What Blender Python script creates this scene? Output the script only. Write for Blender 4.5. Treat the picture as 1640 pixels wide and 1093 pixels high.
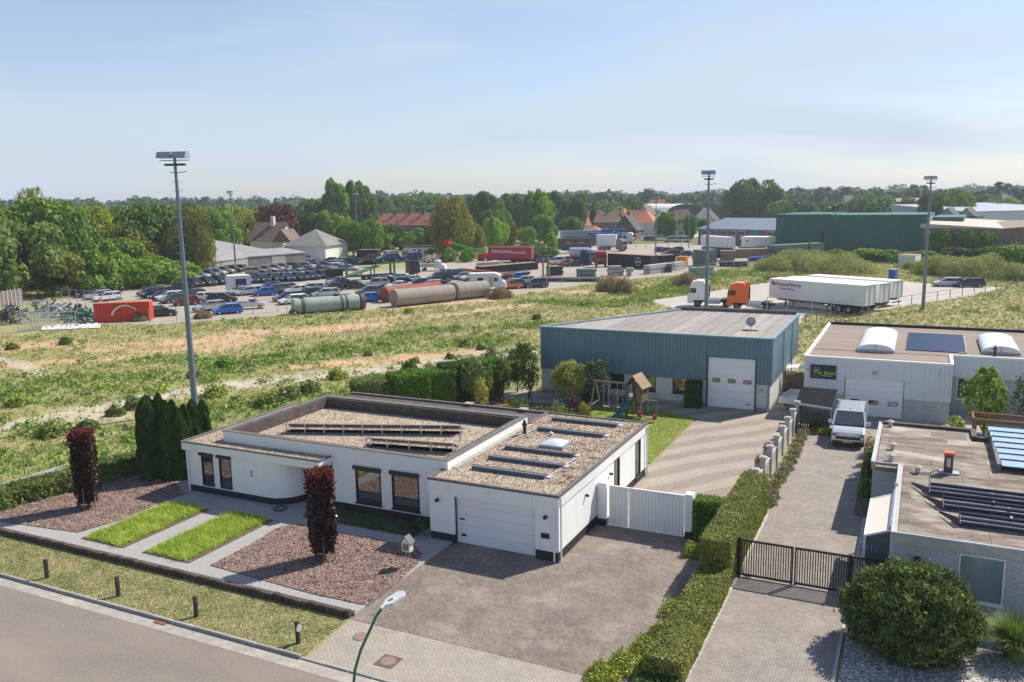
import bpy, bmesh, math, random
import numpy as np
from mathutils import Vector, Matrix
random.seed(7); rng = np.random.default_rng(7)
R = math.radians; PI = math.pi
HAZE = .00024
scene = bpy.context.scene
for o in list(bpy.data.objects): bpy.data.objects.remove(o)
col = scene.collection

# ------------------------------------------------------------ camera
# world axes follow the buildings: X along the street fronts, Y away from the street
cam_d = bpy.data.cameras.new('camera'); cam = bpy.data.objects.new('camera', cam_d); col.objects.link(cam)
cam_d.sensor_width = 36; cam_d.lens = 29.832; cam_d.clip_start = .5; cam_d.clip_end = 9000
pitch, roll, yaw = R(9.566), R(-1.0215), R(25.93)
cam.matrix_world = Matrix.Translation((0, 0, 15.5)) @ Matrix.Rotation(yaw, 4, 'Z') @ Matrix.Rotation(PI/2 - pitch, 4, 'X') @ Matrix.Rotation(roll, 4, 'Z')
scene.camera = cam

# ------------------------------------------------------------ sky, sun, exposure
SUN_AZ, SUN_EL = 33.3, 47.0        # clockwise from +Y
world = bpy.data.worlds.new('World'); scene.world = world; world.use_nodes = True
wn = world.node_tree.nodes; wl = world.node_tree.links
bg = wn['Background']; sky = wn.new('ShaderNodeTexSky'); sky.sky_type = 'NISHITA'
sky.sun_disc = False; sky.sun_elevation = R(SUN_EL); sky.sun_rotation = R(SUN_AZ)
sky.altitude = 0; sky.air_density = 1.0; sky.dust_density = .6; sky.ozone_density = 1.5
# thin high cloud: faint streaks that whiten the sky towards the horizon
wtc = wn.new('ShaderNodeTexCoord'); wmap = wn.new('ShaderNodeMapping'); wmap.inputs['Scale'].default_value = (1.2, 1.2, 7)
wno = wn.new('ShaderNodeTexNoise'); wno.inputs['Scale'].default_value = 1.6; wno.inputs['Detail'].default_value = 6; wno.inputs['Distortion'].default_value = .5
wra = wn.new('ShaderNodeMapRange'); wra.inputs[1].default_value = .42; wra.inputs[2].default_value = .62; wra.inputs[3].default_value = .38; wra.inputs[4].default_value = 1.0
wmx = wn.new('ShaderNodeMixRGB'); wmx.inputs[2].default_value = (4.75, 5.6, 6.5, 1)
wl.new(wtc.outputs['Generated'], wmap.inputs[0]); wl.new(wmap.outputs[0], wno.inputs['Vector']); wl.new(wno.outputs['Fac'], wra.inputs[0])
wsp = wn.new('ShaderNodeSeparateXYZ'); wl.new(wtc.outputs['Generated'], wsp.inputs[0])   # the thin haze veil is thickest low in the sky and clears towards the zenith
wel = wn.new('ShaderNodeMapRange'); wel.interpolation_type = 'SMOOTHSTEP'; wel.inputs[1].default_value = .0; wel.inputs[2].default_value = .62; wel.inputs[3].default_value = 1.0; wel.inputs[4].default_value = .10; wl.new(wsp.outputs[2], wel.inputs[0])
wmu = wn.new('ShaderNodeMath'); wmu.operation = 'MULTIPLY'; wl.new(wra.outputs[0], wmu.inputs[0]); wl.new(wel.outputs[0], wmu.inputs[1]); wl.new(wmu.outputs[0], wmx.inputs[0]); wti = wn.new('ShaderNodeMixRGB'); wti.blend_type = 'MULTIPLY'; wti.inputs[0].default_value = 1; wti.inputs[2].default_value = (1.0, 1.0, 1.10, 1); wl.new(sky.outputs[0], wti.inputs[1]); wl.new(wti.outputs[0], wmx.inputs[1]); wl.new(wmx.outputs[0], bg.inputs['Color'])
bg.inputs['Strength'].default_value = .105
sd = bpy.data.lights.new('sun', 'SUN'); sd.energy = 5.0; sd.angle = R(.53); sd.color = (1, .93, .80)
sun = bpy.data.objects.new('sun', sd); col.objects.link(sun)
sv = Vector((math.sin(R(SUN_AZ))*math.cos(R(SUN_EL)), math.cos(R(SUN_AZ))*math.cos(R(SUN_EL)), math.sin(R(SUN_EL))))
sun.rotation_euler = sv.to_track_quat('Z', 'Y').to_euler(); sun.location = (0, 0, 60)
scene.view_settings.view_transform = 'Standard'; scene.view_settings.look = 'None'
scene.view_settings.exposure = 0.34; scene.view_settings.gamma = 1; scene.view_settings.use_curve_mapping = False
scene.render.engine = 'CYCLES'; scene.cycles.max_bounces = 6; scene.cycles.volume_bounces = 0

# ------------------------------------------------------------ helpers
def tag(o, label=None, cat=None, group=None, kind=None):
    if label: o['label'] = label
    if cat: o['category'] = cat
    if group: o['group'] = group
    if kind: o['kind'] = kind
    return o
def thing(name, label, cat, loc=(0, 0, 0), rz=0, group=None):
    o = bpy.data.objects.new(name, None); col.objects.link(o); o.empty_display_size = .3
    l = tuple(loc); l = l if len(l) == 3 else (l[0], l[1], 0)
    o.location = l; o.rotation_euler = (0, 0, R(rz)); return tag(o, label, cat, group)
def copy_tree(o, parent=None):
    c = o.copy(); col.objects.link(c); c.parent = parent
    for ch in KIDS.get(o.name, []): KIDS.setdefault(c.name, []).append(copy_tree(ch, c))
    return c
KIDS = {}
def link(name, me, parent=None):
    o = bpy.data.objects.new(name, me); col.objects.link(o)
    if parent: o.parent = parent; KIDS.setdefault(parent.name, []).append(o)
    return o
class MB:
    """collects faces; build() links them as one mesh object"""
    def __init__(s): s.v = []; s.f = []; s.m = []
    def add(s, vs, fs, m=0):
        n = len(s.v); s.v += [tuple(v) for v in vs]; s.f += [tuple(n+i for i in f) for f in fs]; s.m += [m]*len(fs); return s
    def box(s, x0, x1, y0, y1, z0, z1, m=0):
        v = [(x0,y0,z0),(x1,y0,z0),(x1,y1,z0),(x0,y1,z0),(x0,y0,z1),(x1,y0,z1),(x1,y1,z1),(x0,y1,z1)]
        return s.add(v, [(0,3,2,1),(4,5,6,7),(0,1,5,4),(1,2,6,5),(2,3,7,6),(3,0,4,7)], m)
    def obox(s, c, sz, rz=0, m=0, mat=None):
        M4 = mat or Matrix.Rotation(R(rz), 3, 'Z'); c = Vector(c)
        v = [c + M4 @ Vector((a*sz[0]/2, b*sz[1]/2, d*sz[2]/2)) for d in (-1,1) for a, b in ((-1,-1),(1,-1),(1,1),(-1,1))]
        return s.add(v, [(0,3,2,1),(4,5,6,7),(0,1,5,4),(1,2,6,5),(2,3,7,6),(3,0,4,7)], m)
    def bar(s, p0, p1, w, h=None, m=0):
        p0, p1 = Vector(p0), Vector(p1); d = (p1-p0); L = d.length; h = h or w
        return s.obox((p0+p1)/2, (L, w, h), mat=d.to_track_quat('X', 'Z').to_matrix(), m=m)
    def cyl(s, p0, p1, r0, r1=None, n=12, m=0, cap=True, mc=None):
        r1 = r0 if r1 is None else r1; p0, p1 = Vector(p0), Vector(p1)
        q = (p1-p0).to_track_quat('Z', 'Y').to_matrix(); k = len(s.v)
        for p, r in ((p0, r0), (p1, r1)):
            for i in range(n): s.v.append(tuple(p + q @ Vector((r*math.cos(2*PI*i/n), r*math.sin(2*PI*i/n), 0))))
        for i in range(n): s.f.append((k+i, k+(i+1)%n, k+n+(i+1)%n, k+n+i)); s.m.append(m)
        if cap:
            s.f.append(tuple(k+n-1-i for i in range(n))); s.f.append(tuple(k+n+i for i in range(n))); s.m += [m if mc is None else mc]*2
        return s
    def tube(s, pts, r, n=8, m=0):
        for a, b in zip(pts, pts[1:]): s.cyl(a, b, r, r, n, m)
        return s
    def prism(s, poly, z0, z1, m=0):
        k = len(s.v); n = len(poly)
        s.v += [(x, y, z0) for x, y in poly] + [(x, y, z1) for x, y in poly]
        ar = sum(poly[i][0]*poly[(i+1)%n][1]-poly[(i+1)%n][0]*poly[i][1] for i in range(n))
        s.f.append(tuple(k+i for i in (range(n) if ar < 0 else range(n-1,-1,-1)))); s.f.append(tuple(k+n+i for i in (range(n) if ar > 0 else range(n-1,-1,-1))))
        for i in range(n):
            j = (i+1) % n; q = (k+i, k+j, k+n+j, k+n+i); s.f.append(q if ar > 0 else q[::-1])
        s.m += [m]*(n+2); return s
    def slab(s, prof, w, ins=.06, m=0, edge=.07):
        """side profile (x,z) extruded across y with softened flanks"""
        n = len(prof); cx = sum(p[0] for p in prof)/n; cz = sum(p[1] for p in prof)/n; k = len(s.v)
        def inset(a): return [(cx+(x-cx)*(1-a/2.2), cz+(z-cz)*(1-a*.9)) for x, z in prof]
        for y, a in ((-w, ins), (-w+edge, 0), (w-edge, 0), (w, ins)):
            s.v += [(x, y, z) for x, z in inset(a)]
        for l in range(3):
            for i in range(n): s.f.append((k+l*n+i, k+l*n+(i+1)%n, k+(l+1)*n+(i+1)%n, k+(l+1)*n+i)); s.m.append(m)
        s.f.append(tuple(k+i for i in range(n-1,-1,-1))); s.f.append(tuple(k+3*n+i for i in range(n))); s.m += [m, m]
        return s
    def corr(s, ax, pos, a0, a1, z0, z1, pitch=.25, dep=.04, out=-1, m=0):
        """trapezoid ribbed sheet standing on axis 'x' or 'y'"""
        pts = []; a = a0
        while a < a1 - 1e-6:
            for f, d in ((0, 0), (.35, 0), (.45, 1), (.9, 1)):
                t = a + f*pitch
                if t <= a1: pts.append((t, pos + out*dep*d))
            a += pitch
        pts.append((a1, pos)); k = len(s.v)
        for t, d in pts:
            for z in (z0, z1): s.v.append((t, d, z) if ax == 'x' else (d, t, z))
        for i in range(len(pts)-1):
            q = (k+2*i, k+2*i+2, k+2*i+3, k+2*i+1); s.f.append(q if (out < 0) == (ax == 'x') else q[::-1]); s.m.append(m)
        return s
    def build(s, name, mats, parent=None, local=False, smooth=False, bevel=0):
        me = bpy.data.meshes.new(name); vs = s.v
        if parent and not local:
            px, py, pz = absloc(parent); vs = [(x-px, y-py, z-pz) for x, y, z in vs]
        me.from_pydata(vs, [], s.f)
        mats = mats if isinstance(mats, (list, tuple)) else [mats]
        for mm in mats: me.materials.append(mm)
        if len(mats) > 1: me.polygons.foreach_set('material_index', s.m)
        if smooth: me.polygons.foreach_set('use_smooth', [True]*len(s.f))
        me.validate(); me.update(); o = link(name, me, parent)
        if bevel:
            b = o.modifiers.new('bevel', 'BEVEL'); b.width = bevel; b.segments = 1; b.limit_method = 'ANGLE'
        return o
def absloc(o):
    x, y, z = 0, 0, 0
    while o: x += o.location[0]; y += o.location[1]; z += o.location[2]; o = o.parent
    return x, y, z
def one(name, parent, mats, *shapes, **kw):
    b = MB()
    for sh in shapes: getattr(b, sh[0])(*sh[1:])
    return b.build(name, mats, parent, **kw)

def each(name, parent, mats, *shapes, **kw):
    for sh in shapes: one(name, parent, mats, sh, **kw)
# ---- materials
def nt(name):
    m = bpy.data.materials.new(name); m.use_nodes = True; return m, m.node_tree.nodes, m.node_tree.links
def M(name, c, rough=.8, var=.12, scale=3., bump=0., bscale=30., metal=0, c2=None, objcol=False, spots=None, sq=(1,1,1), coat=0, geo=False, rand=0, spec=.5):
    m, n, l = nt(name); p = n['Principled BSDF']; p.inputs['Roughness'].default_value = rough; p.inputs['Metallic'].default_value = metal
    p.inputs['Specular IOR Level'].default_value = spec
    if coat: p.inputs['Coat Weight'].default_value = coat
    if geo: src = n.new('ShaderNodeNewGeometry').outputs['Position']
    else: src = n.new('ShaderNodeTexCoord').outputs['Object']
    mp = n.new('ShaderNodeMapping'); mp.inputs['Scale'].default_value = sq; l.new(src, mp.inputs[0]); src = mp.outputs[0]
    no = n.new('ShaderNodeTexNoise'); no.inputs['Scale'].default_value = scale; no.inputs['Detail'].default_value = 7; no.inputs['Roughness'].default_value = .65
    l.new(src, no.inputs['Vector'])
    ra = n.new('ShaderNodeMapRange'); ra.inputs[1].default_value = .3; ra.inputs[2].default_value = .7; l.new(no.outputs['Fac'], ra.inputs[0])
    mx = n.new('ShaderNodeMixRGB'); l.new(ra.outputs[0], mx.inputs[0])
    if c2 is None:
        mx.inputs[1].default_value = (*[x*(1-var) for x in c], 1); mx.inputs[2].default_value = (*[min(1, x*(1+var)) for x in c], 1)
    else: mx.inputs[1].default_value = (*c, 1); mx.inputs[2].default_value = (*c2, 1)
    out = mx.outputs[0]
    if spots:   # (scale, lo, hi, colour, strength)
        n2 = n.new('ShaderNodeTexNoise'); n2.inputs['Scale'].default_value = spots[0]; n2.inputs['Detail'].default_value = 8; n2.inputs['Roughness'].default_value = .7; l.new(src, n2.inputs['Vector'])
        r2 = n.new('ShaderNodeMapRange'); r2.inputs[1].default_value = spots[1]; r2.inputs[2].default_value = spots[2]; r2.inputs[4].default_value = spots[4]; l.new(n2.outputs['Fac'], r2.inputs[0])
        m2 = n.new('ShaderNodeMixRGB'); m2.inputs[2].default_value = (*spots[3], 1); l.new(r2.outputs[0], m2.inputs[0]); l.new(out, m2.inputs[1]); out = m2.outputs[0]
    if objcol or rand:
        oi = n.new('ShaderNodeObjectInfo'); m3 = n.new('ShaderNodeMixRGB'); m3.blend_type = 'MULTIPLY'; m3.inputs[0].default_value = 1; l.new(out, m3.inputs[1])
        if objcol: l.new(oi.outputs['Color'], m3.inputs[2])
        else:
            rr = n.new('ShaderNodeMapRange'); rr.inputs[3].default_value = 1-rand; rr.inputs[4].default_value = 1+rand; l.new(oi.outputs['Random'], rr.inputs[0]); l.new(rr.outputs[0], m3.inputs[2])
        out = m3.outputs[0]
    l.new(out, p.inputs['Base Color'])
    if bump:
        bn = n.new('ShaderNodeTexNoise'); bn.inputs['Scale'].default_value = bscale; bn.inputs['Detail'].default_value = 4; l.new(src, bn.inputs['Vector'])
        bu = n.new('ShaderNodeBump'); bu.inputs['Strength'].default_value = bump; bu.inputs['Distance'].default_value = .02; l.new(bn.outputs['Fac'], bu.inputs['Height']); l.new(bu.outputs[0], p.inputs['Normal'])
    return m
def Mbrick(name, c1, c2, mort, bw=.2, bh=.1, ms=.008, rot=0, var=(1.5, .75, 1.3), axis='XY', rough=.85, bump=.4, patch=None, stripes=None):
    m, n, l = nt(name); p = n['Principled BSDF']; p.inputs['Roughness'].default_value = rough
    g = n.new('ShaderNodeNewGeometry'); src = g.outputs['Position']
    if axis != 'XY':
        sp = n.new('ShaderNodeSeparateXYZ'); l.new(src, sp.inputs[0]); cb = n.new('ShaderNodeCombineXYZ'); ad = n.new('ShaderNodeMath')
        l.new(sp.outputs[0], ad.inputs[0]); l.new(sp.outputs[1], ad.inputs[1]); l.new(ad.outputs[0], cb.inputs[0]); l.new(sp.outputs[2], cb.inputs[1]); src = cb.outputs[0]
    mp = n.new('ShaderNodeMapping'); mp.inputs['Rotation'].default_value = (0, 0, R(rot)); l.new(src, mp.inputs[0])
    br = n.new('ShaderNodeTexBrick'); br.inputs['Scale'].default_value = 1; br.inputs['Brick Width'].default_value = bw; br.inputs['Row Height'].default_value = bh
    br.inputs['Mortar Size'].default_value = ms; br.inputs['Color1'].default_value = (*c1, 1); br.inputs['Color2'].default_value = (*c2, 1); br.inputs['Mortar'].default_value = (*mort, 1)
    l.new(mp.outputs[0], br.inputs['Vector'])
    out = br.outputs['Color']
    for sc, lo, hi in ((var[0], var[1], var[2]), (14, .85, 1.15)):
        no = n.new('ShaderNodeTexNoise'); no.inputs['Scale'].default_value = sc; no.inputs['Detail'].default_value = 8; no.inputs['Roughness'].default_value = .7; l.new(g.outputs['Position'], no.inputs['Vector'])
        ra = n.new('ShaderNodeMapRange'); ra.inputs[1].default_value = .3; ra.inputs[2].default_value = .7; ra.inputs[3].default_value = lo; ra.inputs[4].default_value = hi; l.new(no.outputs['Fac'], ra.inputs[0])
        mu = n.new('ShaderNodeMixRGB'); mu.blend_type = 'MULTIPLY'; mu.inputs[0].default_value = 1; l.new(out, mu.inputs[1]); l.new(ra.outputs[0], mu.inputs[2]); out = mu.outputs[0]
    if patch:
        no = n.new('ShaderNodeTexNoise'); no.inputs['Scale'].default_value = patch[0]; no.inputs['Detail'].default_value = 9; no.inputs['Roughness'].default_value = .75; l.new(g.outputs['Position'], no.inputs['Vector'])
        ra = n.new('ShaderNodeMapRange'); ra.inputs[1].default_value = patch[1]; ra.inputs[2].default_value = patch[2]; ra.inputs[4].default_value = patch[4]; l.new(no.outputs['Fac'], ra.inputs[0])
        mu = n.new('ShaderNodeMixRGB'); mu.inputs[2].default_value = (*patch[3], 1); l.new(ra.outputs[0], mu.inputs[0]); l.new(out, mu.inputs[1]); out = mu.outputs[0]
    if stripes:
        wv = n.new('ShaderNodeTexWave'); wv.inputs['Scale'].default_value = stripes[0]; wv.inputs['Distortion'].default_value = 5; wv.inputs['Detail Roughness'].default_value = .7; wv.inputs['Detail'].default_value = 3; wv.inputs['Detail Scale'].default_value = .35
        m5 = n.new('ShaderNodeMapping'); m5.inputs['Rotation'].default_value = (0, 0, R(stripes[1])); l.new(g.outputs['Position'], m5.inputs[0]); l.new(m5.outputs[0], wv.inputs['Vector'])
        ra = n.new('ShaderNodeMapRange'); ra.inputs[1].default_value = .3; ra.inputs[2].default_value = .7; ra.inputs[3].default_value = stripes[2]; ra.inputs[4].default_value = 1.12; l.new(wv.outputs['Fac'], ra.inputs[0])
        mu = n.new('ShaderNodeMixRGB'); mu.blend_type = 'MULTIPLY'; mu.inputs[0].default_value = 1; l.new(out, mu.inputs[1]); l.new(ra.outputs[0], mu.inputs[2]); out = mu.outputs[0]
    l.new(out, p.inputs['Base Color'])
    bu = n.new('ShaderNodeBump'); bu.inputs['Strength'].default_value = bump; bu.inputs['Distance'].default_value = .012; bu.invert = True; l.new(br.outputs['Fac'], bu.inputs['Height']); l.new(bu.outputs[0], p.inputs['Normal'])
    return m
def Mleaf(name, c, c2, rough=.6, trans=.25, nscale=.6, attr=False, objcol=False):
    """leaf colours vary leaf by leaf and in patches"""
    m, n, l = nt(name); p = n['Principled BSDF']; p.inputs['Roughness'].default_value = rough; p.inputs['Specular IOR Level'].default_value = .3
    g = n.new('ShaderNodeNewGeometry'); tc = n.new('ShaderNodeTexCoord')
    no = n.new('ShaderNodeTexNoise'); no.inputs['Scale'].default_value = nscale; no.inputs['Detail'].default_value = 3; l.new(tc.outputs['Object'], no.inputs['Vector'])
    ad = n.new('ShaderNodeMath'); ad.operation = 'MULTIPLY_ADD'; ad.inputs[1].default_value = .55; l.new(g.outputs['Random Per Island'], ad.inputs[0])
    ra = n.new('ShaderNodeMapRange'); ra.inputs[1].default_value = .3; ra.inputs[2].default_value = .7; ra.inputs[4].default_value = .45; l.new(no.outputs['Fac'], ra.inputs[0]); l.new(ra.outputs[0], ad.inputs[2])
    mx = n.new('ShaderNodeMixRGB'); l.new(ad.outputs[0], mx.inputs[0]); mx.inputs[1].default_value = (*c, 1); mx.inputs[2].default_value = (*c2, 1)
    out = mx.outputs[0]
    if attr:
        at = n.new('ShaderNodeAttribute'); at.attribute_name = 'Col'; mu = n.new('ShaderNodeMixRGB'); mu.blend_type = 'MULTIPLY'; mu.inputs[0].default_value = 1
        l.new(at.outputs['Color'], mu.inputs[1]); l.new(out, mu.inputs[2]); out = mu.outputs[0]
    if objcol:
        oi = n.new('ShaderNodeObjectInfo'); mu = n.new('ShaderNodeMixRGB'); mu.blend_type = 'MULTIPLY'; mu.inputs[0].default_value = 1
        l.new(oi.outputs['Color'], mu.inputs[1]); l.new(out, mu.inputs[2]); out = mu.outputs[0]
    l.new(out, p.inputs['Base Color'])
    tr = n.new('ShaderNodeBsdfTranslucent'); l.new(out, tr.inputs['Color']); ms = n.new('ShaderNodeMixShader'); ms.inputs[0].default_value = trans
    l.new(p.outputs[0], ms.inputs[1]); l.new(tr.outputs[0], ms.inputs[2]); l.new(ms.outputs[0], n['Material Output'].inputs['Surface'])
    return m

def tris_mesh(name, V, nper, mats, parent=None, cols=None, quads=True, mi=None):
    """V (N*nper,3): N faces of nper corners"""
    N = len(V)//nper; me = bpy.data.meshes.new(name)
    me.vertices.add(len(V)); me.vertices.foreach_set('co', np.ascontiguousarray(V, dtype=np.float32).ravel())
    me.loops.add(len(V)); me.loops.foreach_set('vertex_index', np.arange(len(V), dtype=np.int32))
    me.polygons.add(N); me.polygons.foreach_set('loop_start', np.arange(0, len(V), nper, dtype=np.int32)); me.polygons.foreach_set('loop_total', np.full(N, nper, dtype=np.int32))
    for mm in (mats if isinstance(mats, (list, tuple)) else [mats]): me.materials.append(mm)
    if mi is not None: me.polygons.foreach_set('material_index', np.asarray(mi, dtype=np.int32))
    me.update(calc_edges=True)
    if cols is not None:
        a = me.color_attributes.new('Col', 'FLOAT_COLOR', 'POINT'); a.data.foreach_set('color', np.ascontiguousarray(cols, dtype=np.float32).ravel())
    return link(name, me, parent)
def unit(a): return a/np.maximum(1e-9, np.linalg.norm(a, axis=1, keepdims=True))
def leafV(P, Nn, size, asp=.6, jit=.7, sv=.35):
    """quads of leaves at P facing roughly Nn"""
    n = len(P); Nn = unit(unit(Nn) + rng.normal(0, jit, (n, 3)))
    t = unit(np.cross(Nn, rng.normal(0, 1, (n, 3)))); b = np.cross(Nn, t)
    s = (size*(1+rng.uniform(-sv, sv, (n, 1)))); t = t*s; b = b*s*asp
    fold = Nn*s*.25
    return np.stack([P-t, P-b+fold, P+t, P+b+fold], 1).reshape(-1, 3)
def blades(P, h, w, lean=.35, k=1):
    """upright grass triangles rooted at P"""
    P = np.repeat(P, k, 0); n = len(P); a = rng.uniform(0, 2*PI, n); d = np.stack([np.cos(a), np.sin(a), np.zeros(n)], 1)
    h = np.repeat(np.broadcast_to(h, (n//k,)), k)*rng.uniform(.6, 1.15, n); w = np.repeat(np.broadcast_to(w, (n//k,)), k)
    e = rng.uniform(0, 2*PI, n); ld = np.stack([np.cos(e), np.sin(e), np.zeros(n)], 1)*(h*lean*rng.uniform(.2, 1.6, n))[:, None]
    P = P + np.stack([rng.normal(0, 1, n), rng.normal(0, 1, n), np.zeros(n)], 1)*(w*1.6)[:, None]*(k > 1)
    tip = P + ld; tip[:, 2] += h
    return np.stack([P-d*w[:, None], P+d*w[:, None], tip], 1).reshape(-1, 3)

# general palette
white_paint = M('white_render', (.83, .83, .81), .7, .03, 1.5, .15, 60, sq=(1,1,.22), spots=(1.6, .5, .72, (.66, .66, .62), .35))
white_panel = M('white_fascia', (.82, .82, .80), .45, .03, 1.2, sq=(1,1,.3), spots=(1.6, .5, .75, (.64, .64, .60), .3))
white_door = M('white_door', (.80, .81, .82), .4, .02, 1)
plinth_m = M('black_plinth', (.022, .024, .028), .7, .2, 3)
frame_m = M('anthracite_frame', (.018, .022, .026), .45, .1)
coping_m = M('roof_coping', (.14, .125, .12), .7, .25, 2, .2)
bitumen_dark = M('bitumen_upstand', (.085, .065, .060), .85, .3, 1.5, .3, spots=(3, .55, .75, (.2, .17, .15), .5))
glass_m = M('window_glass', (.035, .04, .042), .04, .1, 1, spec=.9)
glass_m.node_tree.nodes['Principled BSDF'].inputs['IOR'].default_value = 2.1
glass_far = M('far_glass', (.05, .06, .07), .15, .3, .5)
galv = M('galvanised_steel', (.36, .39, .42), .5, .12, 4, metal=.35)
alu = M('aluminium', (.62, .64, .68), .35, .06, 4, metal=.5)
black_m = M('black_metal', (.02, .02, .022), .5, .15)
dark_rub = M('rubber', (.02, .02, .02), .8, .2)
concrete = M('concrete', (.36, .34, .31), .9, .15, 2, .4, 40, spots=(3, .5, .75, (.22, .21, .18), .5))
concrete_l = M('pale_concrete', (.46, .44, .41), .9, .12, 2, .4, 40, spots=(1.5, .5, .75, (.3, .28, .25), .4))
wood_old = M('weathered_wood', (.22, .17, .12), .85, .3, 3, .4, 50, sq=(1, 1, .25))
bark = M('bark', (.11, .085, .06), .9, .3, 6, .6, 20)
core_m = M('dark_core', (.018, .026, .010), .95, .3, 3)  # solid dark fill added inside foliage so nothing shows through the leaves
# ------------------------------------------------------------ ground, field, road, paving
def polyd(P, pts):
    d = np.full(len(P), 1e9)
    for a, b in zip(pts, pts[1:]):
        a = np.array(a); b = np.array(b); ab = b-a; t = np.clip(((P-a)@ab)/max(1e-9, ab@ab), 0, 1)
        d = np.minimum(d, np.linalg.norm(P-(a+t[:, None]*ab), axis=1))
    return d
def vnoise(P, s, seed=0):
    """cheap smooth value noise"""
    Q = P/s; i = np.floor(Q).astype(np.int64); f = Q-i; f = f*f*(3-2*f)
    def h(a, b):
        x = (a*374761393 + b*668265263 + seed*144665) & 0xffffffff; x = ((x ^ (x >> 13))*1274126177) & 0xffffffff
        return ((x ^ (x >> 16)) & 0xffff)/65535.
    return (h(i[:,0],i[:,1])*(1-f[:,0])+h(i[:,0]+1,i[:,1])*f[:,0])*(1-f[:,1]) + (h(i[:,0],i[:,1]+1)*(1-f[:,0])+h(i[:,0]+1,i[:,1]+1)*f[:,0])*f[:,1]
def fbm(P, s, seed=0): return .5*vnoise(P, s, seed)+.3*vnoise(P, s/2.3, seed+1)+.2*vnoise(P, s/5.1, seed+2)
SAND = [([(-56.75,41.40), (-55.78,47.16), (-54.82,51.16), (-51.02,56.05), (-47.30,60.89), (-41.78,69.29), (-38.15,74.13), (-33.78,81.48)], 2.2),
        ([(-57.12,43.31), (-54.57,44.33)], 1.5), ([(-57.81,36.29), (-58.24,39.43), (-53.56,42.09)], 1.2), ([(-85.60,54.64), (-74.06,50.64)], .8), ([(-49.82,39.54), (-50.89,37.42)], .9)]
SOIL = [([(-91.29,58.40), (-88.20,62.95), (-80.40,64.06), (-73.80,71.30), (-72.48,79.13), (-65.67,82.56), (-62.17,88.15)], 3.5), ([(-55.75,61.38), (-51.60,64.59), (-47.92,67.67), (-43.90,71.64), (-40.92,75.33)], 1.8),
        ([(-81.20,51.74), (-78.82,54.68), (-75.09,57.49), (-72.48,61.39)], 1.8), ([(-71.67,101.79), (-68.91,104.18), (-65.09,108.48), (-61.13,112.94), (-59.65,118.47)], 2.2), ([(-61.65,127.13), (-47.70,131.30), (-44.59,138.24), (-41.57,146.73)], 3.),
        ([(-74.31,64.63), (-69.61,67.17), (-69.32,71.56)], 3.), ([(-58.72,97.77), (-51.39,114.42)], 1.5), ([(-66.97,89.40), (-62.95,95.07)], 1.5)]
LUSH = [([(-67.34,42.59), (-64.57,45.59), (-60.43,48.96), (-59.36,56.27), (-57.98,63.90), (-54.14,72.03), (-47.34,78.63), (-43.11,82.33)], 4.), ([(-70.84,44.89), (-68.07,50.01), (-64.39,54.35)], 3.),
        ([(-49.99,31.13), (-46.79,33.82), (-44.99,37.46), (-48.07,45.89), (-44.05,49.59), (-41.35,54.72), (-41.18,61.80)], 3.2), ([(-41.17,43.07), (-41.50,51.69), (-41.06,57.80), (-40.21,66.63), (-34.88,79.09)], 2.),
        ([(-71.62,59.86), (-65.31,60.45), (-59.31,62.71)], 2.), ([(-54.21,83.04), (-48.82,90.03), (-42.65,94.87)], 2.5), ([(-51.70,115.12), (-41.59,114.49), (-35.64,125.91)], 3.), ([(-56.05,74.62), (-52.43,78.99)], 2.5),
        ([(-59.50,37.41), (-54.43,37.67), (-48.16,40.22)], 1.5), ([(-60.94,147.26), (-53.74,162.51)], 4), ([(-37.51,132.46), (-37.24,166.80), (-25.85,169.77)], 5)]
def weights(P):
    w = 1.6*(fbm(P, 6., 9)-.5); q = P + np.stack([w, w[::-1]], 1)*1.2
    def mix(L): 
        r = np.zeros(len(P))
        for pts, wd in L: r = np.maximum(r, 1-np.clip((polyd(q, pts)-wd*.45)/(wd*.9), 0, 1))
        return r
    n = fbm(P, 9., 3); s = mix(SAND)*np.clip(2.2-2.4*fbm(P, 2.6, 21), 0, 1); o = mix(SOIL)*np.clip(2.2*fbm(P, 5, 5)-.25, 0, 1); g = mix(LUSH)*np.clip(2.4*fbm(P, 4, 8)-.3, 0, 1)
    return np.clip(s, 0, 1), np.clip(o, 0, 1), np.clip(g+.35*np.clip((n-.55)*4, 0, 1), 0, 1)

gm = M('far_meadow', (.105, .135, .042), .95, .3, .02, c2=(.16, .165, .07), geo=True)
b = MB(); b.add([(-5200,-600,-.08),(3600,-600,-.08),(3600,6500,-.08),(-5200,6500,-.08)], [(0,1,2,3)]); tag(b.build('ground', gm), kind='structure')

# rough field: colours of soil, stones and grass carried as a colour map on the sheet
gx, gy = np.meshgrid(np.linspace(-190, 70, 521), np.linspace(24, 262, 477)); GP = np.stack([gx.ravel(), gy.ravel()], 1)
s_, o_, g_ = weights(GP)
C = np.array([.34,.31,.13])*(1-.25*fbm(GP, 3, 4))[:, None]
C = C*(1-o_[:, None]) + np.array([.51,.33,.19])*o_[:, None]; C = C*(1-g_[:, None]) + np.array([.19,.23,.06])*g_[:, None]; C = C*(1-s_[:, None]) + np.array([.46,.40,.31])*s_[:, None]
me = bpy.data.meshes.new('field'); nx, ny = 521, 477
me.vertices.add(nx*ny); co = np.zeros((nx*ny, 3)); co[:, :2] = GP; me.vertices.foreach_set('co', co.ravel())
ii = (np.arange(ny-1)[:, None]*nx+np.arange(nx-1)[None]).ravel(); q = np.stack([ii, ii+1, ii+nx+1, ii+nx], 1).astype(np.int32)
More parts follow.
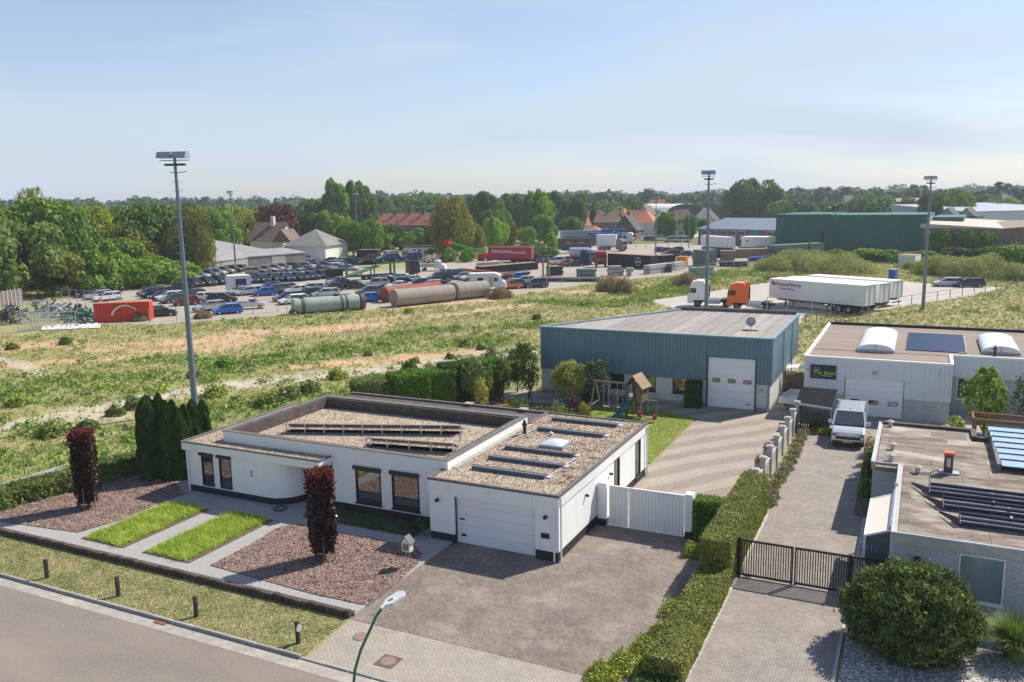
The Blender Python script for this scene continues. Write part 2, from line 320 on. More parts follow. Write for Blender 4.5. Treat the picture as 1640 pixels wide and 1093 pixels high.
me.loops.add(q.size); me.loops.foreach_set('vertex_index', q.ravel()); me.polygons.add(len(q)); me.polygons.foreach_set('loop_start', np.arange(0, q.size, 4, dtype=np.int32)); me.polygons.foreach_set('loop_total', np.full(len(q), 4, dtype=np.int32))
me.update(calc_edges=True); ca = me.color_attributes.new('Col', 'FLOAT_COLOR', 'POINT'); ca.data.foreach_set('color', np.hstack([C, np.ones((len(C), 1))]).astype(np.float32).ravel())
fm, n, l = nt('rough_field'); p = n['Principled BSDF']; p.inputs['Roughness'].default_value = .95
at = n.new('ShaderNodeAttribute'); at.attribute_name = 'Col'; g = n.new('ShaderNodeNewGeometry'); out = at.outputs['Color']
for sc, lo, hi in ((1.1, .68, 1.3), (6, .72, 1.28), (.25, .85, 1.15)):
    no = n.new('ShaderNodeTexNoise'); no.inputs['Scale'].default_value = sc; no.inputs['Detail'].default_value = 9; no.inputs['Roughness'].default_value = .75; l.new(g.outputs['Position'], no.inputs['Vector'])
    ra = n.new('ShaderNodeMapRange'); ra.inputs[1].default_value = .3; ra.inputs[2].default_value = .7; ra.inputs[3].default_value = lo; ra.inputs[4].default_value = hi; l.new(no.outputs['Fac'], ra.inputs[0])
    mu = n.new('ShaderNodeMixRGB'); mu.blend_type = 'MULTIPLY'; mu.inputs[0].default_value = 1; l.new(out, mu.inputs[1]); l.new(ra.outputs[0], mu.inputs[2]); out = mu.outputs[0]
l.new(out, p.inputs['Base Color']); bu = n.new('ShaderNodeBump'); bu.inputs['Distance'].default_value = .12; bu.inputs['Strength'].default_value = .6; l.new(no.outputs['Fac'], bu.inputs['Height'])
n3 = n.new('ShaderNodeTexNoise'); n3.inputs['Scale'].default_value = 5; n3.inputs['Detail'].default_value = 6; l.new(g.outputs['Position'], n3.inputs['Vector']); l.new(n3.outputs['Fac'], bu.inputs['Height']); l.new(bu.outputs[0], p.inputs['Normal'])
me.materials.append(fm); tag(link('field', me), kind='structure')

def sheet(name, poly, z, mat, kind='structure'):
    b = MB(); b.add([(x, y, z) for x, y in poly], [tuple(range(len(poly)))]); o = b.build(name, mat)
    if o.data.polygons and o.data.polygons[0].normal.z < 0: o.data.flip_normals()
    return tag(o, kind=kind)
def rect(x0, x1, y0, y1): return [(x0,y0),(x1,y0),(x1,y1),(x0,y1)]
asphalt = M('asphalt', (.205, .174, .148), .9, .2, .5, .6, 60, geo=True, spots=(26, .44, .66, (.30, .255, .21), .9), sq=(.3,1,1))
sandy = M('sandy_gutter', (.34, .31, .27), .9, .2, 2.5, .3, geo=True, spots=(.9, .5, .7, (.52, .47, .40), .8))
yard_m = M('gravel_yard', (.345, .30, .245), .95, .12, .15, .3, 3, geo=True, spots=(.5, .5, .8, (.46, .42, .36), .7))
lot_m = M('concrete_lot', (.42, .385, .34), .9, .08, .1, .2, 3, geo=True, spots=(.35, .5, .8, (.52, .49, .45), .6))
pave_dark = Mbrick('driveway_pavers', (.172,.141,.117), (.245,.202,.168), (.12,.10,.082), .2, .1, .007, 45, (.4,.74,1.22), patch=(.45,.5,.74,(.37,.315,.26),.85))
pave_light = Mbrick('apron_pavers', (.335,.295,.24), (.39,.345,.285), (.20,.18,.14), .2, .1, .009, 0, (1.1,.85,1.12))
pave_back = Mbrick('yard_pavers', (.31,.262,.21), (.36,.305,.25), (.22,.195,.165), .2, .1, .008, 45, (.6,.9,1.1), stripes=(.16, 38, .84), patch=(1.2,.6,.8,(.42,.38,.33),.4))
pave_side = Mbrick('side_drive_pavers', (.255,.22,.19), (.35,.305,.265), (.15,.135,.12), .2, .08, .009, 0, (.8,.85,1.15), patch=(.7,.55,.8,(.42,.38,.34),.5))
grey_grit = M('grey_grit', (.34, .325, .31), .95, .35, 18, .8, 60, geo=True, spots=(30, .5, .7, (.42, .41, .42), .8))
lawn_m = M('lawn', (.20, .26, .045), .95, .2, 1.2, .6, 25, geo=True, c2=(.32, .35, .08))
verge_m = M('dry_verge', (.19, .21, .065), .95, .2, .9, .6, 25, geo=True, c2=(.42, .36, .19))
soil_m = M('garden_soil', (.13, .095, .06), .95, .25, 3, .8, 25, geo=True)
whitegrav = M('white_pebbles', (.20, .19, .175), .9, .3, 6, .9, 25, geo=True, spots=(11, .48, .56, (.70, .68, .64), .9))
sheet('road', rect(-120, 60, 14.9, 20.42), .0, asphalt)
sheet('pavement', rect(-120, 60, 6, 14.9), .03, pave_light)
sheet('gutter', rect(-120, 60, 20.42, 20.98), .006, sandy)
sheet('verge', [(-80,21.12),(-18.35,21.12),(-18.62,24.3),(-80,24.3)], .06, verge_m)
sheet('driveway_apron', rect(-18.62, -6.2, 21.1, 23.92), .05, pave_light)
sheet('driveway', [(-18.6,23.92),(-6.3,23.92),(-6.3,36.9),(-13.5,36.9),(-13.5,32.0),(-18.6,32.0)], .055, pave_dark)
sheet('side_drive', rect(-6.1, -1.86, 21.1, 66.2), .05, pave_side)
sheet('back_yard', [(-30,57.5),(-13.6,57.5),(-13.7,36.85),(-6.9,36.85),(-6.9,61.3),(-5.9,62.4),(-5.9,68),(-9.4,68),(-9.4,61.3),(-30,61.3)], .045, pave_back)
sheet('lawn', [(-20.8,46.4),(-13.75,46.4),(-13.75,57.6),(-18,59.2),(-21.2,58)], .056, lawn_m)
sheet('garden_bed_soil', [(-36,44),(-20.8,44),(-21.2,58),(-23,60.9),(-30.5,60.9)], .03, soil_m)
sheet('gravel_path', rect(-46, -18.62, 24.2, 33.2), .14, grey_grit)
sheet('white_gravel_bed', rect(-1.7, 14, 21.1, 33.4), .03, whitegrav)
sheet('courtyard', rect(-1.6, 16, 48.4, 66.1), .02, concrete)
sheet('car_yard', [(-100.72,74.86), (-89.47,78.16), (-79.61,90.78), (-70.84,100.60), (-60.60,118.17), (-53.37,146.92), (-43.06,165.29), (-36.09,185.48), (-38.60,251.92), (-65.25,281.96), (-87.45,264.32), (-102.89,229.56), (-104.39,193.43), (-108.38,154.54), (-148.43,193.88), (-147.31,166.88), (-142.70,139.35), (-139.17,125.68), (-139.51,115.28), (-137.38,106.64), (-134.42,93.41)], .02, yard_m)
sheet('truck_lot', [(-36.80,122.23), (-32.89,130.22), (-24.44,153.83), (-20.88,167.04), (-5.66,163.68), (2.21,158.04), (12.02,155.75), (7.06,142.44), (-0.35,129.19), (-5.78,119.23), (-13.25,113.60), (-12.93,105.11), (-26.69,109.12)], .024, lot_m)
sheet('gravel_track', [(-34.62,171.76), (-26.20,168.31), (-27.40,173.60), (-34.57,177.78)], .026, lot_m)

# kerb stones along the street
kerb = one('kerb', None, concrete_l, ('box', -60, 14, 20.98, 21.1, -.05, .02)); tag(kerb, kind='structure')
ks = MB(); ks.box(-.49, .49, -.06, .06, -.05, .05); ks = ks.build('kerb_stone', M('kerb_stone', (.33,.31,.28), .9, .15, 3, .3, rand=.12), kerb, bevel=.012); ks.location = (-40, 21.04, .075)
for i in range(1, 50):
    c = ks.copy(); col.objects.link(c); c.parent = kerb; c.location = (-40+i, 21.04, .075+random.uniform(-.006,.006) - (.06 if -18.6 < -40+i < -6 else 0))
# edge strips
one('garden_edge', None, concrete, ('box', -18.64, -18.56, 24.2, 31.6, 0, .16)).__setitem__('kind', 'structure')
one('bed_edging', None, concrete_l, ('box', -6.2, -6.08, 21.1, 40.8, 0, .11), ('box', -1.9, -1.8, 21.1, 42, 0, .09)).__setitem__('kind', 'structure')

# raised palisade edge along the verge: one dark block each
pal_m = M('palisade_block', (.085,.062,.048), .9, .25, 6, .7, 25, rand=.25)
pw = thing('retaining_edge', 'low dark brown palisade block wall between the front garden and the grass verge', 'wall', (-30, 24, 0))
pb = MB(); pb.box(-.135, .135, -.11, .11, 0, .36); pb0 = pb.build('concrete_block', pal_m, pw, local=True, bevel=.03); pb0.location = (-11, 0, 0)
for i in range(82):
    c = pb0.copy(); col.objects.link(c); c.parent = pw; c.location = (11.25-i*.285, random.uniform(-.02,.02), random.uniform(-.05,.0)); c.rotation_euler = (random.uniform(-.03,.03), random.uniform(-.04,.04), 0)
one('backing_soil', pw, pal_m, ('box', -41.9, -18.6, 24.11, 24.28, 0, .22))

# slate chip beds
chip_m = M('slate_chips', (.155,.09,.07), .85, .35, 1.2, .9, 40, geo=True, c2=(.29,.185,.145), spots=(22, .5, .66, (.46,.39,.35), .75))
BL = [(-42.07,23.98), (-39.65,24.94), (-35.55,25.43), (-34.94,27.58), (-35.12,30.15), (-34.98,31.54), (-36.93,32.57), (-39.67,33.05), (-41.92,29.34), (-43.44,26.81), (-44.01,25.18)]
BR = [(-26.88,25.21), (-26.87,27.59), (-27.07,29.74), (-26.58,30.47), (-25.19,30.38), (-22.03,30.46), (-19.81,30.42), (-19.10,29.86), (-18.75,29.10), (-18.52,27.18), (-18.51,24.91), (-21.10,24.84)]
def fix(L): return [(x, max(y, 24.75)) for x, y in L]
for nm, L in (('slate_bed', BL), ('slate_bed', BR)):
    L = fix(L); sheet(nm, L, .165, chip_m)
def inpoly(P, poly):
    r = np.zeros(len(P), bool); n = len(poly)
    for i in range(n):
        x0, y0 = poly[i]; x1, y1 = poly[(i+1) % n]
        c = ((y0 > P[:,1]) != (y1 > P[:,1])) & (P[:,0] < (x1-x0)*(P[:,1]-y0)/((y1-y0) or 1e-9)+x0); r ^= c
    return r
def samp(poly, n):
    p = np.array(poly); lo, hi = p.min(0), p.max(0); P = rng.uniform(lo, hi, (int(n*2.2), 2)); return P[inpoly(P, poly)][:n]
cl_m = Mleaf('slate_chip', (.075,.035,.028), (.60,.45,.39), .8, 0, 2)
VV = []
for L in (BL, BR):
    P = samp(fix(L), 15000); P3 = np.hstack([P, np.full((len(P), 1), .18)]); VV.append(leafV(P3, np.tile([[0,0,1.]], (len(P),1)), .042, .5, .45))
tag(tris_mesh('slate_chips', np.concatenate(VV), 4, cl_m), 'loose reddish grey slate chips covering the front garden beds', 'slate chips', kind='stuff')
# ------------------------------------------------------------ the white house
def wall(b, ax, pos, a0, a1, z0, z1, th, holes=(), m=0):
    """wall slab from pos to pos+th with rectangular holes (a0,a1,z0,z1)"""
    def bx(p, q, r, s):
        if q-p < 1e-4 or s-r < 1e-4: return
        lo, hi = min(pos, pos+th), max(pos, pos+th)
        b.box(p, q, lo, hi, r, s, m) if ax == 'x' else b.box(lo, hi, p, q, r, s, m)
    cur = a0
    for h0, h1, y0, y1 in sorted(holes):
        bx(cur, h0, z0, z1); bx(h0, h1, z0, y0); bx(h0, h1, y1, z1); cur = h1
    bx(cur, a1, z0, z1)
def window(parent, ax, pos, a0, a1, z0, z1, out, fm=None, gm_=None, w=.06, bars=(), box=0, sill=None, sides=True, name='window', label=None):
    """frame ring (part) with a pane set back inside it (sub-part); out = -1 / +1 outward direction"""
    fm = fm or frame_m; gm_ = gm_ or glass_m; b = MB(); y0, y1 = sorted((pos-out*.10, pos+out*.015))
    def bx(p, q, r, s, m=0, d0=y0, d1=y1): b.box(p, q, d0, d1, r, s, m) if ax == 'x' else b.box(d0, d1, p, q, r, s, m)
    bx(a0, a0+w, z0, z1); bx(a1-w, a1, z0, z1); bx(a0+w, a1-w, z0, z0+w); bx(a0+w, a1-w, z1-w, z1)
    for t in bars: bx(t-w/2, t+w/2, z0+w, z1-w)
    if box: bx(a0-.07, a1+.02, z1, z1+box, 0, *sorted((pos-out*.02, pos+out*.14)))
    if sill: bx(a0-.05, a1+.05, z0-.06, z0, 0, *sorted((pos-out*.02, pos+out*.08)))
    f = b.build(name, fm, parent)
    if label: f['label'] = label
    g = MB(); d = pos-out*.055
    g.box(a0+w, a1-w, d-.01, d+.01, z0+w, z1-w) if ax == 'x' else g.box(d-.01, d+.01, a0+w, a1-w, z0+w, z1-w)
    g.build('pane', gm_, f); return f
def roundlamp(parent, x, y, z, ax='x', out=-1, r=.09):
    b = MB(); d = Vector((0, out, 0)) if ax == 'x' else Vector((out, 0, 0)); p = Vector((x, y, z))
    b.cyl(p, p+d*.05, r*.7, r*.7, 12); b.cyl(p+d*.05, p+d*.17, r, r*.9, 14); b.build('wall_lamp', black_m, parent)
house = thing('bungalow', 'white flat-roofed bungalow with gravel roof, attached garage and black plinth behind the slate garden', 'house', (-24, 32, 0))
gz = 3.05
roofgrav = M('roof_gravel', (.33,.255,.18), .95, .25, .8, .9, 40, geo=True, c2=(.50,.41,.31), spots=(16, .5, .62, (.52,.46,.38), .6))
# --- low wing with the rounded corner and canopy
arc = [(-29.75+1.5*math.sin(R(t)), 33.55-1.5*math.cos(R(t))) for t in range(0, 91, 10)]
W = MB()
wall(W, 'x', 32.05, -35.3, -29.75, .5, 2.45, .3, [(-34.2,-33.36,.56,2.27), (-32.95,-32.1,.56,2.27)])
poly_o = arc; poly_i = [(-29.75+1.2*math.sin(R(t)), 33.55-1.2*math.cos(R(t))) for t in range(90, -1, -10)]
W.prism(poly_o+poly_i, .5, 2.45)
wall(W, 'y', -28.55, 33.55, 35.2, .5, 2.45, .3); wall(W, 'y', -35.3, 32.35, 41.0, .5, 2.45, .3)
W.build('low_wall', white_paint, house)
W = MB(); W.box(-35.27, -29.75, 32.08, 32.3, .1, .5); W.prism([(-29.75+1.47*math.sin(R(t)), 33.55-1.47*math.cos(R(t))) for t in range(0, 91, 10)]+[(-29.75+1.2*math.sin(R(t)), 33.55-1.2*math.cos(R(t))) for t in range(90, -1, -10)], .1, .5)
W.box(-35.27, -35.0, 32.3, 41, .1, .5); W.box(-28.52, -28.3, 33.55, 35.2, .1, .5)
W.box(-26.15, -19.7, 32.93, 33.1, .1, .55)
W.build('plinth', plinth_m, house)
one('fascia_panel', house, white_panel, ('box', -35.45, -30.8, 31.93, 32.3, 2.45, 2.855))
one('fascia_panel', house, white_panel, ('box', -30.79, -26.2, 31.93, 32.3, 2.45, 2.855))
one('fascia_panel', house, white_panel, ('box', -26.6, -26.2, 32.3, 32.9, 2.45, 2.855))
one('fascia_panel', house, white_panel, ('box', -35.45, -35.2, 32.3, 41.0, 2.45, 2.855))
one('canopy_soffit', house, white_panel, ('box', -29.75, -26.6, 32.3, 35.2, 2.47, 2.56))
each('roof_coping', house, coping_m, ('box', -35.48, -26.17, 31.9, 32.03, 2.855, 2.93), ('box', -35.48, -35.22, 32.03, 41.0, 2.855, 2.93), ('box', -26.3, -26.17, 32.03, 32.9, 2.855, 2.93))
one('roof_gravel_bed', house, roofgrav, ('box', -35.2, -26.32, 32.04, 32.88, 2.6, 2.87), ('box', -35.2, -33.4, 32.89, 41.0, 2.6, 2.87))
for a in (-34.2, -32.95): window(house, 'x', 32.05, a, a+.845, .56, 2.27, -1, box=.13)
vt = MB(); vt.box(-30.78, -30.68, 32.03, 32.045, 1.52, 1.62); vt.box(-30.78, -30.68, 32.03, 32.045, 1.7, 1.8); vt.build('wall_vent', black_m, house)
each('downpipe', house, white_panel, ('cyl', (-35.12, 31.98, .12), (-35.12, 31.98, 2.43), .045, .045, 10))
# entrance recess
W = MB(); wall(W, 'x', 35.2, -28.55, -25.9, .1, 2.47, .3, [(-28.2,-26.9,.15,2.4)]); wall(W, 'y', -26.15, 33.25, 35.2, .1, 2.47, .25); W.build('entrance_wall', white_paint, house)
dr = one('front_door', house, frame_m, ('box', -27.35, -26.9, 35.2, 35.28, .15, 2.4)); one('door_handle', dr, alu, ('box', -27.28, -27.25, 35.12, 35.2, .9, 1.5))
window(house, 'x', 35.25, -28.2, -27.37, .15, 2.4, -1, w=.07, gm_=M('frosted_glass', (.20,.27,.28), .25, .1, 1), name='side_light')
one('door_mat', house, dark_rub, ('box', -27.9, -26.8, 34.2, 34.8, .145, .165))
roundlamp(house, -28.6, 33.35, 2.1, 'y', 1, .07)
# --- raised main block
T = 3.45
W = MB(); wall(W, 'x', 32.9, -26.15, -19.45, .55, T, .3, [(-24.77,-23.25,.70,2.43), (-22.62,-21.06,.70,2.45)])
W.box(-33.35, -26.15, 32.9, 33.2, 2.6, T); W.build('main_wall', white_paint, house)
one('main_side_wall', house, white_panel, ('box', -19.75, -19.45, 33.2, 41.8, 2.4, T))
each('main_back_wall', house, bitumen_dark, ('box', -33.35, -19.75, 41.45, 41.8, .2, T), ('box', -33.35, -33.05, 33.2, 41.45, 2.6, T))
each('roof_upstand', house, bitumen_dark, ('box', -33.04, -19.76, 41.25, 41.44, 2.8, T-.02), ('box', -33.04, -32.9, 33.21, 41.25, 2.8, T-.02), ('box', -19.93, -19.76, 33.21, 41.25, 2.8, T-.02), ('box', -32.9, -19.94, 33.21, 33.36, 2.8, T-.03))
each('roof_coping', house, coping_m, ('box', -33.4, -19.42, 32.86, 33.10, T, T+.035), ('box', -33.4, -33.1, 33.10, 41.85, T, T+.035), ('box', -19.72, -19.42, 33.10, 41.85, T, T+.035), ('box', -33.1, -19.72, 41.4, 41.85, T, T+.035))
one('roof_gravel_bed', house, roofgrav, ('box', -32.88, -19.95, 33.37, 41.23, 2.6, 2.84))
window(house, 'x', 32.9, -24.77, -23.25, .70, 2.43, -1, box=.17, sill=1, w=.08); window(house, 'x', 32.9, -22.62, -21.06, .70, 2.45, -1, box=.17, sill=1, w=.08)
# back strip roof, a little lower, with its own edge
one('rear_roof', house, bitumen_dark, ('box', -33.35, -13.5, 41.86, 44.3, 2.7, 2.98)); one('rear_roof_edge', house, coping_m, ('box', -33.4, -19.0, 44.3, 44.5, 2.6, 3.1))
one('rear_wall', house, white_paint, ('box', -33.3, -13.6, 43.9, 44.2, 0, 2.69))
for x in (-24.6, -20.9): one('roof_tile_slab', house, concrete, ('box', x-.25, x+.25, 44.15, 44.62, 3.1, 3.17))
# --- garage block
W = MB(); wall(W, 'x', 31.6, -19.7, -13.35, .5, 2.5, .3, [(-18.42, -14.42, .34, 2.31)])
wall(W, 'y', -13.65, 31.9, 44.3, .5, 2.5, .3, [(38.9, 39.75, .34, 2.5), (42.35, 43.3, .45, 2.5)]); wall(W, 'y', -19.7, 31.9, 33.2, .5, 2.5, .3)
W.build('garage_wall', white_paint, house)
each('plinth', house, plinth_m, ('box', -19.68, -18.42, 31.62, 31.88, .05, .5), ('box', -14.42, -13.37, 31.62, 31.88, .05, .5), ('box', -13.64, -13.37, 31.88, 38.9, .05, .5), ('box', -13.64, -13.37, 39.75, 44.25, .05, .5), ('box', -19.68, -19.42, 31.88, 32.9, .05, .5))
for a, c in ((-19.72,-18.66), (-18.65,-16.62), (-16.61,-14.52), (-14.51,-13.33)): one('fascia_panel', house, white_panel, ('box', a, c, 31.55, 31.9, 2.5, gz-.08))
for a, c in ((31.9,35.9), (35.91,39.9), (39.91,44.35)): one('fascia_panel', house, white_panel, ('box', -13.6, -13.30, a, c, 2.5, gz-.08))
one('garage_side_upper', house, white_panel, ('box', -19.72, -19.46, 31.9, 32.85, 2.5, gz-.08))
each('roof_coping', house, coping_m, ('box', -19.75, -13.27, 31.52, 31.66, gz-.08, gz+.035), ('box', -13.42, -13.27, 31.66, 44.4, gz-.08, gz+.035), ('box', -19.75, -19.6, 31.66, 32.85, gz-.08, gz+.035), ('box', -19.4, -13.40, 44.25, 44.4, gz, gz+.05), ('box', -19.42, -19.25, 41.86, 44.25, 2.98, gz+.05))
one('roof_gravel_bed', house, roofgrav, ('box', -19.44, -13.42, 33.2, 44.23, 2.6, gz-.03), ('box', -19.58, -13.42, 31.66, 33.2, 2.6, gz-.03))
for i in range(9): one('roof_edge_slab', house, concrete, ('box', -19.42, -19.14, 33.25+i*.86, 34.07+i*.86, gz-.03, gz+.02))
gd = one('garage_door', house, white_door, ('box', -18.42, -14.42, 31.86, 31.90, .05, .09))
dp = MB(); dp.box(-2, 2, -.02, .02, 0, .438); dp = dp.build('door_panel', white_door, gd, local=True, bevel=.008); ax, ay, az = absloc(gd); dp.location = (-16.42-ax, 31.84-ay, .09-az)
for i in range(1, 5):
    c = dp.copy(); col.objects.link(c); c.parent = gd; c.location = (-16.42-ax, 31.84-ay, .09+i*.445-az)
one('door_grip', gd, black_m, ('box', -18.25, -18.0, 31.78, 31.82, 1.2, 1.26)); one('door_lock', gd, black_m, ('box', -18.18, -17.95, 31.78, 31.82, .42, .52))
each('door_jamb', house, frame_m, ('box', -18.45, -18.40, 31.7, 31.86, .05, 2.31), ('box', -14.44, -14.39, 31.7, 31.86, .05, 2.31))
roundlamp(house, -19.25, 31.6, 2.05); roundlamp(house, -13.9, 31.6, 2.05); roundlamp(house, -13.35, 34.85, 2.0, 'y', 1, .07); roundlamp(house, -13.35, 38.2, 2.0, 'y', 1, .07)
one('letter_box', house, black_m, ('box', -14.12, -13.75, 31.54, 31.6, 1.08, 1.3))
each('downpipe', house, white_panel, ('cyl', (-13.5, 31.53, .1), (-13.5, 31.53, 2.55), .04, .04, 10), ('cyl', (-13.27, 31.75, .1), (-13.27, 31.75, 2.95), .045, .045, 10)); each('downpipe', house, white_panel, ('cyl', (-13.25, 44.2, .1), (-13.25, 44.2, 2.9), .05, .05, 10))
window(house, 'y', -13.35, 42.35, 43.3, .45, 2.5, 1, w=.05, sill=1); f = window(house, 'y', -13.35, 38.9, 39.75, .1, 2.5, 1, w=.08, name='side_door')
# gravel stones on the roofs: real little stones
st_m = Mleaf('roof_stone', (.24,.18,.125), (.66,.56,.44), .9, 0, 1.5)
P = np.concatenate([np.hstack([rng.uniform((-32.85,33.4),(-19.98,41.2),(9000,2)), np.full((9000,1),2.85)]), np.hstack([rng.uniform((-19.2,33.3),(-13.45,44.2),(9000,2)), np.full((9000,1),gz-.018)]),
    np.hstack([rng.uniform((-19.55,31.7),(-13.45,33.3),(1200,2)), np.full((1200,1),gz-.018)]), np.hstack([rng.uniform((-35.1,32.06),(-26.4,32.86),(1200,2)), np.full((1200,1),2.88)]), np.hstack([rng.uniform((-35.1,32.9),(-33.5,41),(1500,2)), np.full((1500,1),2.88)])])
P[:, :3] -= np.array(absloc(house)); o = tris_mesh('roof_stones', leafV(P, np.tile([[0,0,1.]], (len(P),1)), .04, .8, .4), 4, st_m, house); o['kind'] = 'stuff'
# moss and leaf litter on the garage roof
lit = Mleaf('leaf_litter', (.12,.055,.03), (.26,.13,.07), .9, 0, 2)
cen = np.vstack([rng.uniform((-19.2,33.5),(-13.6,44),(46,2)), rng.uniform((-14.4,33),(-13.6,44),(20,2))]); P = np.concatenate([c+rng.normal(0,.16,(22,2))*[1.5,.8] for c in cen])
P = np.clip(P, (-19.5, 31.8), (-13.5, 44.15)); P = np.hstack([P, np.full((len(P),1), gz-.01)]) - np.array(absloc(house)); o = tris_mesh('leaf_litter', leafV(P, np.tile([[0,0,1.]],(len(P),1)), .04, .7, .4), 4, lit, house); o['kind'] = 'stuff'
# --- things on the roofs
def rack(name, p0, p1, nleg, label):
    d = Vector((p1[0]-p0[0], p1[1]-p0[1], 0)); L = d.length; a = math.degrees(math.atan2(d.y, d.x)); z = 2.84
    t = thing(name, label, 'solar panel', (p0[0], p0[1], z), a, 'solar racks on the main roof')
    n = nleg-1; w = L/n
    for i in range(n):
        pn = MB(); M3 = Matrix.Rotation(R(-28), 3, 'X'); pn.obox((w*(i+.5), .47, .33), (w-.02, 1.02, .035), mat=M3); s = pn.build('solar_panel', M('collector_face', (.03,.035,.05), .25, .1) if i == 0 else s.data.materials[0], t, local=True)
    for i in range(nleg):
        lg = MB(); x = min(L-.02, max(.02, w*i)); lg.bar((x, 0, 0), (x, 0, .56), .05); lg.bar((x, 0, .0), (x, .98, .04), .035); lg.bar((x+.05, .0, .2), (x+.2, .35, .36), .025); lg.build('leg', alu, t, local=True)
    one('top_rail', t, alu, ('bar', (0, -.03, .575), (L, -.03, .575), .045, .06), local=True)
    one('ballast_tray', t, black_m, ('box', 0, L, .25, .7, 0, .05), local=True)
    return t
rack('solar_rack', (-31.3, 35.5), (-22.05, 38.8), 10, 'long row of tilted solar panels on thin white legs across the main gravel roof')
rack('solar_rack', (-25.5, 34.9), (-20.75, 35.7), 5, 'short row of tilted solar panels on white legs near the front roof edge')
each('roof_pipe', house, galv, ('tube', [(-22.0,38.8,2.9),(-21.3,37.4,2.9),(-20.8,36.0,2.9)], .03), ('tube', [(-25.9,36.2,2.9),(-25.6,34.9,2.9)], .04))
names = ['nearest the front edge', 'second from the front edge', 'just in front of the dome', 'just behind the dome', 'farthest back near the rear edge']
colm = M('collector_casing', (.085,.11,.145), .45, .1, 2); colg = M('collector_top', (.05,.055,.06), .3, .2, 2)
for i, (x0, y, x1) in enumerate(((-18.45,33.4,-14.75), (-18.45,35.1,-14.6), (-18.45,36.9,-14.75), (-18.35,40.7,-14.6), (-18.45,42.9,-14.6))):
    t = thing('solar_collector', 'long low blue-grey solar collector on the garage roof, '+names[i], 'solar collector', (x0, y, gz-.03), 0, 'collectors on the garage roof')
    L = x1-x0; b = MB(); b.slab([(0,0),(0,.22),(.08,.24),(.6,.06),(.6,0)], L/2, 0, 0, .01); q = Matrix.Rotation(R(90), 3, 'Z')
    b.v = [(v[1]+L/2, v[0], v[2]) for v in b.v]; b.f = [f[::-1] for f in b.f]; b.build('casing', colm, t, local=True)
    one('glass_top', t, colg, ('add', [(.06,.11,.236),(L-.06,.11,.236),(L-.06,.57,.082),(.06,.57,.082)], [(0,1,2,3)]), local=True)
    one('front_lip', t, alu, ('box', 0, L, -.015, .0, .19, .22), local=True); one('end_cap', t, concrete_l, ('box', L, L+.22, .15, .55, 0, .07), local=True)
each('roof_pipe', house, alu, ('tube', [(-18.5,36.9,gz+.03),(-18.7,38.6,gz+.03),(-18.5,40.8,gz+.03)], .022), ('tube', [(-14.7,33.6,gz+.03),(-14.55,36.9,gz+.03)], .022))
dome = thing('roof_dome', 'clear acrylic dome rooflight on a square kerb in the middle of the garage roof', 'rooflight', (-16.35, 38.5, gz-.03))
one('kerb', dome, galv, ('box', -.64, .64, -.64, .64, 0, .15), local=True)
b = MB(); N = 9
def dz(u, v): return .16+.17*(1-abs(u)**2.6)*(1-abs(v)**2.6)
b.add([(u*.55, v*.55, dz(u, v)) for v in np.linspace(-1,1,N) for u in np.linspace(-1,1,N)], [(j*N+i, j*N+i+1, (j+1)*N+i+1, (j+1)*N+i) for j in range(N-1) for i in range(N-1)])
b.build('dome', M('acrylic', (.62,.68,.74), .12, .03), dome, local=True, smooth=True)
fl = MB(); fl.cyl((0,0,0),(0,0,.5),.09); fl.cyl((0,0,.5),(0,0,.62),.14,.14); fl.cyl((0,0,.62),(0,0,.8),.09,.07); fl = fl.build('flue_pipe', black_m); fl.location = (-18.65, 39.7, gz-.03); tag(fl, 'short black flue pipe standing on the garage roof beside the white band', 'flue')
vp = MB(); vp.cyl((0,0,0),(0,0,.15),.06); vp.cyl((0,0,.15),(0,0,.22),.14,.03); vp = vp.build('vent_cap', galv); vp.location = (-17.3, 40.1, gz-.03); tag(vp, 'small grey vent cap on the garage roof in front of the rear collectors', 'vent')

# --- things in the front garden
def solid(name, label, cat, b, mats, loc, rz=0, group=None, **kw):
    o = b.build(name, mats, **kw); l = tuple(loc); o.location = l if len(l) == 3 else (l[0], l[1], 0); o.rotation_euler = (0,0,R(rz)); return tag(o, label, cat, group)
bh = thing('bird_house', 'small cream display box with a slate gable roof on two thin posts beside the driveway', 'display box', (-18.98, 28.55, .05))
for x in (-.1, .1): one('post', bh, galv, ('cyl', (x, 0, 0), (x, 0, .8), .016, .016, 6), local=True)
one('case', bh, M('cream_board', (.66,.63,.50), .6), ('box', -.2, .2, -.14, .14, .8, 1.2), ('prism', [(-.2,-.14),(.2,-.14),(.2,.14),(-.2,.14)], 1.2, 1.24), local=True)
b = MB(); b.add([(-.2,-.141,1.24),(.2,-.141,1.24),(0,-.141,1.46),(-.2,.141,1.24),(.2,.141,1.24),(0,.141,1.46)], [(0,1,2),(5,4,3)]); b.build('gable', white_panel, bh, local=True)
one('glass_front', bh, glass_m, ('box', -.14, .14, -.155, -.142, .86, 1.16), local=True)
b = MB(); b.bar((-.13,-.0,1.38),(.03,0,1.50),.36,.03); b.v = []; b.f = []; b.m = []
b.add([(-.27,-.2,1.17),(0,-.2,1.5),(0,.2,1.5),(-.27,.2,1.17),(-.25,-.2,1.14),(0,-.2,1.46),(0,.2,1.46),(-.25,.2,1.14)], [(0,1,2,3),(7,6,5,4),(0,4,5,1),(3,2,6,7),(0,3,7,4)])
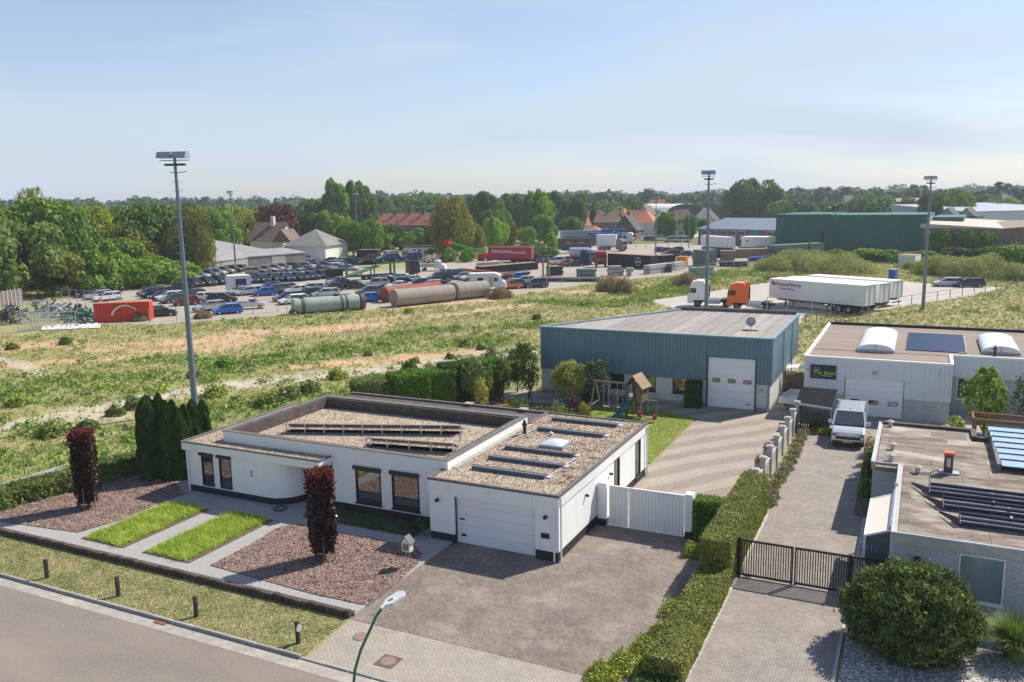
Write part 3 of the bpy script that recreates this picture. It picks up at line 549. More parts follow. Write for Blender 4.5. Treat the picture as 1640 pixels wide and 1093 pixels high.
b.add([(.27,-.2,1.17),(0,-.2,1.5),(0,.2,1.5),(.27,.2,1.17),(.25,-.2,1.14),(0,-.2,1.46),(0,.2,1.46),(.25,.2,1.14)], [(3,2,1,0),(4,5,6,7),(1,5,4,0),(7,6,2,3),(4,7,3,0)]); b.build('roof', M('slate', (.10,.11,.12), .6, .2), bh, local=True)
bol_l = ['farthest left', 'second from the left, above its own shadow', 'third from the left near the drain grate', 'with a pale round sign, nearest the driveway']
for i, (x, y) in enumerate(((-32.49,21.63), (-28.27,21.69), (-24.06,21.70), (-19.20,21.72))):
    t = thing('bollard', 'short black square bollard in the grass verge, '+bol_l[i], 'bollard', (x, y, .05), random.uniform(-8, 8), 'bollards on the verge')
    bb = MB(); bb.box(-.07, .07, -.07, .07, 0, .84); o = bb.build('post', M('bollard_black', (.03,.03,.032), .7, .3, 5), t, local=True, bevel=.02)
    for z in (.70, .78): one('band', t, M('faded_red', (.20,.06,.045), .6) if i else black_m, ('box', -.074, .074, -.074, .074, z-.018, z), local=True)
    if i == 3: one('round_sign', t, concrete_l, ('cyl', (.08,-.02,.62), (.12,-.02,.62), .13, .13, 16), ('bar', (.07,0,.62),(.1,0,.62),.05), local=True)
gr = MB(); gr.box(-.28,.28,-.16,.16,0,.02)
for i in range(7): gr.box(-.26+i*.078, -.225+i*.078, -.14, .14, .02, .032)
solid('drain_grate', 'rusty rectangular drain grate in the street gutter', 'drain grate', gr, M('rust', (.22,.10,.06), .9, .3, 8), (*(-25.02,20.91), .008))
for (x, y), l_, sq in (((-17.44,23.02), 'round rusty manhole cover in the pale apron, left of the lamp post', 0), ((-15.60,22.02), 'dark square manhole frame with round cover in the pale apron paving', 1)):
    mh = thing('manhole', l_, 'manhole', (x, y, .052)); 
    if sq: one('frame', mh, M('manhole_iron', (.13,.09,.08), .7, .3, 6), ('box', -.36,.36,-.36,.36,0,.012), local=True)
    one('cover', mh, M('cover_iron', (.24,.17,.14), .8, .25, 6), ('cyl', (0,0,.0), (0,0,.022), .28, .28, 24), local=True)
hose = MB()
for k in range(3): hose.tube([((.36-.03*k)*math.cos(t), (.36-.03*k)*math.sin(t), .03+.03*k) for t in np.linspace(0, 2*PI, 25)], .018, 6)
solid('garden_hose', 'dark green garden hose coiled on the path by the entrance', 'hose', hose, M('hose_green', (.02,.10,.06), .5), (*(-28.67,31.73), .145))
pl = thing('entrance_planter', 'tall tapered grey planter beside the glazed entrance', 'planter', (-28.15, 34.0, .14)); one('pot', pl, M('zinc_pot', (.30,.33,.35), .5, .1), ('cyl', (0,0,0), (0,0,1.0), .16, .26, 16), local=True)
stump = MB(); stump.cyl((0,0,0),(0,0,.55),.02,.02,6); stump.cyl((0,0,.5),(0,0,.6),.035,.03,6); solid('garden_tap', 'thin metal garden tap post by the rounded white wall', 'tap', stump, galv, (-28.7, 32.6, .14))
for x in (-24.5, -22.2, -26.6):
    solid('stepping_slab', {-24.5:'dark square slab in the grass strip under the left big window', -22.2:'dark square slab in the grass strip under the right big window', -26.6:'dark square slab at the start of the grass strip near the entrance'}[x], 'paving slab', MB().box(-.5,.5,-.42,.42,0,.03), M('dark_slab', (.11,.11,.115), .8, .2, 3), (x, 32.05, .15), 0, 'dark slabs in the grass strip')
# white side gate between garage and hedge
gt = thing('white_gate', 'white ribbed double side gate between the garage and the clipped hedge', 'gate', (-11, 36.55, .05))
for a, c in ((-12.78, -11.83), (-11.79, -9.18)):
    lf = MB(); lf.corr('x', 36.5, a, c, .1, 2.0, .16, .03, -1); lf.box(a, c, 36.505, 36.53, .1, 2.0); lf = lf.build('gate_leaf', white_panel, gt)
    each('leaf_frame', lf, white_panel, ('box', a, c, 36.44, 36.54, 2.0, 2.05), ('box', a, c, 36.44, 36.54, .06, .1))
for a, c in ((-13.28, -12.86), (-9.1, -8.75)):
    one('gate_pillar', gt, white_paint, ('box', a, c, 36.3, 36.75, .4, 2.16)); one('pillar_plinth', gt, plinth_m, ('box', a+.01, c-.01, 36.31, 36.74, .05, .4))
# ------------------------------------------------------------ vehicles
paint = M('car_paint', (1,1,1), .28, .0, objcol=True, coat=.6); cglass = M('car_glass', (.018,.024,.028), .06, .1, spec=.8); tyre = M('tyre', (.022,.022,.024), .85, .15); rim = M('wheel_rim', (.42,.43,.45), .35, .1, metal=.6)
trim = M('black_trim', (.025,.025,.027), .6, .1); lampw = M('headlamp', (.75,.77,.8), .1, .02); lampr = M('tail_lamp', (.45,.02,.015), .25, .05); plate_y = M('yellow_plate', (.70,.47,.03), .5, .02)
def wheel(parent, x, y, r=.32, w=.2, hub=rim):
    key = ('wheel', round(r,2), hub.name); 
    if key not in WH:
        b = MB(); b.cyl((0,-w/2,0),(0,w/2,0), r, r, 14, 0); b.cyl((0,-w/2-.012,0),(0,w/2+.012,0), r*.62, r*.62, 10, 1)
        o = b.build('wheel', [tyre, hub], parent, local=True); WH[key] = o.data
    else: o = link('wheel', WH[key], parent)
    o.location = (x, y, r); return o
WH = {}
def car_proto(kind):
    """faces +X, origin on the ground under its middle"""
    P_ = dict(hatch=(4.0,.86,1.48, [(-2,.32),(-2.02,.6),(-1.95,.95),(-1.6,.98),(.75,.98),(1.62,.80),(1.95,.62),(2.0,.34)], (-1.86,1.05), (-1.55,.30)),
             sedan=(4.6,.89,1.43, [(-2.28,.34),(-2.32,.65),(-2.25,1.0),(-1.5,1.02),(.95,.98),(1.9,.80),(2.27,.60),(2.3,.34)], (-1.72,1.15), (-1.05,.38)),
             wagon=(4.65,.9,1.5, [(-2.28,.34),(-2.32,.65),(-2.25,.98),(-1.5,1.0),(.95,.98),(1.9,.80),(2.28,.60),(2.3,.34)], (-2.2,1.2), (-1.9,.42)),
             suv=(4.6,.93,1.72, [(-2.25,.40),(-2.3,.75),(-2.22,1.08),(-1.5,1.12),(1.0,1.10),(1.95,.98),(2.25,.78),(2.28,.42)], (-2.16,1.25), (-1.82,.5)),
             van=(4.9,.95,1.95, [(-2.42,.38),(-2.45,.8),(-2.44,1.12),(-1.5,1.14),(1.5,1.14),(2.15,1.0),(2.42,.72),(2.45,.38)], (-2.42,2.0), (-2.36,1.15)))[kind]
    L, w, H, prof, cb, ct = P_; t = thing(kind+'_proto', 'x', 'car'); zb = prof[3][1]
    b = MB(); b.slab(prof, w, .10, 0, .12); zr = H; wr = w*.76
    x0, x1 = cb; x2, x3 = ct
    # roof skin and pillars in body colour, glass between
    b.add([(x2,-wr,zr-.05),(x3,-wr,zr-.05),(x3,wr,zr-.05),(x2,wr,zr-.05),(x2+.12,-wr*.8,zr),(x3-.12,-wr*.8,zr),(x3-.12,wr*.8,zr),(x2+.12,wr*.8,zr)], [(4,5,6,7),(0,1,5,4),(1,2,6,5),(2,3,7,6),(3,0,4,7)])
    for s in (-1, 1):
        b.bar((x0+.05, s*(w-.08), zb-.03), (x2+.03, s*wr, zr-.05), .07); b.bar((x1, s*(w-.07), zb-.03), (x3-.02, s*wr, zr-.05), .06); b.bar(((x0+x1)/2-.1, s*(w-.05), zb), ((x2+x3)/2-.05, s*(wr+.01), zr-.05), .08)
        if kind in ('suv','wagon','van'): b.bar((x0*.62+x1*.38-.15, s*(w-.05), zb), (x2*.62+x3*.38-.1, s*(wr+.01), zr-.05), .10)
    b.build('body', paint, t, local=True)
    g = MB(); wb = w-.07
    g.add([(x0,-wb,zb-.04),(x1,-wb,zb-.04),(x1,wb,zb-.04),(x0,wb,zb-.04),(x2,-wr,zr-.06),(x3,-wr,zr-.06),(x3,wr,zr-.06),(x2,wr,zr-.06)], [(0,1,5,4),(1,2,6,5),(2,3,7,6),(3,0,4,7),(4,5,6,7)])
    g.build('windows', cglass, t, local=True)
    r = .35 if kind in ('suv','van') else .31
    for sx in (-1, 1):
        for s in (-1, 1): wheel(t, sx*L*.305, s*(w-.1), r)
    a = MB()
    for sx in (-1, 1):
        for s in (-1, 1): a.cyl((sx*L*.305, s*(w-.02), r+.02), (sx*L*.305, s*(w-.25), r+.02), r+.06, r+.06, 14)
    a.box(-L/2+.02, L/2-.02, -w+.1, w-.1, .2, .36); a.build('underbody', trim, t, local=True)
    for s in (-1, 1):
        h = MB(); h.obox((L/2-.12, s*(w-.26), .68 if kind not in ('suv','van') else .86), (.16, .34, .13)); h.build('headlight', lampw, t, local=True)
        h = MB(); h.obox((-L/2+.06, s*(w-.17), .82 if kind not in ('suv','van') else .98), (.14, .2, .22)); h.build('tail_light', lampr, t, local=True)
        h = MB(); h.obox((x1-.15, s*(w+.09), zb+.05), (.1, .16, .11)); h.build('mirror', trim, t, local=True)
    h = MB(); h.obox((L/2-.01, 0, .5), (.04, 1.0, .18)); h.build('grille', trim, t, local=True)
    return t
PROTO = {}
CC = dict(black=(.018,.018,.02), navy=(.02,.03,.06), blue=(.02,.05,.13), brightblue=(.01,.13,.55), grey=(.10,.11,.12), silver=(.42,.44,.47), white=(.80,.80,.79), beige=(.36,.31,.26), brown=(.10,.075,.06), red=(.50,.02,.03), maroon=(.22,.015,.03), green=(.03,.045,.035), orange=(.60,.16,.05), palegreen=(.45,.55,.50))
def put_car(pos, kind, colr, label, group=None, z=0, pitch_=0):
    if kind not in PROTO: PROTO[kind] = [car_proto(kind), False]
    pr, used = PROTO[kind]
    o = pr if not used else copy_tree(pr); PROTO[kind][1] = True
    o.name = {'van':'van'}.get(kind, 'parked_car'); o.location = (pos[0], pos[1], z); o.rotation_euler = (0, R(pitch_), R(pos[2]+random.uniform(-2,2)))
    if o is pr: KIDS[o.name] = list(o.children)
    PROTO[kind][0] = pr
    c = CC[colr]; f = random.uniform(.85, 1.1)
    for ch in o.children: ch.color = (c[0]*f, c[1]*f, c[2]*f, 1)
    o['label'] = label; o['category'] = 'van' if kind == 'van' else 'car'
    if group: o['group'] = group
    elif 'group' in o: del o['group']
    return o
ORD = ['first','second','third','fourth','fifth','sixth','seventh','eighth','ninth','tenth','eleventh','twelfth','thirteenth','fourteenth','fifteenth']
# row of dark cars facing the street side, either side of the site trailer
for i, q in enumerate(((-123.44,117.52,344), (-122.72,120.10,344), (-122.11,122.70,343))): put_car(q, 'suv', ('black','green','navy')[i], f"{('black','dark green','navy')[i]} SUV, {ORD[i]} from the left in the short row left of the site trailer", 'dark cars in the middle row')
for i, q in enumerate(((-117.82,126.40,335), (-116.34,128.08,334), (-114.71,129.81,333), (-113.20,131.53,333), (-111.55,133.30,332), (-110.76,136.19,331), (-110.09,139.12,330))):
    put_car(q, 'suv', ('navy','navy','black','blue','black','blue','navy')[i], f"{('navy','navy','black','dark blue','black','dark blue','navy')[i]} SUV, {ORD[i]} to the right of the site trailer in the front row", 'dark cars in the middle row')
# row of beige cars behind
for i, q in enumerate(((-135.69,128.00,382), (-135.89,130.73,381), (-136.24,133.50,381), (-137.93,137.51,380), (-139.69,141.72,380), (-140.12,144.84,379), (-140.57,148.07,379))):
    put_car(q, 'suv' if i else 'wagon', ('beige','silver','grey','silver','beige','navy','silver')[i], f"{('beige','silver','grey','silver','beige','navy','silver')[i]} car, {ORD[i]} from the left in the row behind the site trailer", 'back row of pale cars')
for i, q in enumerate(((-130.97,142.41,381), (-132.43,146.81,380), (-132.75,150.03,380), (-133.08,153.36,379))):
    put_car(q, 'suv', 'beige', f"beige SUV facing right, {ORD[i]} of four by the grass bank", 'beige cars by the grass bank')
for i, q in enumerate(((-124.21,138.17,342), (-122.65,140.05,341), (-121.20,141.92,340), (-119.60,143.84,340), (-117.99,145.79,339), (-117.51,149.02,338))):
    put_car(q, 'hatch', ('beige','silver','silver','palegreen','navy','black')[i], f"{('beige','silver','silver','pale green','navy','black')[i]} hatchback half hidden behind the dark SUVs, {ORD[i]} from the left", 'half hidden middle cars')
for i, (q, c, k) in enumerate((((-131.26,155.56,370),'navy','suv'), ((-129.73,157.70,369),'beige','suv'), ((-128.49,159.80,369),'blue','hatch'), ((-127.39,161.89,368),'black','hatch'), ((-127.48,165.60,368),'grey','hatch'), ((-147.40,173.14,370),'brown','suv'), ((-148.22,177.33,370),'black','suv'), ((-146.11,177.79,359),'white','suv'), ((-147.46,182.02,359),'navy','hatch'), ((-147.43,184.35,359),'blue','sedan'), ((-142.73,180.76,58),'palegreen','hatch'), ((-135.81,175.72,378),'navy','sedan'), ((-132.95,176.36,377),'silver','sedan'), ((-119.93,156.62,367),'white','suv'), ((-116.37,155.82,377),'silver','wagon'), ((-125.35,169.96,366),'navy','suv'), ((-130.61,179.01,366),'blue','sedan'))):
    put_car(q, k, c, f"{c} {k.replace('suv','SUV')} near the grey sheds, {ORD[i] if i < 9 else ORD[i-9]} from the left of the {'front' if i < 9 else 'rear'} half", 'cars crowded near the grey sheds')
# left group
for q, k, c, l_ in (((-120.09,104.54,251),'wagon','navy','navy estate leftmost in the fan of cars right of the red container'), ((-116.19,101.87,251),'suv','black','black SUV second in the fan of cars behind the red container'), ((-112.93,100.11,250),'hatch','navy','dark blue hatchback third in the fan, beside a white MPV'), ((-110.62,99.94,248),'wagon','white','white MPV in the fan of cars left of the tall mast'), ((-106.97,97.60,248),'wagon','grey','silver-grey estate at the near end of the fan, left of the mast'),
    ((-120.03,110.72,232),'suv','navy','navy SUV behind the white MPV, left of the tall mast'), ((-102.53,95.70,233),'hatch','maroon','maroon hatchback in front of the tall mast'), ((-95.99,84.63,51),'wagon','black','black estate parked against the right end of the red container'), ((-107.32,102.77,81),'suv','green','dark green SUV right behind the tall mast'), ((-103.69,101.23,54),'hatch','white','white hatchback behind a black one, right of the mast'),
    ((-100.05,100.65,397),'wagon','black','black estate just right of the white hatchback, right of the mast'), ((-93.68,91.66,248),'wagon','silver','silver estate behind the bright blue hatchback'), ((-88.43,89.86,232),'hatch','brightblue','bright blue hatchback nearest the field'), ((-99.55,109.83,229),'hatch','brightblue','bright blue hatchback farther back in the middle of the yard'), ((-105.04,110.10,249),'sedan','silver','silver saloon left end of the middle group'), ((-103.13,109.70,246),'wagon','silver','silver estate touching the bright blue hatchback'),
    ((-131.33,105.22,403),'suv','black','black SUV alone on the grass under the trees'), ((-103.36,115.69,242),'suv','navy','navy SUV behind the farther bright blue hatchback'), ((-99.35,113.81,66),'suv','grey','dark grey SUV with its tail to the camera in the middle group'), ((-100.60,117.56,61),'wagon','beige','beige estate in the middle group'), ((-96.52,114.67,230),'sedan','white','white saloon roof in the middle group left of the tank'), ((-96.13,117.84,224),'wagon','silver','silver estate behind the pale green tank'),
    ((-90.74,105.29,243),'wagon','navy','dark blue estate left of the pale green tank'), ((-87.07,102.27,240),'wagon','white','white estate right behind the end of the pale green tank'), ((-91.21,112.39,59),'hatch','black','black hatchback with red lamps behind the pale green tank'), ((-88.05,111.49,223),'wagon','palegreen','pale green estate over the pale green tank'), ((-93.15,119.77,225),'hatch','navy','navy hatchback alone above the pale green tank'), ((-95.77,126.68,57),'hatch','black','black hatchback behind the car transporter tail'), ((-99.88,130.23,227),'sedan','white','white saloon near the green loader'),
    ((-90.78,123.66,386),'sedan','black','black saloon with red tail lamps under the transporter ramp'), ((-83.10,116.77,225),'wagon','grey','large dark grey estate left of the rusty tank'), ((-89.01,127.49,215),'suv','silver','silver SUV behind the large grey estate'), ((-77.37,107.81,226),'hatch','brightblue','small bright blue car peeping past the end of the green tank'), ((-92.23,134.84,54),'sedan','navy','navy saloon under the transporter'), ((-91.82,138.74,223),'sedan','palegreen','pale saloon under the transporter'),
    ((-86.55,132.81,48),'hatch','black','black hatchback with red tail lamps above the brown tank'), ((-87.11,136.27,233),'sedan','white','white saloon above the brown tank'), ((-82.06,130.63,232),'wagon','blue','blue estate just above the brown tank'), ((-83.35,125.84,234),'sedan','white','white saloon touching the rust red tank'), ((-76.90,111.36,235),'hatch','navy','dark nose of a car left of the rust red tank'), ((-78.23,128.42,231),'wagon','silver','silver estate above the right half of the brown tank'), ((-75.84,128.05,231),'hatch','navy','navy hatchback above the gap between the brown tanks'), ((-72.68,125.84,230),'hatch','silver','silver hatchback over the second brown tank'), ((-71.81,127.13,229),'hatch','palegreen','pale green hatchback over the second brown tank'),
    ((-83.84,140.94,236),'suv','black','black SUV left of the orange beam'), ((-84.60,144.65,235),'hatch','grey','grey hatchback squeezed beside the black SUV left of the orange beam'), ((-83.01,145.08,235),'suv','navy','navy SUV at the left end of the orange beam'), ((-80.66,144.40,234),'hatch','silver','silver hatchback under the orange beam'), ((-78.36,143.73,234),'sedan','white','white saloon under the orange beam'), ((-75.75,143.17,233),'sedan','silver','second pale saloon under the orange beam'), ((-72.53,141.57,232),'wagon','silver','silver estate under the right half of the orange beam'), ((-70.16,141.02,46),'sedan','navy','navy saloon behind the white camper van'),
    ((-63.29,132.78,45),'suv','grey','grey SUV with one red tail lamp right of the orange car'), ((-64.01,131.52,41),'hatch','orange','small orange car right of the camper van'), ((-60.77,134.59,212),'suv','navy','dark SUV seen from the side at the right end of the yard'), ((-65.33,140.00,215),'hatch','silver','silver hatchback behind the dark SUV at the right end'), ((-69.74,146.10,216),'hatch','brightblue','blue van roof behind the orange beam end'),
    ((-83.68,187.35,224),'wagon','navy','navy estate behind the red trailer'), ((-82.33,187.65,224),'suv','grey','grey SUV right of the red trailer'), ((-73.45,180.16,222),'hatch','red','bright red hatchback next to the white van near the tanker'), ((-70.98,178.94,222),'sedan','navy','navy saloon in front of the silver tanker'), ((-70.88,182.59,221),'sedan','black','dark saloon half behind the navy one at the tanker'),
    ((-65.40,230.48,36),'hatch','blue','leftmost of the cars parked beyond the black containers'), ((-63.02,228.24,35),'hatch','black','second of the cars parked beyond the black containers'), ((-61.54,231.17,215),'hatch','navy','third of the cars parked beyond the black containers'), ((-58.49,214.25,215),'suv','navy','dark SUV in front of the others beyond the black containers'), ((-55.09,214.92,214),'hatch','blue','rightmost blue car beyond the black containers'), ((-87.31,291.63,37),'hatch','grey','small car far back beside the pale trucks'),
    ((3.84,155.39,195),'wagon','silver','silver estate on the pale gravel lot near the right edge'), ((6.80,155.23,193),'wagon','navy','dark blue estate on the pale gravel lot, rightmost')):
    put_car(q, k, c, l_)
for i, q in enumerate(((-140.98,104.47,253), (-136.63,102.57,253), (-132.48,100.76,253), (-128.40,99.06,252), (-124.49,97.43,252), (-120.53,95.94,251))):
    put_car(q, 'wagon', ('white','grey','grey','navy','silver','white')[i], f"{('white','grey','grey','navy','silver','white')[i]} car behind the mesh fence left of the red container, {ORD[i]} from the left", 'cars behind the mesh fence')
put_car((-76.40,183.18,228), 'van', 'white', 'white delivery van beside the bright red hatchback'); put_car((-84.29,146.08,235), 'van', 'white', 'white van among the cars left of the orange beam')
put_car((-76.46,280.64,215), 'van', 'silver', 'pale van far back left of the brick office'); put_car((-72.97,281.05,215), 'van', 'white', 'white van far back next to the pale van near the brick office'); put_car((-130.76,194.97,34), 'van', 'white', 'white panel van beyond the car transporter')
put_car((-118.10,165.95,35)[:2]+((-118.10,165.95,215)[2],), 'suv', 'brown', 'brown SUV on the ramp of the green car transporter', z=1.2)

# --- detailed silver van on the side drive
vn = thing('van', 'silver passenger van with yellow number plate parked on the side drive', 'van', (-3.62, 56.35, .05), 270+2)
silver = M('silver_paint', (.62,.64,.68), .22, .03, 2, metal=.35, coat=.7)
b = MB(); prof = [(-2.42,.32),(-2.45,.9),(-2.40,1.25),(1.55,1.22),(2.12,1.06),(2.38,.92),(2.46,.62),(2.44,.28)]
b.slab(prof, .95, .06, 0, .10); b.build('lower_body', silver, vn, local=True, bevel=.03)
b = MB(); R4 = [(-2.30,.80,1.90),(.62,.80,1.90),(.62,-.80,1.90),(-2.30,-.80,1.90)]; B4 = [(-2.40,.93,1.2),(1.62,.93,1.2),(1.62,-.93,1.2),(-2.40,-.93,1.2)]
T4 = [(-2.15,.66,1.97),(.45,.66,1.97),(.45,-.66,1.97),(-2.15,-.66,1.97)]
b.add(R4+T4, [(7,6,5,4),(0,4,5,1)[::-1],(1,5,6,2)[::-1],(2,6,7,3)[::-1],(3,7,4,0)[::-1]])
b.add(B4+R4, [(0,3,7,4)])
for s in (-1, 1):
    b.bar((1.62,s*.93,1.2),(.62,s*.80,1.9),.10); b.bar((.55,s*.94,1.2),(.30,s*.82,1.9),.10); b.bar((-.75,s*.94,1.2),(-.75,s*.82,1.9),.12); b.bar((-2.36,s*.93,1.2),(-2.28,s*.80,1.9),.18)
    b.add([(-2.4,s*.935,1.2),(1.62,s*.935,1.2),(1.55,s*.915,1.32),(-2.4,s*.915,1.32)], [(0,1,2,3)])
for y in (-.45,-.27,-.09,.09,.27,.45): b.box(-2.05, .35, y-.035, y+.035, 1.96, 1.985)
b.build('roof', silver, vn, local=True)
b = MB(); b.add([(x*.995,y*.985,z) for x,y,z in B4+R4], [(1,0,4,5),(2,1,5,6),(3,2,6,7)]); b.build('windows', cglass, vn, local=True)
ws_ = one('windscreen', vn, M('windscreen', (.05,.075,.08), .05, .1), ('add', [(1.60,.84,1.24),(1.60,-.84,1.24),(.68,-.74,1.86),(.68,.74,1.86)], [(0,1,2,3)]), local=True)
ws_.location = (.03,0,.02)
one('bonnet_line', vn, trim, ('box', 1.56, 1.66, -.86, .86, 1.195, 1.225), local=True)
one('grille', vn, trim, ('box', 2.40, 2.478, -.70, .70, .55, .71), ('box', 2.38, 2.45, -.6, .6, .34, .44), local=True); one('grille_bar', vn, alu, ('box', 2.36, 2.465, -.66, .66, .74, .86), ('box', 2.42, 2.49, -.80, .80, .47, .50), local=True)
vlamp = M('van_lamp', (.16,.18,.21), .08, .1, spec=.9)
one('badge', vn, alu, ('cyl', (2.455,0,.80),(2.49,0,.80),.085,.085,16), local=True); one('bumper', vn, trim, ('box', 2.2, 2.50, -.90, .90, .22, .34), local=True)
one('number_plate', vn, plate_y, ('box', 2.49, 2.50, -.27, .27, .35, .46), local=True)
for s in (-1,1):
    one('headlight', vn, vlamp, ('box', 2.20, 2.462, s*.70-.20, s*.70+.20, .72, .89), local=True, bevel=.02); one('fog_light_trim', vn, trim, ('box', 2.38, 2.47, s*.74-.14, s*.74+.14, .36, .46), local=True)
    one('mirror', vn, silver, ('box', 1.22, 1.34, s*1.10-.13, s*1.10+.13, 1.22, 1.44), local=True, bevel=.03)
    one('door_handle', vn, trim, ('box', .1, .3, s*.955-.01, s*.955+.01, 1.05, 1.09), local=True)
for x in (-1.5, 1.5):
    for y in (-.83,.83): wheel(vn, x, y, .35, .22)
each('wheel_arch', vn, trim, *[('cyl', (x, s*.935, .36), (x, s*.7, .36), .42, .42, 16) for x in (-1.5,1.5) for s in (-1,1)], local=True)
one('antenna_base', vn, black_m, ('cyl', (.4,0,1.97),(.4,0,2.03),.04,.02,8), local=True)

# --- trucks and trailers
darkhub = M('dark_hub', (.10,.10,.105), .6, .2)
def tractor(pos, colr, label, axles=1):
    t = thing('truck_tractor', label, 'truck', (pos[0], pos[1], .024), pos[2], 'lorry cabs without trailers on the lot'); pm = M('cab_'+colr, CC[colr] if colr != 'orange2' else (.78,.13,.012), .35, .03, coat=.4)
    b = MB(); b.slab([(.6,.95),(.6,3.3),(.75,3.65),(1.6,3.72),(2.35,3.5),(2.72,2.75),(2.86,1.9),(2.92,.55),(2.2,.5),(2.1,.95)], 1.24, .04, 0, .10); b.build('cab', pm, t, local=True)
    ws_ = one('windscreen', t, cglass, ('add', [(2.80,1.08,2.02),(2.80,-1.08,2.02),(2.68,-1.02,2.78),(2.68,1.02,2.78)], [(0,1,2,3)]), local=True); ws_.location = (.08,0,0)
    for s in (-1,1):
        one('side_window', t, cglass, ('box', 1.75, 2.5, s*1.245-.006, s*1.245+.006, 1.98, 2.65), local=True); one('side_deflector', t, pm, ('box', .05, .6, s*1.2-.03, s*1.2+.03, .95, 3.5), local=True)
        one('deflector_gap', t, trim, ('box', .02, .5, s*1.18-.045, s*1.18+.045, 1.3, 2.9), local=True)
        one('headlight', t, lampw, ('box', 2.86, 2.95, s*.95-.2, s*.95+.2, .75, .95), local=True); one('mirror', t, trim, ('box', 2.62, 2.72, s*1.42-.12, s*1.42+.12, 2.0, 2.7), local=True)
        one('fuel_tank', t, galv, ('box', -1.55, .35, s*.98-.28, s*.98+.28, .5, 1.05), local=True, bevel=.06); one('mudguard', t, trim, ('box', -3.0,-1.75, s*.95-.3, s*.95+.3, 1.06,1.12), local=True)
    one('grille', t, trim, ('box', 2.9,2.96,-.8,.8,.9,1.6), local=True)
    one('chassis', t, trim, ('box', -3.4,2.6,-.45,.45,.62,.92), local=True); one('coupling_plate', t, dark_rub, ('cyl', (-2.1,0,.95),(-2.1,0,1.1),.5,.5,14), local=True)
    for x, ys in ((1.55,(-1.06,1.06)), (-2.35,(-.95,.95))):
        for y in ys: wheel(t, x, y, .5, .34 if x > 0 else .5, darkhub)
    return t
tractor((-26.72,118.54,189), 'white', 'white lorry cab without trailer, left of the orange one, behind the mast')
tractor((-20.92,116.91,186), 'orange2', 'bright orange lorry cab without trailer left of the long white trailers')
def text(body, size, parent, mat, loc, rot, name='lettering', ext=.01, font=None):
    cu = bpy.data.curves.new('t', 'FONT'); cu.body = body; cu.size = size; cu.extrude = ext; cu.align_x = 'CENTER'; cu.align_y = 'CENTER'
    o = bpy.data.objects.new('t', cu); me = bpy.data.meshes.new_from_object(o); bpy.data.objects.remove(o); me.name = name
    me.materials.clear(); me.materials.append(mat); r = link(name, me, parent); r.location = loc; r.rotation_euler = [R(a) for a in rot]; return r
def trailer(p0, p1, H0, H1, label, cat='trailer', body=None, name='semi_trailer', w=2.5, group=None, wheels=True):
    """p0 front, p1 rear ground points of the near side"""
    d = Vector((p1[0]-p0[0], p1[1]-p0[1])); L = d.length; a = math.degrees(math.atan2(d.y, d.x)); t = thing(name, label, cat, (p0[0], p0[1], .02), a, group)
    one('body', t, body, ('box', 0, L, 0, w, H0, H1), local=True); one('roof_rim', t, white_panel if body in WT else body, ('box', -.03, L+.03, -.03, w+.03, H1, H1+.06), local=True)
    each('rear_frame', t, galv, ('box', L, L+.05, 0, .1, H0, H1), ('box', L, L+.05, w-.1, w, H0, H1), ('box', L, L+.05, .1, w-.1, H1-.12, H1), ('box', L, L+.05, w/2-.03, w/2+.03, H0, H1-.12), local=True)
    if wheels:
        one('chassis', t, trim, ('box', .8, L-.2, w*.3, w*.7, H0-.3, H0), ('box', 2.4, 2.55, .3, .45, .1, H0), ('box', 2.4, 2.55, w-.45, w-.3, .1, H0), ('box', L-.1, L, .1, w-.1, .5, .65), local=True)
        for k in range(3):
            for y in (.28, w-.28): wheel(t, L-2.2-k*1.35, y, .5, .4, galv)
        each('side_guard', t, galv, ('box', 3.2, L-5.6, .05, .09, .55, .65), ('box', 3.2, L-5.6, .05, .09, .85, .95), local=True)
    return t, L
WT = []; wtm = M('trailer_white', (.78,.78,.76), .5, .05, .6, spots=(.5,.5,.8,(.58,.57,.52),.4)); WT.append(wtm)
p0, p1 = (-19.15,121.7), (-6.44,115.3)
t, L = trailer(p0, p1, 1.15, 3.75, 'long white box trailer with large dark lettering, nearest of the three', body=wtm, group='white trailers parked side by side')
red_m = M('logo_red', (.6,.02,.03), .5); nav_m = M('logo_navy', (.02,.03,.10), .5)
text('Heisterkamp', .78, t, nav_m, (3.1,-.02,3.15), (90,0,0)); text('Trailer Rental', .42, t, nav_m, (2.9,-.02,2.55), (90,0,0)); one('logo', t, nav_m, ('box', .55,1.0,-.03,-.005,2.95,3.35), local=True); one('logo', t, red_m, ('box', .35,.8,-.035,-.006,3.2,3.5), local=True)
trailer((-17.6,125.9), (-4.9,119.5), 1.15, 3.6, 'middle white box trailer of the three parked side by side', body=wtm, group='white trailers parked side by side')
trailer((-15.2,131.2), (-3.5,125.3), 1.15, 3.45, 'farthest of the three white box trailers, next to the blue toilet', body=wtm, group='white trailers parked side by side')
redt = M('trailer_red', (.34,.018,.045), .45, .08, .5)
t, L = trailer((-93.6,180.3), (-83.2,182.4), 1.2, 3.95, 'dark red box trailer with white lettering beside the green boom lift', body=redt)
text('TIMTRANS', 1.05, t, white_panel, (3.3,-.03,2.9), (90,0,0)); text('SCHIJNDEL', .7, t, white_panel, (7.6,-.03,2.7), (90,0,0))
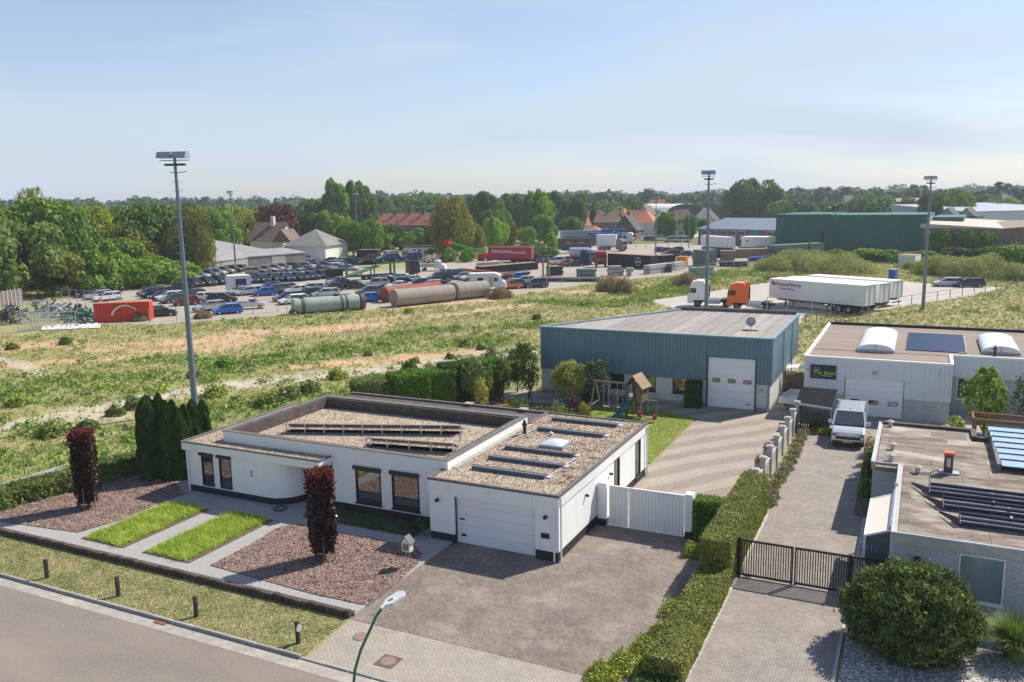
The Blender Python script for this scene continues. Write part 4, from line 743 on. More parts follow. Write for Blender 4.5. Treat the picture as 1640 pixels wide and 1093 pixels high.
# ------------------------------------------------------------ blue warehouse
wh = thing('warehouse', 'blue-grey ribbed warehouse on white block walls with a tall white sectional door', 'warehouse', (-18, 61.2, 0))
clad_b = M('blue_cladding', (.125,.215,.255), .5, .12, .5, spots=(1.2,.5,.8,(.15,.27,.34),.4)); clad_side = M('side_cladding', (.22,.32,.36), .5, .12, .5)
whit_blk = Mbrick('white_blockwork', (.58,.58,.56), (.64,.64,.62), (.45,.45,.44), .4, .2, .01, 0, (1.2,.92,1.06), axis='w', bump=.3)
Z = 5.3; Wholes = [(-26.07,-25.0,.88,2.08), (-21.3,-20.2,.85,2.06), (-18.77,-17.72,.83,2.06), (-16.42,-15.31,.85,2.06), (-13.84,-10.35,.05,2.0)]
W = MB(); wall(W, 'x', 61.2, -27.15, -13.84, .3, 2.0, .25, [(h[0],h[1],h[2],2.0) for h in Wholes[:4]]); W.build('block_wall', whit_blk, wh); one('block_wall', wh, whit_blk, ('box', -10.35, -9.35, 61.2, 61.45, .3, 2.0)); one('block_wall', wh, whit_blk, ('box', -9.6, -9.35, 61.45, 75, .3, 2.0)); each('plinth', wh, concrete, ('box', -27.13, -13.84, 61.22, 61.4, 0, .3), ('box', -10.35, -9.37, 61.22, 61.4, 0, .3), ('box', -9.6,-9.37,61.4,75,0,.3))
b = MB(); b.corr('x', 61.14, -27.2, -13.84, 2.0, Z, .27, .045, -1); b.corr('x', 61.14, -10.35, -9.3, 2.0, Z, .27, .045, -1); b.corr('x', 61.14, -13.84, -10.35, 3.8, Z, .27, .045, -1); b.box(-27.2,-9.3,61.16,61.3,3.85,Z); b.build('cladding', clad_b, wh)
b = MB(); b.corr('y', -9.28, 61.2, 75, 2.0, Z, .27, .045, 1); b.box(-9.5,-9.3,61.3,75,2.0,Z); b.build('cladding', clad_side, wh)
one('cladding', wh, clad_b, ('prism', [(-27.2,61.3),(-27.1,61.2),(-19.3,74.9),(-19.4,75)], 0, Z), ('box', -19.3,-9.5,74.8,75,0,Z))
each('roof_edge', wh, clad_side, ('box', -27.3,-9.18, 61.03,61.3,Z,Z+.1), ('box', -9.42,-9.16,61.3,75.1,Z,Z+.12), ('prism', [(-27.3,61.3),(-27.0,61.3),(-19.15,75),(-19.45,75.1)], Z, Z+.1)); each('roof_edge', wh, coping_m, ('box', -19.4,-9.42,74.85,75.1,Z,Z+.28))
felt = M('roof_felt', (.29,.26,.24), .9, .15, .25, .3, 10, geo=True, rand=.20, sq=(1.4,.3,1), spots=(.9,.45,.75,(.40,.355,.31),.7)); 
for i in range(18):
    x0 = -27.0+i*.98; x1 = min(x0+.97, -9.43)
    def yb(x): return min(74.84, 61.3+(x+27.0)*(74.9-61.3)/(27.0-19.2))
    pts = [(x0,61.31),(x1,61.31),(x1,yb(x1)-.05)] + ([(-19.22,74.8)] if x0 < -19.22 < x1 else []) + ([(x0,yb(x0)-.05)] if yb(x0) > 61.5 else [])
    one('felt_strip', wh, felt, ('prism', [(x_-(.05 if x_ == x1 else 0), y_) for x_, y_ in pts], Z-.12, Z-.02+(i%2)*.006))
for i, (a, c, z0, z1) in enumerate(Wholes[:4]): window(wh, 'x', 61.2, a, c, z0, z1, -1, sill=1)
def secdoor(parent, x0, x1, z1, y, nwin, zw, ww=.5):
    d = one('sectional_door', parent, white_door, ('box', x0, x1, y+.06, y+.09, .05, .1)); ax, ay, az = absloc(d); n = 6; h = (z1-.06)/n
    p = MB(); p.box(-(x1-x0)/2, (x1-x0)/2, -.02, .02, 0, h-.008); p = p.build('door_panel', white_door, d, local=True, bevel=.008); p.location = ((x0+x1)/2-ax, y-ay, .06-az)
    for i in range(1, n): c = p.copy(); col.objects.link(c); c.parent = d; c.location = ((x0+x1)/2-ax, y-ay, .06+h*i-az)
    for i in range(nwin):
        cx = x0+(x1-x0)*(i+.55)/(nwin+.05); b = MB(); q = []
        for sx, a0 in ((1,-90),(-1,90)):
            for a in range(0, 181, 30): q.append((cx+sx*(ww/2-.1)+.13*math.cos(R(a0+a)), zw+.13*math.sin(R(a0+a))))
        k = len(q)
        for m_, s_, dd in ((0, 1.25, .03), (1, 1.0, .036)):
            b.add([(cx+(x-cx)*(1.12 if m_ == 0 else 1), y-dd, zw+(z-zw)*s_) for x, z in q]+[(cx+(x-cx)*(1.12 if m_ == 0 else 1), y, zw+(z-zw)*s_) for x, z in q], [tuple(range(k))]+[(i2, (i2+1)%k, k+(i2+1)%k, k+i2) for i2 in range(k)], m_)
        b.build('door_window', [black_m, glass_m], d)
    return d
d = secdoor(wh, -13.80, -10.39, 3.78, 61.28, 3, 2.08); one('door_grip', d, black_m, ('box', -10.95,-10.7,61.22,61.26,.42,.48)); each('door_frame', wh, black_m, ('box', -13.88,-13.80,61.1,61.3,.05,3.82), ('box', -10.39,-10.31,61.1,61.3,.05,3.82), ('box', -13.88,-10.31,61.1,61.26,3.79,3.84))
one('meter_box', wh, galv, ('cyl', (-9.95,61.2,1.55),(-9.95,61.05,1.55),.14,.14,10)); each('downpipe', wh, galv, ('cyl', (-9.45,61.05,.05),(-9.45,61.05,2.1),.06)); each('downpipe', wh, galv, ('cyl', (-9.15,66,.05),(-9.15,66,5.2),.05)); each('downpipe', wh, galv, ('cyl', (-9.15,70.5,.05),(-9.15,70.5,5.2),.05))
ds = thing('satellite_dish', 'round satellite dish on a ballast plate on the blue warehouse roof', 'satellite dish', (-11.5, 65.2, Z)); one('base_plate', ds, concrete, ('box', -.6,.6,-.4,.4,0,.08), local=True); one('arm', ds, galv, ('bar', (0,0,.05),(0,0,.6),.06), ('bar', (0,-.05,.35),(.15,-.55,.5),.03), local=True)
b = MB(); b.cyl((0,-.05,.62),(0,-.14,.66),.12,.37,20, cap=False); b.cyl((0,-.05,.62),(0,-.06,.62),.12,.12,12); b.build('dish', galv, ds, local=True)

# ------------------------------------------------------------ white hall with the sign
hl = thing('workshop_hall', 'white ribbed workshop hall on white brick with a big sectional door behind the silver van', 'workshop', (-2, 62.4, 0))
clad_w = M('white_cladding', (.66,.70,.72), .5, .04, .6); nbrick = Mbrick('white_brick', (.50,.52,.53), (.62,.63,.64), (.30,.31,.32), .21, .062, .009, 0, (1.,.92,1.08), axis='w', bump=.7)
HZ = 4.0; W = MB(); wall(W, 'x', 62.4, -7.15, 2.12, 0, 1.5, .25, [(-4.5,-.68,0,1.5)]); wall(W, 'x', 66.0, 2.12, 16, 0, 2.6, .25, [(2.6,5.2,1.0,2.55)]); W.box(1.88,2.12,62.65,66,0,1.5); W.box(-7.15,-6.9,62.65,79,0,1.5); W.build('brick_wall', nbrick, hl)
b = MB(); b.corr('x', 62.34, -7.2,-4.5,1.5,HZ,.30,.05,-1); b.corr('x',62.34,-4.5,-.68,2.74,HZ,.30,.05,-1); b.corr('x',62.34,-.68,2.17,1.5,HZ,.30,.05,-1); b.box(-7.18,2.15,62.36,62.6,2.8,HZ); b.box(-7.18,-4.52,62.36,62.6,1.5,2.8); b.box(-.66,2.15,62.36,62.6,1.5,2.8)
b.corr('x', 65.94, 2.17, 16, 2.6, HZ+.05, .45, .04, -1); b.box(2.17,16,65.96,66.2,2.6,HZ); b.box(1.9,2.15,62.6,65.95,1.5,HZ); b.box(-7.2,-7.0,62.6,79,1.5,HZ); b.build('cladding', clad_w, hl)
each('roof_trim', hl, white_panel, ('box', -7.25,2.22,62.22,62.45,HZ,HZ+.14), ('box', 2.0,2.22,62.45,65.9,HZ,HZ+.14), ('box', 2.0,16,65.85,66.05,HZ,HZ+.14), ('box', -7.27,-7.03,62.45,79,HZ,HZ+.14)); each('roof_trim', hl, black_m, ('box', -7.03,16,78.85,79.1,HZ,HZ+.25))
hfelt = M('brown_felt', (.265,.205,.17), .9, .12, .3, .3, 8, geo=True, rand=.04, spots=(.8,.5,.8,(.33,.265,.225),.5), sq=(.4,1.6,1))
for i in range(16):
    y0 = 62.46+i*1.03; x1 = 2.0 if y0+1.02 < 65.86 else 16
    if y0 < 65.86 < y0+1.02: one('felt_strip', hl, hfelt, ('box', -7.03, 2.0, y0, 65.85, HZ-.1, HZ+.02)); y0_ = 66.05; one('felt_strip', hl, hfelt, ('box', -7.03, 16, y0_, y0+1.02, HZ-.1, HZ+.02)); continue
    one('felt_strip', hl, hfelt, ('box', -7.03, x1, y0, y0+1.02, HZ-.1, HZ+.02+(i%2)*.006))
secdoor(hl, -4.46, -.72, 2.72, 62.5, 3, 1.05, .55); window(hl, 'x', 66.0, 2.6, 5.2, 1.0, 2.55, -1, fm=white_panel, gm_=glass_far, bars=(3.9,), w=.07, sill=1)
one('wall_lamp', hl, galv, ('box', -2.66,-2.42,62.1,62.3,3.1,3.3)); one('wall_lamp', hl, galv, ('box', 1.32,1.45,62.2,62.3,3.4,3.5)); one('wall_lamp', hl, galv, ('box', -7.0,-6.9,62.2,62.3,3.1,3.2))
sg = thing('company_sign', 'dark rectangular company sign with bright green lettering on the white workshop wall', 'sign', (-5.92, 62.26, 3.02)); one('board', sg, M('sign_dark', (.022,.028,.03), .4), ('box', -.86,.86,0,.03,-.5,.5), local=True)
text('Van Bakel', .36, sg, M('sign_green', (.42,.72,.03), .5), (.12,-.012,-.06), (90,0,0)); each('sign_logo', sg, M('logo_grey', (.33,.34,.36), .5), *[('box', *q) for q in ((-.62,-.59,-.01,0,-.36,.28),(-.27,-.24,-.01,0,-.36,.28),(-.59,-.27,-.01,0,.25,.28),(-.59,-.27,-.01,0,-.36,-.33),(-.55,-.30,-.01,0,.06,.18))], local=True); text('Metselwerken', .12, sg, white_panel, (.25,-.012,-.27), (90,0,0))
def barrel(x0, x1, y0, y1, label):
    t = thing('barrel_rooflight', label, 'rooflight', ((x0+x1)/2, (y0+y1)/2, HZ+.02), 0, 'white barrel rooflights'); w, L = (x1-x0)/2, (y1-y0)/2
    one('kerb', t, galv, ('box', -w,w,-L,L,0,.2), local=True); sh = M('opal_sheet', (.74,.75,.76), .3, .03) if not bpy.data.materials.get('opal_sheet') else bpy.data.materials['opal_sheet']
    n = 7
    for i in range(n):
        b = MB(); ya, yb_ = -L+.03+i*(2*L-.06)/n, -L+.0+(i+1)*(2*L-.06)/n; ar = [(-w*.97*math.cos(R(a)), .2+.42*math.sin(R(a))) for a in range(0,181,15)]
        k = len(ar); b.add([(x,ya,z) for x,z in ar]+[(x,yb_,z) for x,z in ar], [(j,j+1,k+j+1,k+j) for j in range(k-1)]+[tuple(range(k))[::-1], tuple(range(k,2*k))]); b.build('curved_pane', sh, t, local=True)
    one('mullion', t, galv, ('box', -.02,.02,-L-.01,-L+.02,.2,.62), local=True)
barrel(-4.0, -1.5, 65.6, 74.4, 'white barrel rooflight at the left of the dark solar collectors on the brown hall roof'); barrel(4.1, 6.5, 67.6, 74.2, 'white barrel rooflight at the right end of the brown hall roof')
sc = thing('solar_array', 'dark blue ribbed solar collector array between the two barrel rooflights', 'solar collector', (1.2, 71, HZ+.02)); dcol = M('collector_blue', (.014,.040,.115), .45, .15, 1.5, spec=.25)
for i in range(6): one('collector_row', sc, dcol, ('add', [(-1.95,-3.6+i*1.3,.06),(1.9,-3.6+i*1.3,.06),(1.9,-2.85+i*1.3,.24),(-1.95,-2.85+i*1.3,.24),(1.9,-2.8+i*1.3,.02),(-1.95,-2.8+i*1.3,.02)], [(0,1,2,3),(3,2,4,5)]), local=True)
one('pipe', sc, galv, ('tube', [(1.4,-3.9,.05),(1.9,-3.7,.1),(2.0,3.9,.1)], .04), local=True)
f = MB(); f.cyl((0,0,0),(0,0,.5),.09); f.cyl((0,0,.5),(0,0,.65),.14,.12); f.cyl((0,0,.65),(0,0,.8),.06,.05); solid('flue_pipe', 'rusty brown flue pipe below the right barrel rooflight', 'flue', f, M('brown_flue', (.10,.06,.045), .7), (4.85, 66.9, HZ))

# ------------------------------------------------------------ neighbour house, bottom right
nb = thing('neighbour_house', 'white brick flat-roofed house with patched grey felt roof at the right edge', 'house', (4, 38, 0))
NZ = 2.86; W = MB(); wall(W, 'x', 33.4, -.45, 14, 0, 2.5, .3, [(1.8,3.27,.62,2.4),(5.6,7.4,.62,2.4)]); W.box(-.45,-.2,33.7,42.3,0,2.5); W.box(-1.62,-.45,42.3,42.6,0,2.5); W.box(-1.62,-1.35,42.6,50,0,2.5); W.box(-1.35,3,49.7,50,0,2.5); W.build('brick_wall', nbrick, nb)
each('fascia', nb, concrete_l, ('box', -.5,14,33.33,33.5,2.5,NZ), ('box', -.5,-.3,33.5,42.2,2.5,NZ), ('box', -1.68,-.3,42.22,42.4,2.5,NZ), ('box', -1.68,-1.5,42.4,50,2.5,NZ)); each('roof_kerb', nb, bitumen_dark, ('box', -1.5,2.98,49.75,50.05,2.6,NZ+.1), ('box', 2.75,3.0,48.4,49.75,2.6,NZ+.1), ('box', 3.0,5,48.2,48.42,2.6,NZ+.1))
each('roof_edge_trim', nb, alu, ('box', -.52,14,33.3,33.36,NZ,NZ+.05), ('box', -.52,-.46,33.36,42.2,NZ,NZ+.05), ('box', -1.7,-.52,42.18,42.24,NZ,NZ+.05), ('box', -1.7,-1.64,42.24,50.05,NZ,NZ+.05))
pfelt = M('patched_felt', (.185,.145,.115), .95, .42, .5, .5, 12, geo=True, rand=.26, sq=(.5,1.3,1), spots=(1.1,.44,.66,(.44,.39,.33),.85))
k = 0
for j in range(16):
    y0 = 33.52+j*1.03; y1 = min(y0+1.03, 49.74); x = -.28 if y1 < 42.4 else -1.48; xe = 14 if y1 < 48.2 else 2.74
    if y1-y0 < .05: continue
    while x < xe-.05:
        x2 = min(xe, x+random.choice((2.4,3.1,4.2,1.6))); one('felt_strip', nb, pfelt, ('box', x, x2-.012, y0, y1-.012, 2.6, NZ-.06+(k%3)*.004)); x = x2; k += 1
each('felt_edge_strip', nb, pfelt, ('box', -.28,.1,33.53,42.3,NZ-.055,NZ-.03), ('box', -1.46,-1.1,42.5,49.7,NZ-.055,NZ-.03))
window(nb, 'x', 33.4, 1.8, 3.27, .62, 2.4, -1, fm=white_panel, sill=1, w=.05, gm_=M('pebble_reflection_glass', (.22,.29,.29), .05, .15, 1.5)); window(nb, 'x', 33.4, 5.6, 7.4, .62, 2.4, -1, fm=white_panel, sill=1, w=.05)  # pale teal pane colour of the first window stands in for reflected pebbles
roundlamp(nb, .42, 33.4, 1.95, r=.13); one('wall_vent', nb, galv, ('box', 2.1,2.2,33.36,33.4,.3,.38)); each('downpipe', nb, alu, ('cyl', (-.4,42.15,.1),(-.4,42.15,2.8),.05), ('cyl', (-.5,38.9,2.5),(-.5,38.9,3.05),.07))
for i, (x, y, l_) in enumerate(((-1.1,49.4,'at the far corner near the white hall'), (-.85,44.9,'in the middle of the narrow roof part'), (-.85,42.9,'at the left corner where the roof steps in'), (.3,41.4,'left of the brick-red chimney with a cable'))):
    v = MB(); v.cyl((0,0,0),(0,0,.22),.10,.10,12); v.cyl((0,0,.22),(0,0,.30),.13,.2,12); v.cyl((0,0,.30),(0,0,.38),.2,.06,12); solid('roof_vent', 'pale mushroom roof vent '+l_, 'roof vent', v, concrete_l, (x, y, NZ-.05), 0, 'mushroom vents on the patched roof')
ch = thing('chimney_unit', 'orange-topped square roof fan unit standing on the patched roof', 'roof unit', (1.55, 41.9, NZ-.05)); one('foot', ch, galv, ('box', -.35,.45,-.25,.25,0,.08), local=True); one('body', ch, M('brown_unit', (.10,.07,.065), .6), ('box', -.18,.18,-.18,.18,.08,.9), local=True); one('cap', ch, M('orange_cap', (.62,.12,.04), .5), ('box', -.21,.21,-.21,.21,.9,1.0), local=True); one('label_plate', ch, alu, ('box', -.08,.08,-.19,-.181,.35,.75), local=True)
one('cable', nb, black_m, ('tube', [(.3,41.3,NZ-.01),(.8,41.5,NZ-.01),(1.0,42.0,NZ-.01),(1.4,42.1,NZ)], .018))
blu = M('blue_tube', (.010,.020,.052), .35, .1, spec=.4); blu2 = M('blue_tube_highlight', (.04,.065,.13), .35, .1)  # lighter middle tube puts the highlight stripe into its colour
for i, (xa, ya) in enumerate(((.55,38.3), (1.05,36.7), (1.6,35.0))):
    t = thing('tube_collector', 'row of dark blue tubes on the patched roof, '+('farthest from the front edge','in the middle of three','nearest the front edge')[i], 'solar collector', (xa, ya, NZ), 0, 'tube collectors on the patched roof')
    for k_ in range(3): one('collector_tube', t, blu if k_ != 1 else blu2, ('cyl', (.25,.15+.25*k_,.09+.10*k_),(8,.15+.25*k_,.08+.09*k_),.075,.075,10), local=True)
    one('side_plate', t, blu, ('add', [(.2,0,.0),(.2,.95,.0),(.2,.95,.55),(.23,0,.0),(.23,.95,.0),(.23,.95,.55)], [(0,2,1),(3,4,5),(0,3,5,2),(1,2,5,4),(0,1,4,3)]), ('add', [(-.5,1.2,.02),(.2,0,.02),(.2,.1,.3),(-.45,1.2,.10)], [(0,1,2,3),(3,2,1,0)]), local=True)
    for x in (2.6, 5.2): one('rack_foot', t, alu, ('bar', (x,-.25,.03),(x,1.1,.03),.07), local=True)
aw = thing('polycarbonate_canopy', 'pale blue corrugated canopy roof with dark battens behind the patched roof', 'canopy', (5, 46, 2.9)); pc = M('blue_sheet', (.36,.50,.62), .3, .08, .8, coat=.3)
for i in range(7):
    y = -3+i*.92; xl = -1.25-.04*i; one('roof_sheet', aw, pc, ('add', [(xl,y,.22+.03*i),(6,y,.22+.03*i),(6,y+.86,.25+.03*i),(xl,y+.86,.25+.03*i),(xl,y,.18+.03*i),(6,y,.18+.03*i),(6,y+.86,.21+.03*i),(xl,y+.86,.21+.03*i)], [(0,1,2,3),(7,6,5,4),(0,4,5,1),(3,2,6,7),(0,3,7,4)]), local=True); one('batten', aw, trim, ('box', xl, 6, y+.865, y+.915, .22+.03*i, .30+.03*i), local=True)
one('edge_beam', aw, coping_m, ('box', -1.45,-1.30,-3.1,3.6,-.1,.3), local=True)
# sloping awning with glass screen at the side entrance
ga = thing('side_awning', 'cream fabric awning in a white frame sloping off the white brick side wall', 'awning', (-1.45, 34.1, 0)); 
one('fabric', ga, M('cream_fabric', (.72,.66,.56), .8, .03), ('add', [(.02,.05,2.32),(.85,.05,2.66),(.85,4.3,2.66),(.02,4.3,2.32),(.02,.05,2.29),(.85,.05,2.63),(.85,4.3,2.63),(.02,4.3,2.29)], [(0,1,2,3),(7,6,5,4)]), local=True)
one('frame', ga, white_panel, ('bar', (0,0,2.3),(1.0,0,2.7),.07), ('bar', (0,4.35,2.3),(1.0,4.35,2.7),.07), ('bar', (0,0,2.3),(0,4.35,2.3),.08), ('bar', (0,0,.05),(0,0,2.3),.08), ('bar', (0,4.35,.05),(0,4.35,2.3),.07), ('bar', (.95,0,.05),(.95,0,2.62),.08), local=True)
one('roller_box', ga, alu, ('cyl', (.93,.0,2.76),(.93,4.5,2.76),.09), local=True); one('glass_screen', ga, M('screen_glass', (.10,.15,.15), .08), ('add', [(.05,0,.1),(.9,0,.1),(.9,0,2.55),(.05,0,2.25),(.05,.02,.1),(.9,.02,.1),(.9,.02,2.55),(.05,.02,2.25)], [(0,1,2,3),(7,6,5,4)]), local=True); text('111', .3, ga, alu, (.27,-.02,1.8), (90,0,0), 'house_number')
# black slatted gate
bg_ = thing('slatted_gate', 'black metal driveway gate of upright slats casting a barred shadow on the paving', 'gate', (-4, 33.4, .05))
for a, c in ((-6.0,-3.98), (-3.93,-1.9), (-1.84,-.5)):
    lf = MB(); h = 1.62; lf.box(a,c,-.03+33.4,33.43,.12,.2); lf.box(a,c,33.37,33.43,h-.03,h+.05); lf.box(a,a+.06,33.37,33.43,.2,h-.03); lf.box(c-.06,c,33.37,33.43,.2,h-.03); lf = lf.build('gate_frame', black_m, bg_)
    n = int((c-a-.12)/.092); sl = None
    for i in range(n):
        x = a+.11+i*(c-a-.2)/(n-1)
        if sl is None: sl = MB(); sl.box(-.02,.02,-.012,.012,.15,h-.08); sl = sl.build('slat', black_m, lf, local=True); s2 = sl
        else: s2 = sl.copy(); col.objects.link(s2); s2.parent = lf
        q = absloc(lf); s2.location = (x-q[0], 33.4-q[1], .05-q[2])
each('gate_post', bg_, black_m, ('box', -6.16,-6.02,33.32,33.46,.05,1.75), ('box', -1.90,-1.84,33.34,33.46,.05,1.72), ('box', -.5,-.45,33.34,33.46,.05,1.72)); each('ground_stop', bg_, galv, ('box', -4.08,-3.84,33.2,33.5,.05,.1), ('box', -5.85,-5.6,33.25,33.5,.05,.12), ('box', -2.2,-1.95,33.25,33.5,.05,.12))
# concrete post fence
cf = thing('concrete_fence', 'grey concrete fence of capped posts and panels between the two yards', 'fence', (-7.0, 50, .04)); posts = [57.6,55.4,53.2,51.0,48.8,46.6,44.4,42.2]; pst = None
for i, y in enumerate(posts):
    b = MB(); b.box(-.13,.13,-.13,.13,0,1.72); b.box(-.19,.19,-.19,.19,1.72,1.80); b.box(-.12,.12,-.12,.12,1.8,1.84)
    if pst is None: pst = b.build('post', concrete_l, cf, local=True); c = pst
    else: c = pst.copy(); col.objects.link(c); c.parent = cf
    c.location = (0, y-50, 0)
    if i < len(posts)-1: one('panel', cf, concrete_l, ('box', -7.04,-6.96,posts[i+1]+.13,y-.13,.08,.42)); one('panel', cf, concrete, ('box', -7.035,-6.965,posts[i+1]+.13,y-.13,.44,1.18)); one('rail', cf, concrete_l, ('box', -7.07,-6.93,posts[i+1]+.13,y-.13,1.18,1.26))
# lean-to shed, trailer, wooden fence
sh = thing('lean_to_shed', 'low wooden shed with black felt roof between the concrete fence and the silver van', 'shed', (-6.1, 58.6, .04)); dkw = M('dark_slats', (.065,.075,.07), .8, .2, 4)
one('roof', sh, M('black_felt', (.018,.020,.024), .95, .2, spec=.1), ('add', [(-1.0,-1.1,1.75),(1.25,-1.3,1.62),(1.35,1.6,2.25),(-1.0,1.6,2.25),(-1.0,-1.1,1.7),(1.25,-1.3,1.57),(1.35,1.6,2.2),(-1.0,1.6,2.2)], [(0,1,2,3),(7,6,5,4),(0,4,5,1),(1,5,6,2),(2,6,7,3),(3,7,4,0)]), local=True); one('gutter_board', sh, concrete_l, ('bar', (-1.0,-1.14,1.68),(1.27,-1.34,1.55),.06,.14), local=True)
for i in range(14): one('board', sh, dkw, ('box', -.85+i*.145,-.75+i*.145,-1.02,-.99,.0,1.6), local=True)
for i in range(8): one('board', sh, dkw, ('box', 1.08,1.11,-.9+i*.3,-.65+i*.3,.0,1.8), local=True)
wf = thing('board_fence', 'dark weathered board fence closing the gap between warehouse and workshop hall', 'fence', (-8.2, 66.6, 0))
for i in range(13): one('board', wf, wood_old, ('box', -1.05+i*.165,-.92+i*.165,-.02,.02+.03*(i%2),.05,2.0+.05*(i%3)), local=True)
one('rail', wf, wood_old, ('box', -1.1,1.1,.06,.1,.4,.5), ('box', -1.1,1.1,.06,.1,1.5,1.6), local=True)
tl = thing('box_trailer', 'small white open car trailer parked in the gap beside the warehouse', 'trailer', (-7.9, 63.6, .04), 82)
one('bed', tl, white_panel, ('box', -1.6,1.5,-.75,.75,.5,.58), ('box', -1.6,1.5,-.75,-.70,.58,.95), ('box', -1.6,1.5,.70,.75,.58,.95), ('box', 1.45,1.5,-.7,.7,.58,.95), ('box', -1.6,-1.55,-.7,.7,.58,.95), local=True); one('drawbar', tl, galv, ('bar', (-1.6,-.5,.5),(-2.7,0,.45),.07), ('bar', (-1.6,.5,.5),(-2.7,0,.45),.07), ('bar', (-2.6,0,.05),(-2.6,0,.55),.05), local=True); one('front_rack', tl, galv, ('bar', (-1.55,-.7,1.3),(-1.55,.7,1.3),.05), ('bar', (-1.55,-.7,.9),(-1.55,-.7,1.3),.05), ('bar', (-1.55,.7,.9),(-1.55,.7,1.3),.05), local=True)
for y in (-.85,.85): wheel(tl, .1, y, .3, .18)
tp = MB(); tp.v = [(x*1.1, y*.7, .25*math.sin(x*5+y*3)*.3+.15) for y in np.linspace(-1,1,8) for x in np.linspace(-1,1,10)]; tp.f = [(j*10+i,j*10+i+1,(j+1)*10+i+1,(j+1)*10+i) for j in range(7) for i in range(9)]; tp.m = [0]*len(tp.f); solid('white_tarpaulin', 'crumpled white sheet lying on stacked timber behind the board fence', 'tarpaulin', tp, white_panel, (-8.1, 68.6, 1.9))
wp = MB()
for i in range(6): wp.obox((0, i*.22-.5, .9+.15*(i%3)), (2.2,.18,.14), i*3)
wp.box(-1.1,1.1,-.6,.7,0,.85); solid('timber_pile', 'pile of old timber behind the board fence', 'timber pile', wp, wood_old, (-8.1, 68.6, .04))
# pergola behind neighbour house
pg = thing('pergola', 'brown timber pergola beams behind the patched roof', 'pergola', (5.0, 54.5, 0)); rw = M('red_brown_wood', (.20,.095,.055), .8, .2, 3)
for q in (((-1.9,-.8,2.55),(6,-1.3,2.55)), ((-1.9,.8,2.55),(6,.4,2.55)), ((-1.9,-.8,2.55),(-1.9,.8,2.55))): one('beam', pg, rw, ('bar', *q, .10, .22), local=True)
for x, y in ((-1.8,-.7),(-1.8,.7),(3,-1),(3,.5)): one('post', pg, rw, ('box', x-.08,x+.08,y-.08,y+.08,0,2.45), local=True)

# ------------------------------------------------------------ playground
pw_ = M('play_wood', (.17,.13,.09), .85, .25, 4, .4, 40, rand=.12); gsl = M('green_slide', (.03,.13,.12), .35, .1, 2)
tw = thing('play_tower', 'wooden play tower with shingled gable roof and green slide on the lawn', 'play tower', (-17.75, 56.6, .056), -8)
for x in (-.55,.55):
    for y in (-.55,.55): one('post', tw, pw_, ('box', x-.06,x+.06,y-.06,y+.06,0,2.35), local=True)
one('platform', tw, pw_, ('box', -.6,.6,-.6,.6,1.15,1.22), local=True)
for i in range(7): one('cladding_board', tw, pw_, ('box', -.57+i*.165,-.43+i*.165,.58,.61,1.1,2.3), local=True)
for i in range(7): one('cladding_board', tw, pw_, ('box', .58,.61,-.57+i*.165,-.43+i*.165,1.1,2.3 if i in (0,1,5,6) else 1.7), local=True)
for i in (0,1,5,6): one('cladding_board', tw, pw_, ('box', -.57+i*.165,-.43+i*.165,-.61,-.58,1.1,2.3), local=True)
for s in (-1,1):
    for i in range(5):
        a0, a1 = i/5, (i+1)/5+.03; x0, x1 = s*(.78-.78*a0), s*(.78-.78*a1); z0, z1 = 2.15+.85*a0+.01*i, 2.15+.85*a1+.01*i
        b = MB(); v = [(x0,-.75,z0),(x0,.75,z0),(x1,.75,z1),(x1,-.75,z1)]; v2 = [(x,y,z-.035) for x,y,z in v]; b.add(v+v2, [(0,1,2,3),(3,2,1,0),(4,7,6,5),(0,4,5,1),(1,5,6,2),(2,6,7,3),(3,7,4,0)]); b.build('roof_board', M('roof_board', (.28,.20,.135), .8, .2, 4, rand=.12) if not bpy.data.materials.get('roof_board') else bpy.data.materials['roof_board'], tw, local=True)
sl_ = MB(); ps = [(-.25,-.6,1.2),(-.35,-1.2,.85),(-.5,-2.0,.35),(-.6,-2.5,.18),(-.65,-2.75,.16)]
for a, c in zip(ps, ps[1:]):
    for xo, zo, w_ in ((0,0,.22),):
        sl_.add([(a[0]-w_,a[1],a[2]),(a[0]+w_,a[1],a[2]),(c[0]+w_,c[1],c[2]),(c[0]-w_,c[1],c[2])], [(0,1,2,3),(3,2,1,0)])
        for s in (-1,1): sl_.add([(a[0]+s*w_,a[1],a[2]-.02),(c[0]+s*w_,c[1],c[2]-.02),(c[0]+s*(w_+.03),c[1],c[2]+.12),(a[0]+s*(w_+.03),a[1],a[2]+.12)], [(0,1,2,3),(3,2,1,0)])
sl_.build('slide', gsl, tw, local=True); ld = MB()
for i in range(5): ld.bar((.15,-1.15+.13*i,.2+.2*i),(.55,-1.15+.13*i,.2+.2*i),.08,.03)
ld.bar((.15,-1.25,0),(.15,-.6,1.1),.05); ld.bar((.55,-1.25,0),(.55,-.6,1.1),.05); ld.build('ladder', pw_, tw, local=True)
st = MB(); st.cyl((0,0,0),(0,0,.04),.16,.16,14); s_ = solid('steering_wheel_toy', 'white round toy steering wheel on the play tower front', 'toy', st, white_panel, (-17.95, 55.9, 1.7)); s_.rotation_euler = (R(70),0,0)
sw = thing('swing_set', 'wooden A-frame swing beam with two pale green seats joined to the play tower', 'swing', (-20.9, 56.6, .056))
one('beam', sw, pw_, ('bar', (-.15,0,2.3),(2.7,-.1,2.3),.12), local=True); one('leg', sw, pw_, ('bar', (0,-1.3,0),(-.0,0,2.35),.1), local=True); one('leg', sw, pw_, ('bar', (0,1.3,0),(.0,0,2.35),.1), local=True); one('cross_bar', sw, pw_, ('bar', (0,-.9,.7),(0,.9,.7),.08), local=True)
sg_m = M('mint_plastic', (.25,.55,.50), .4)
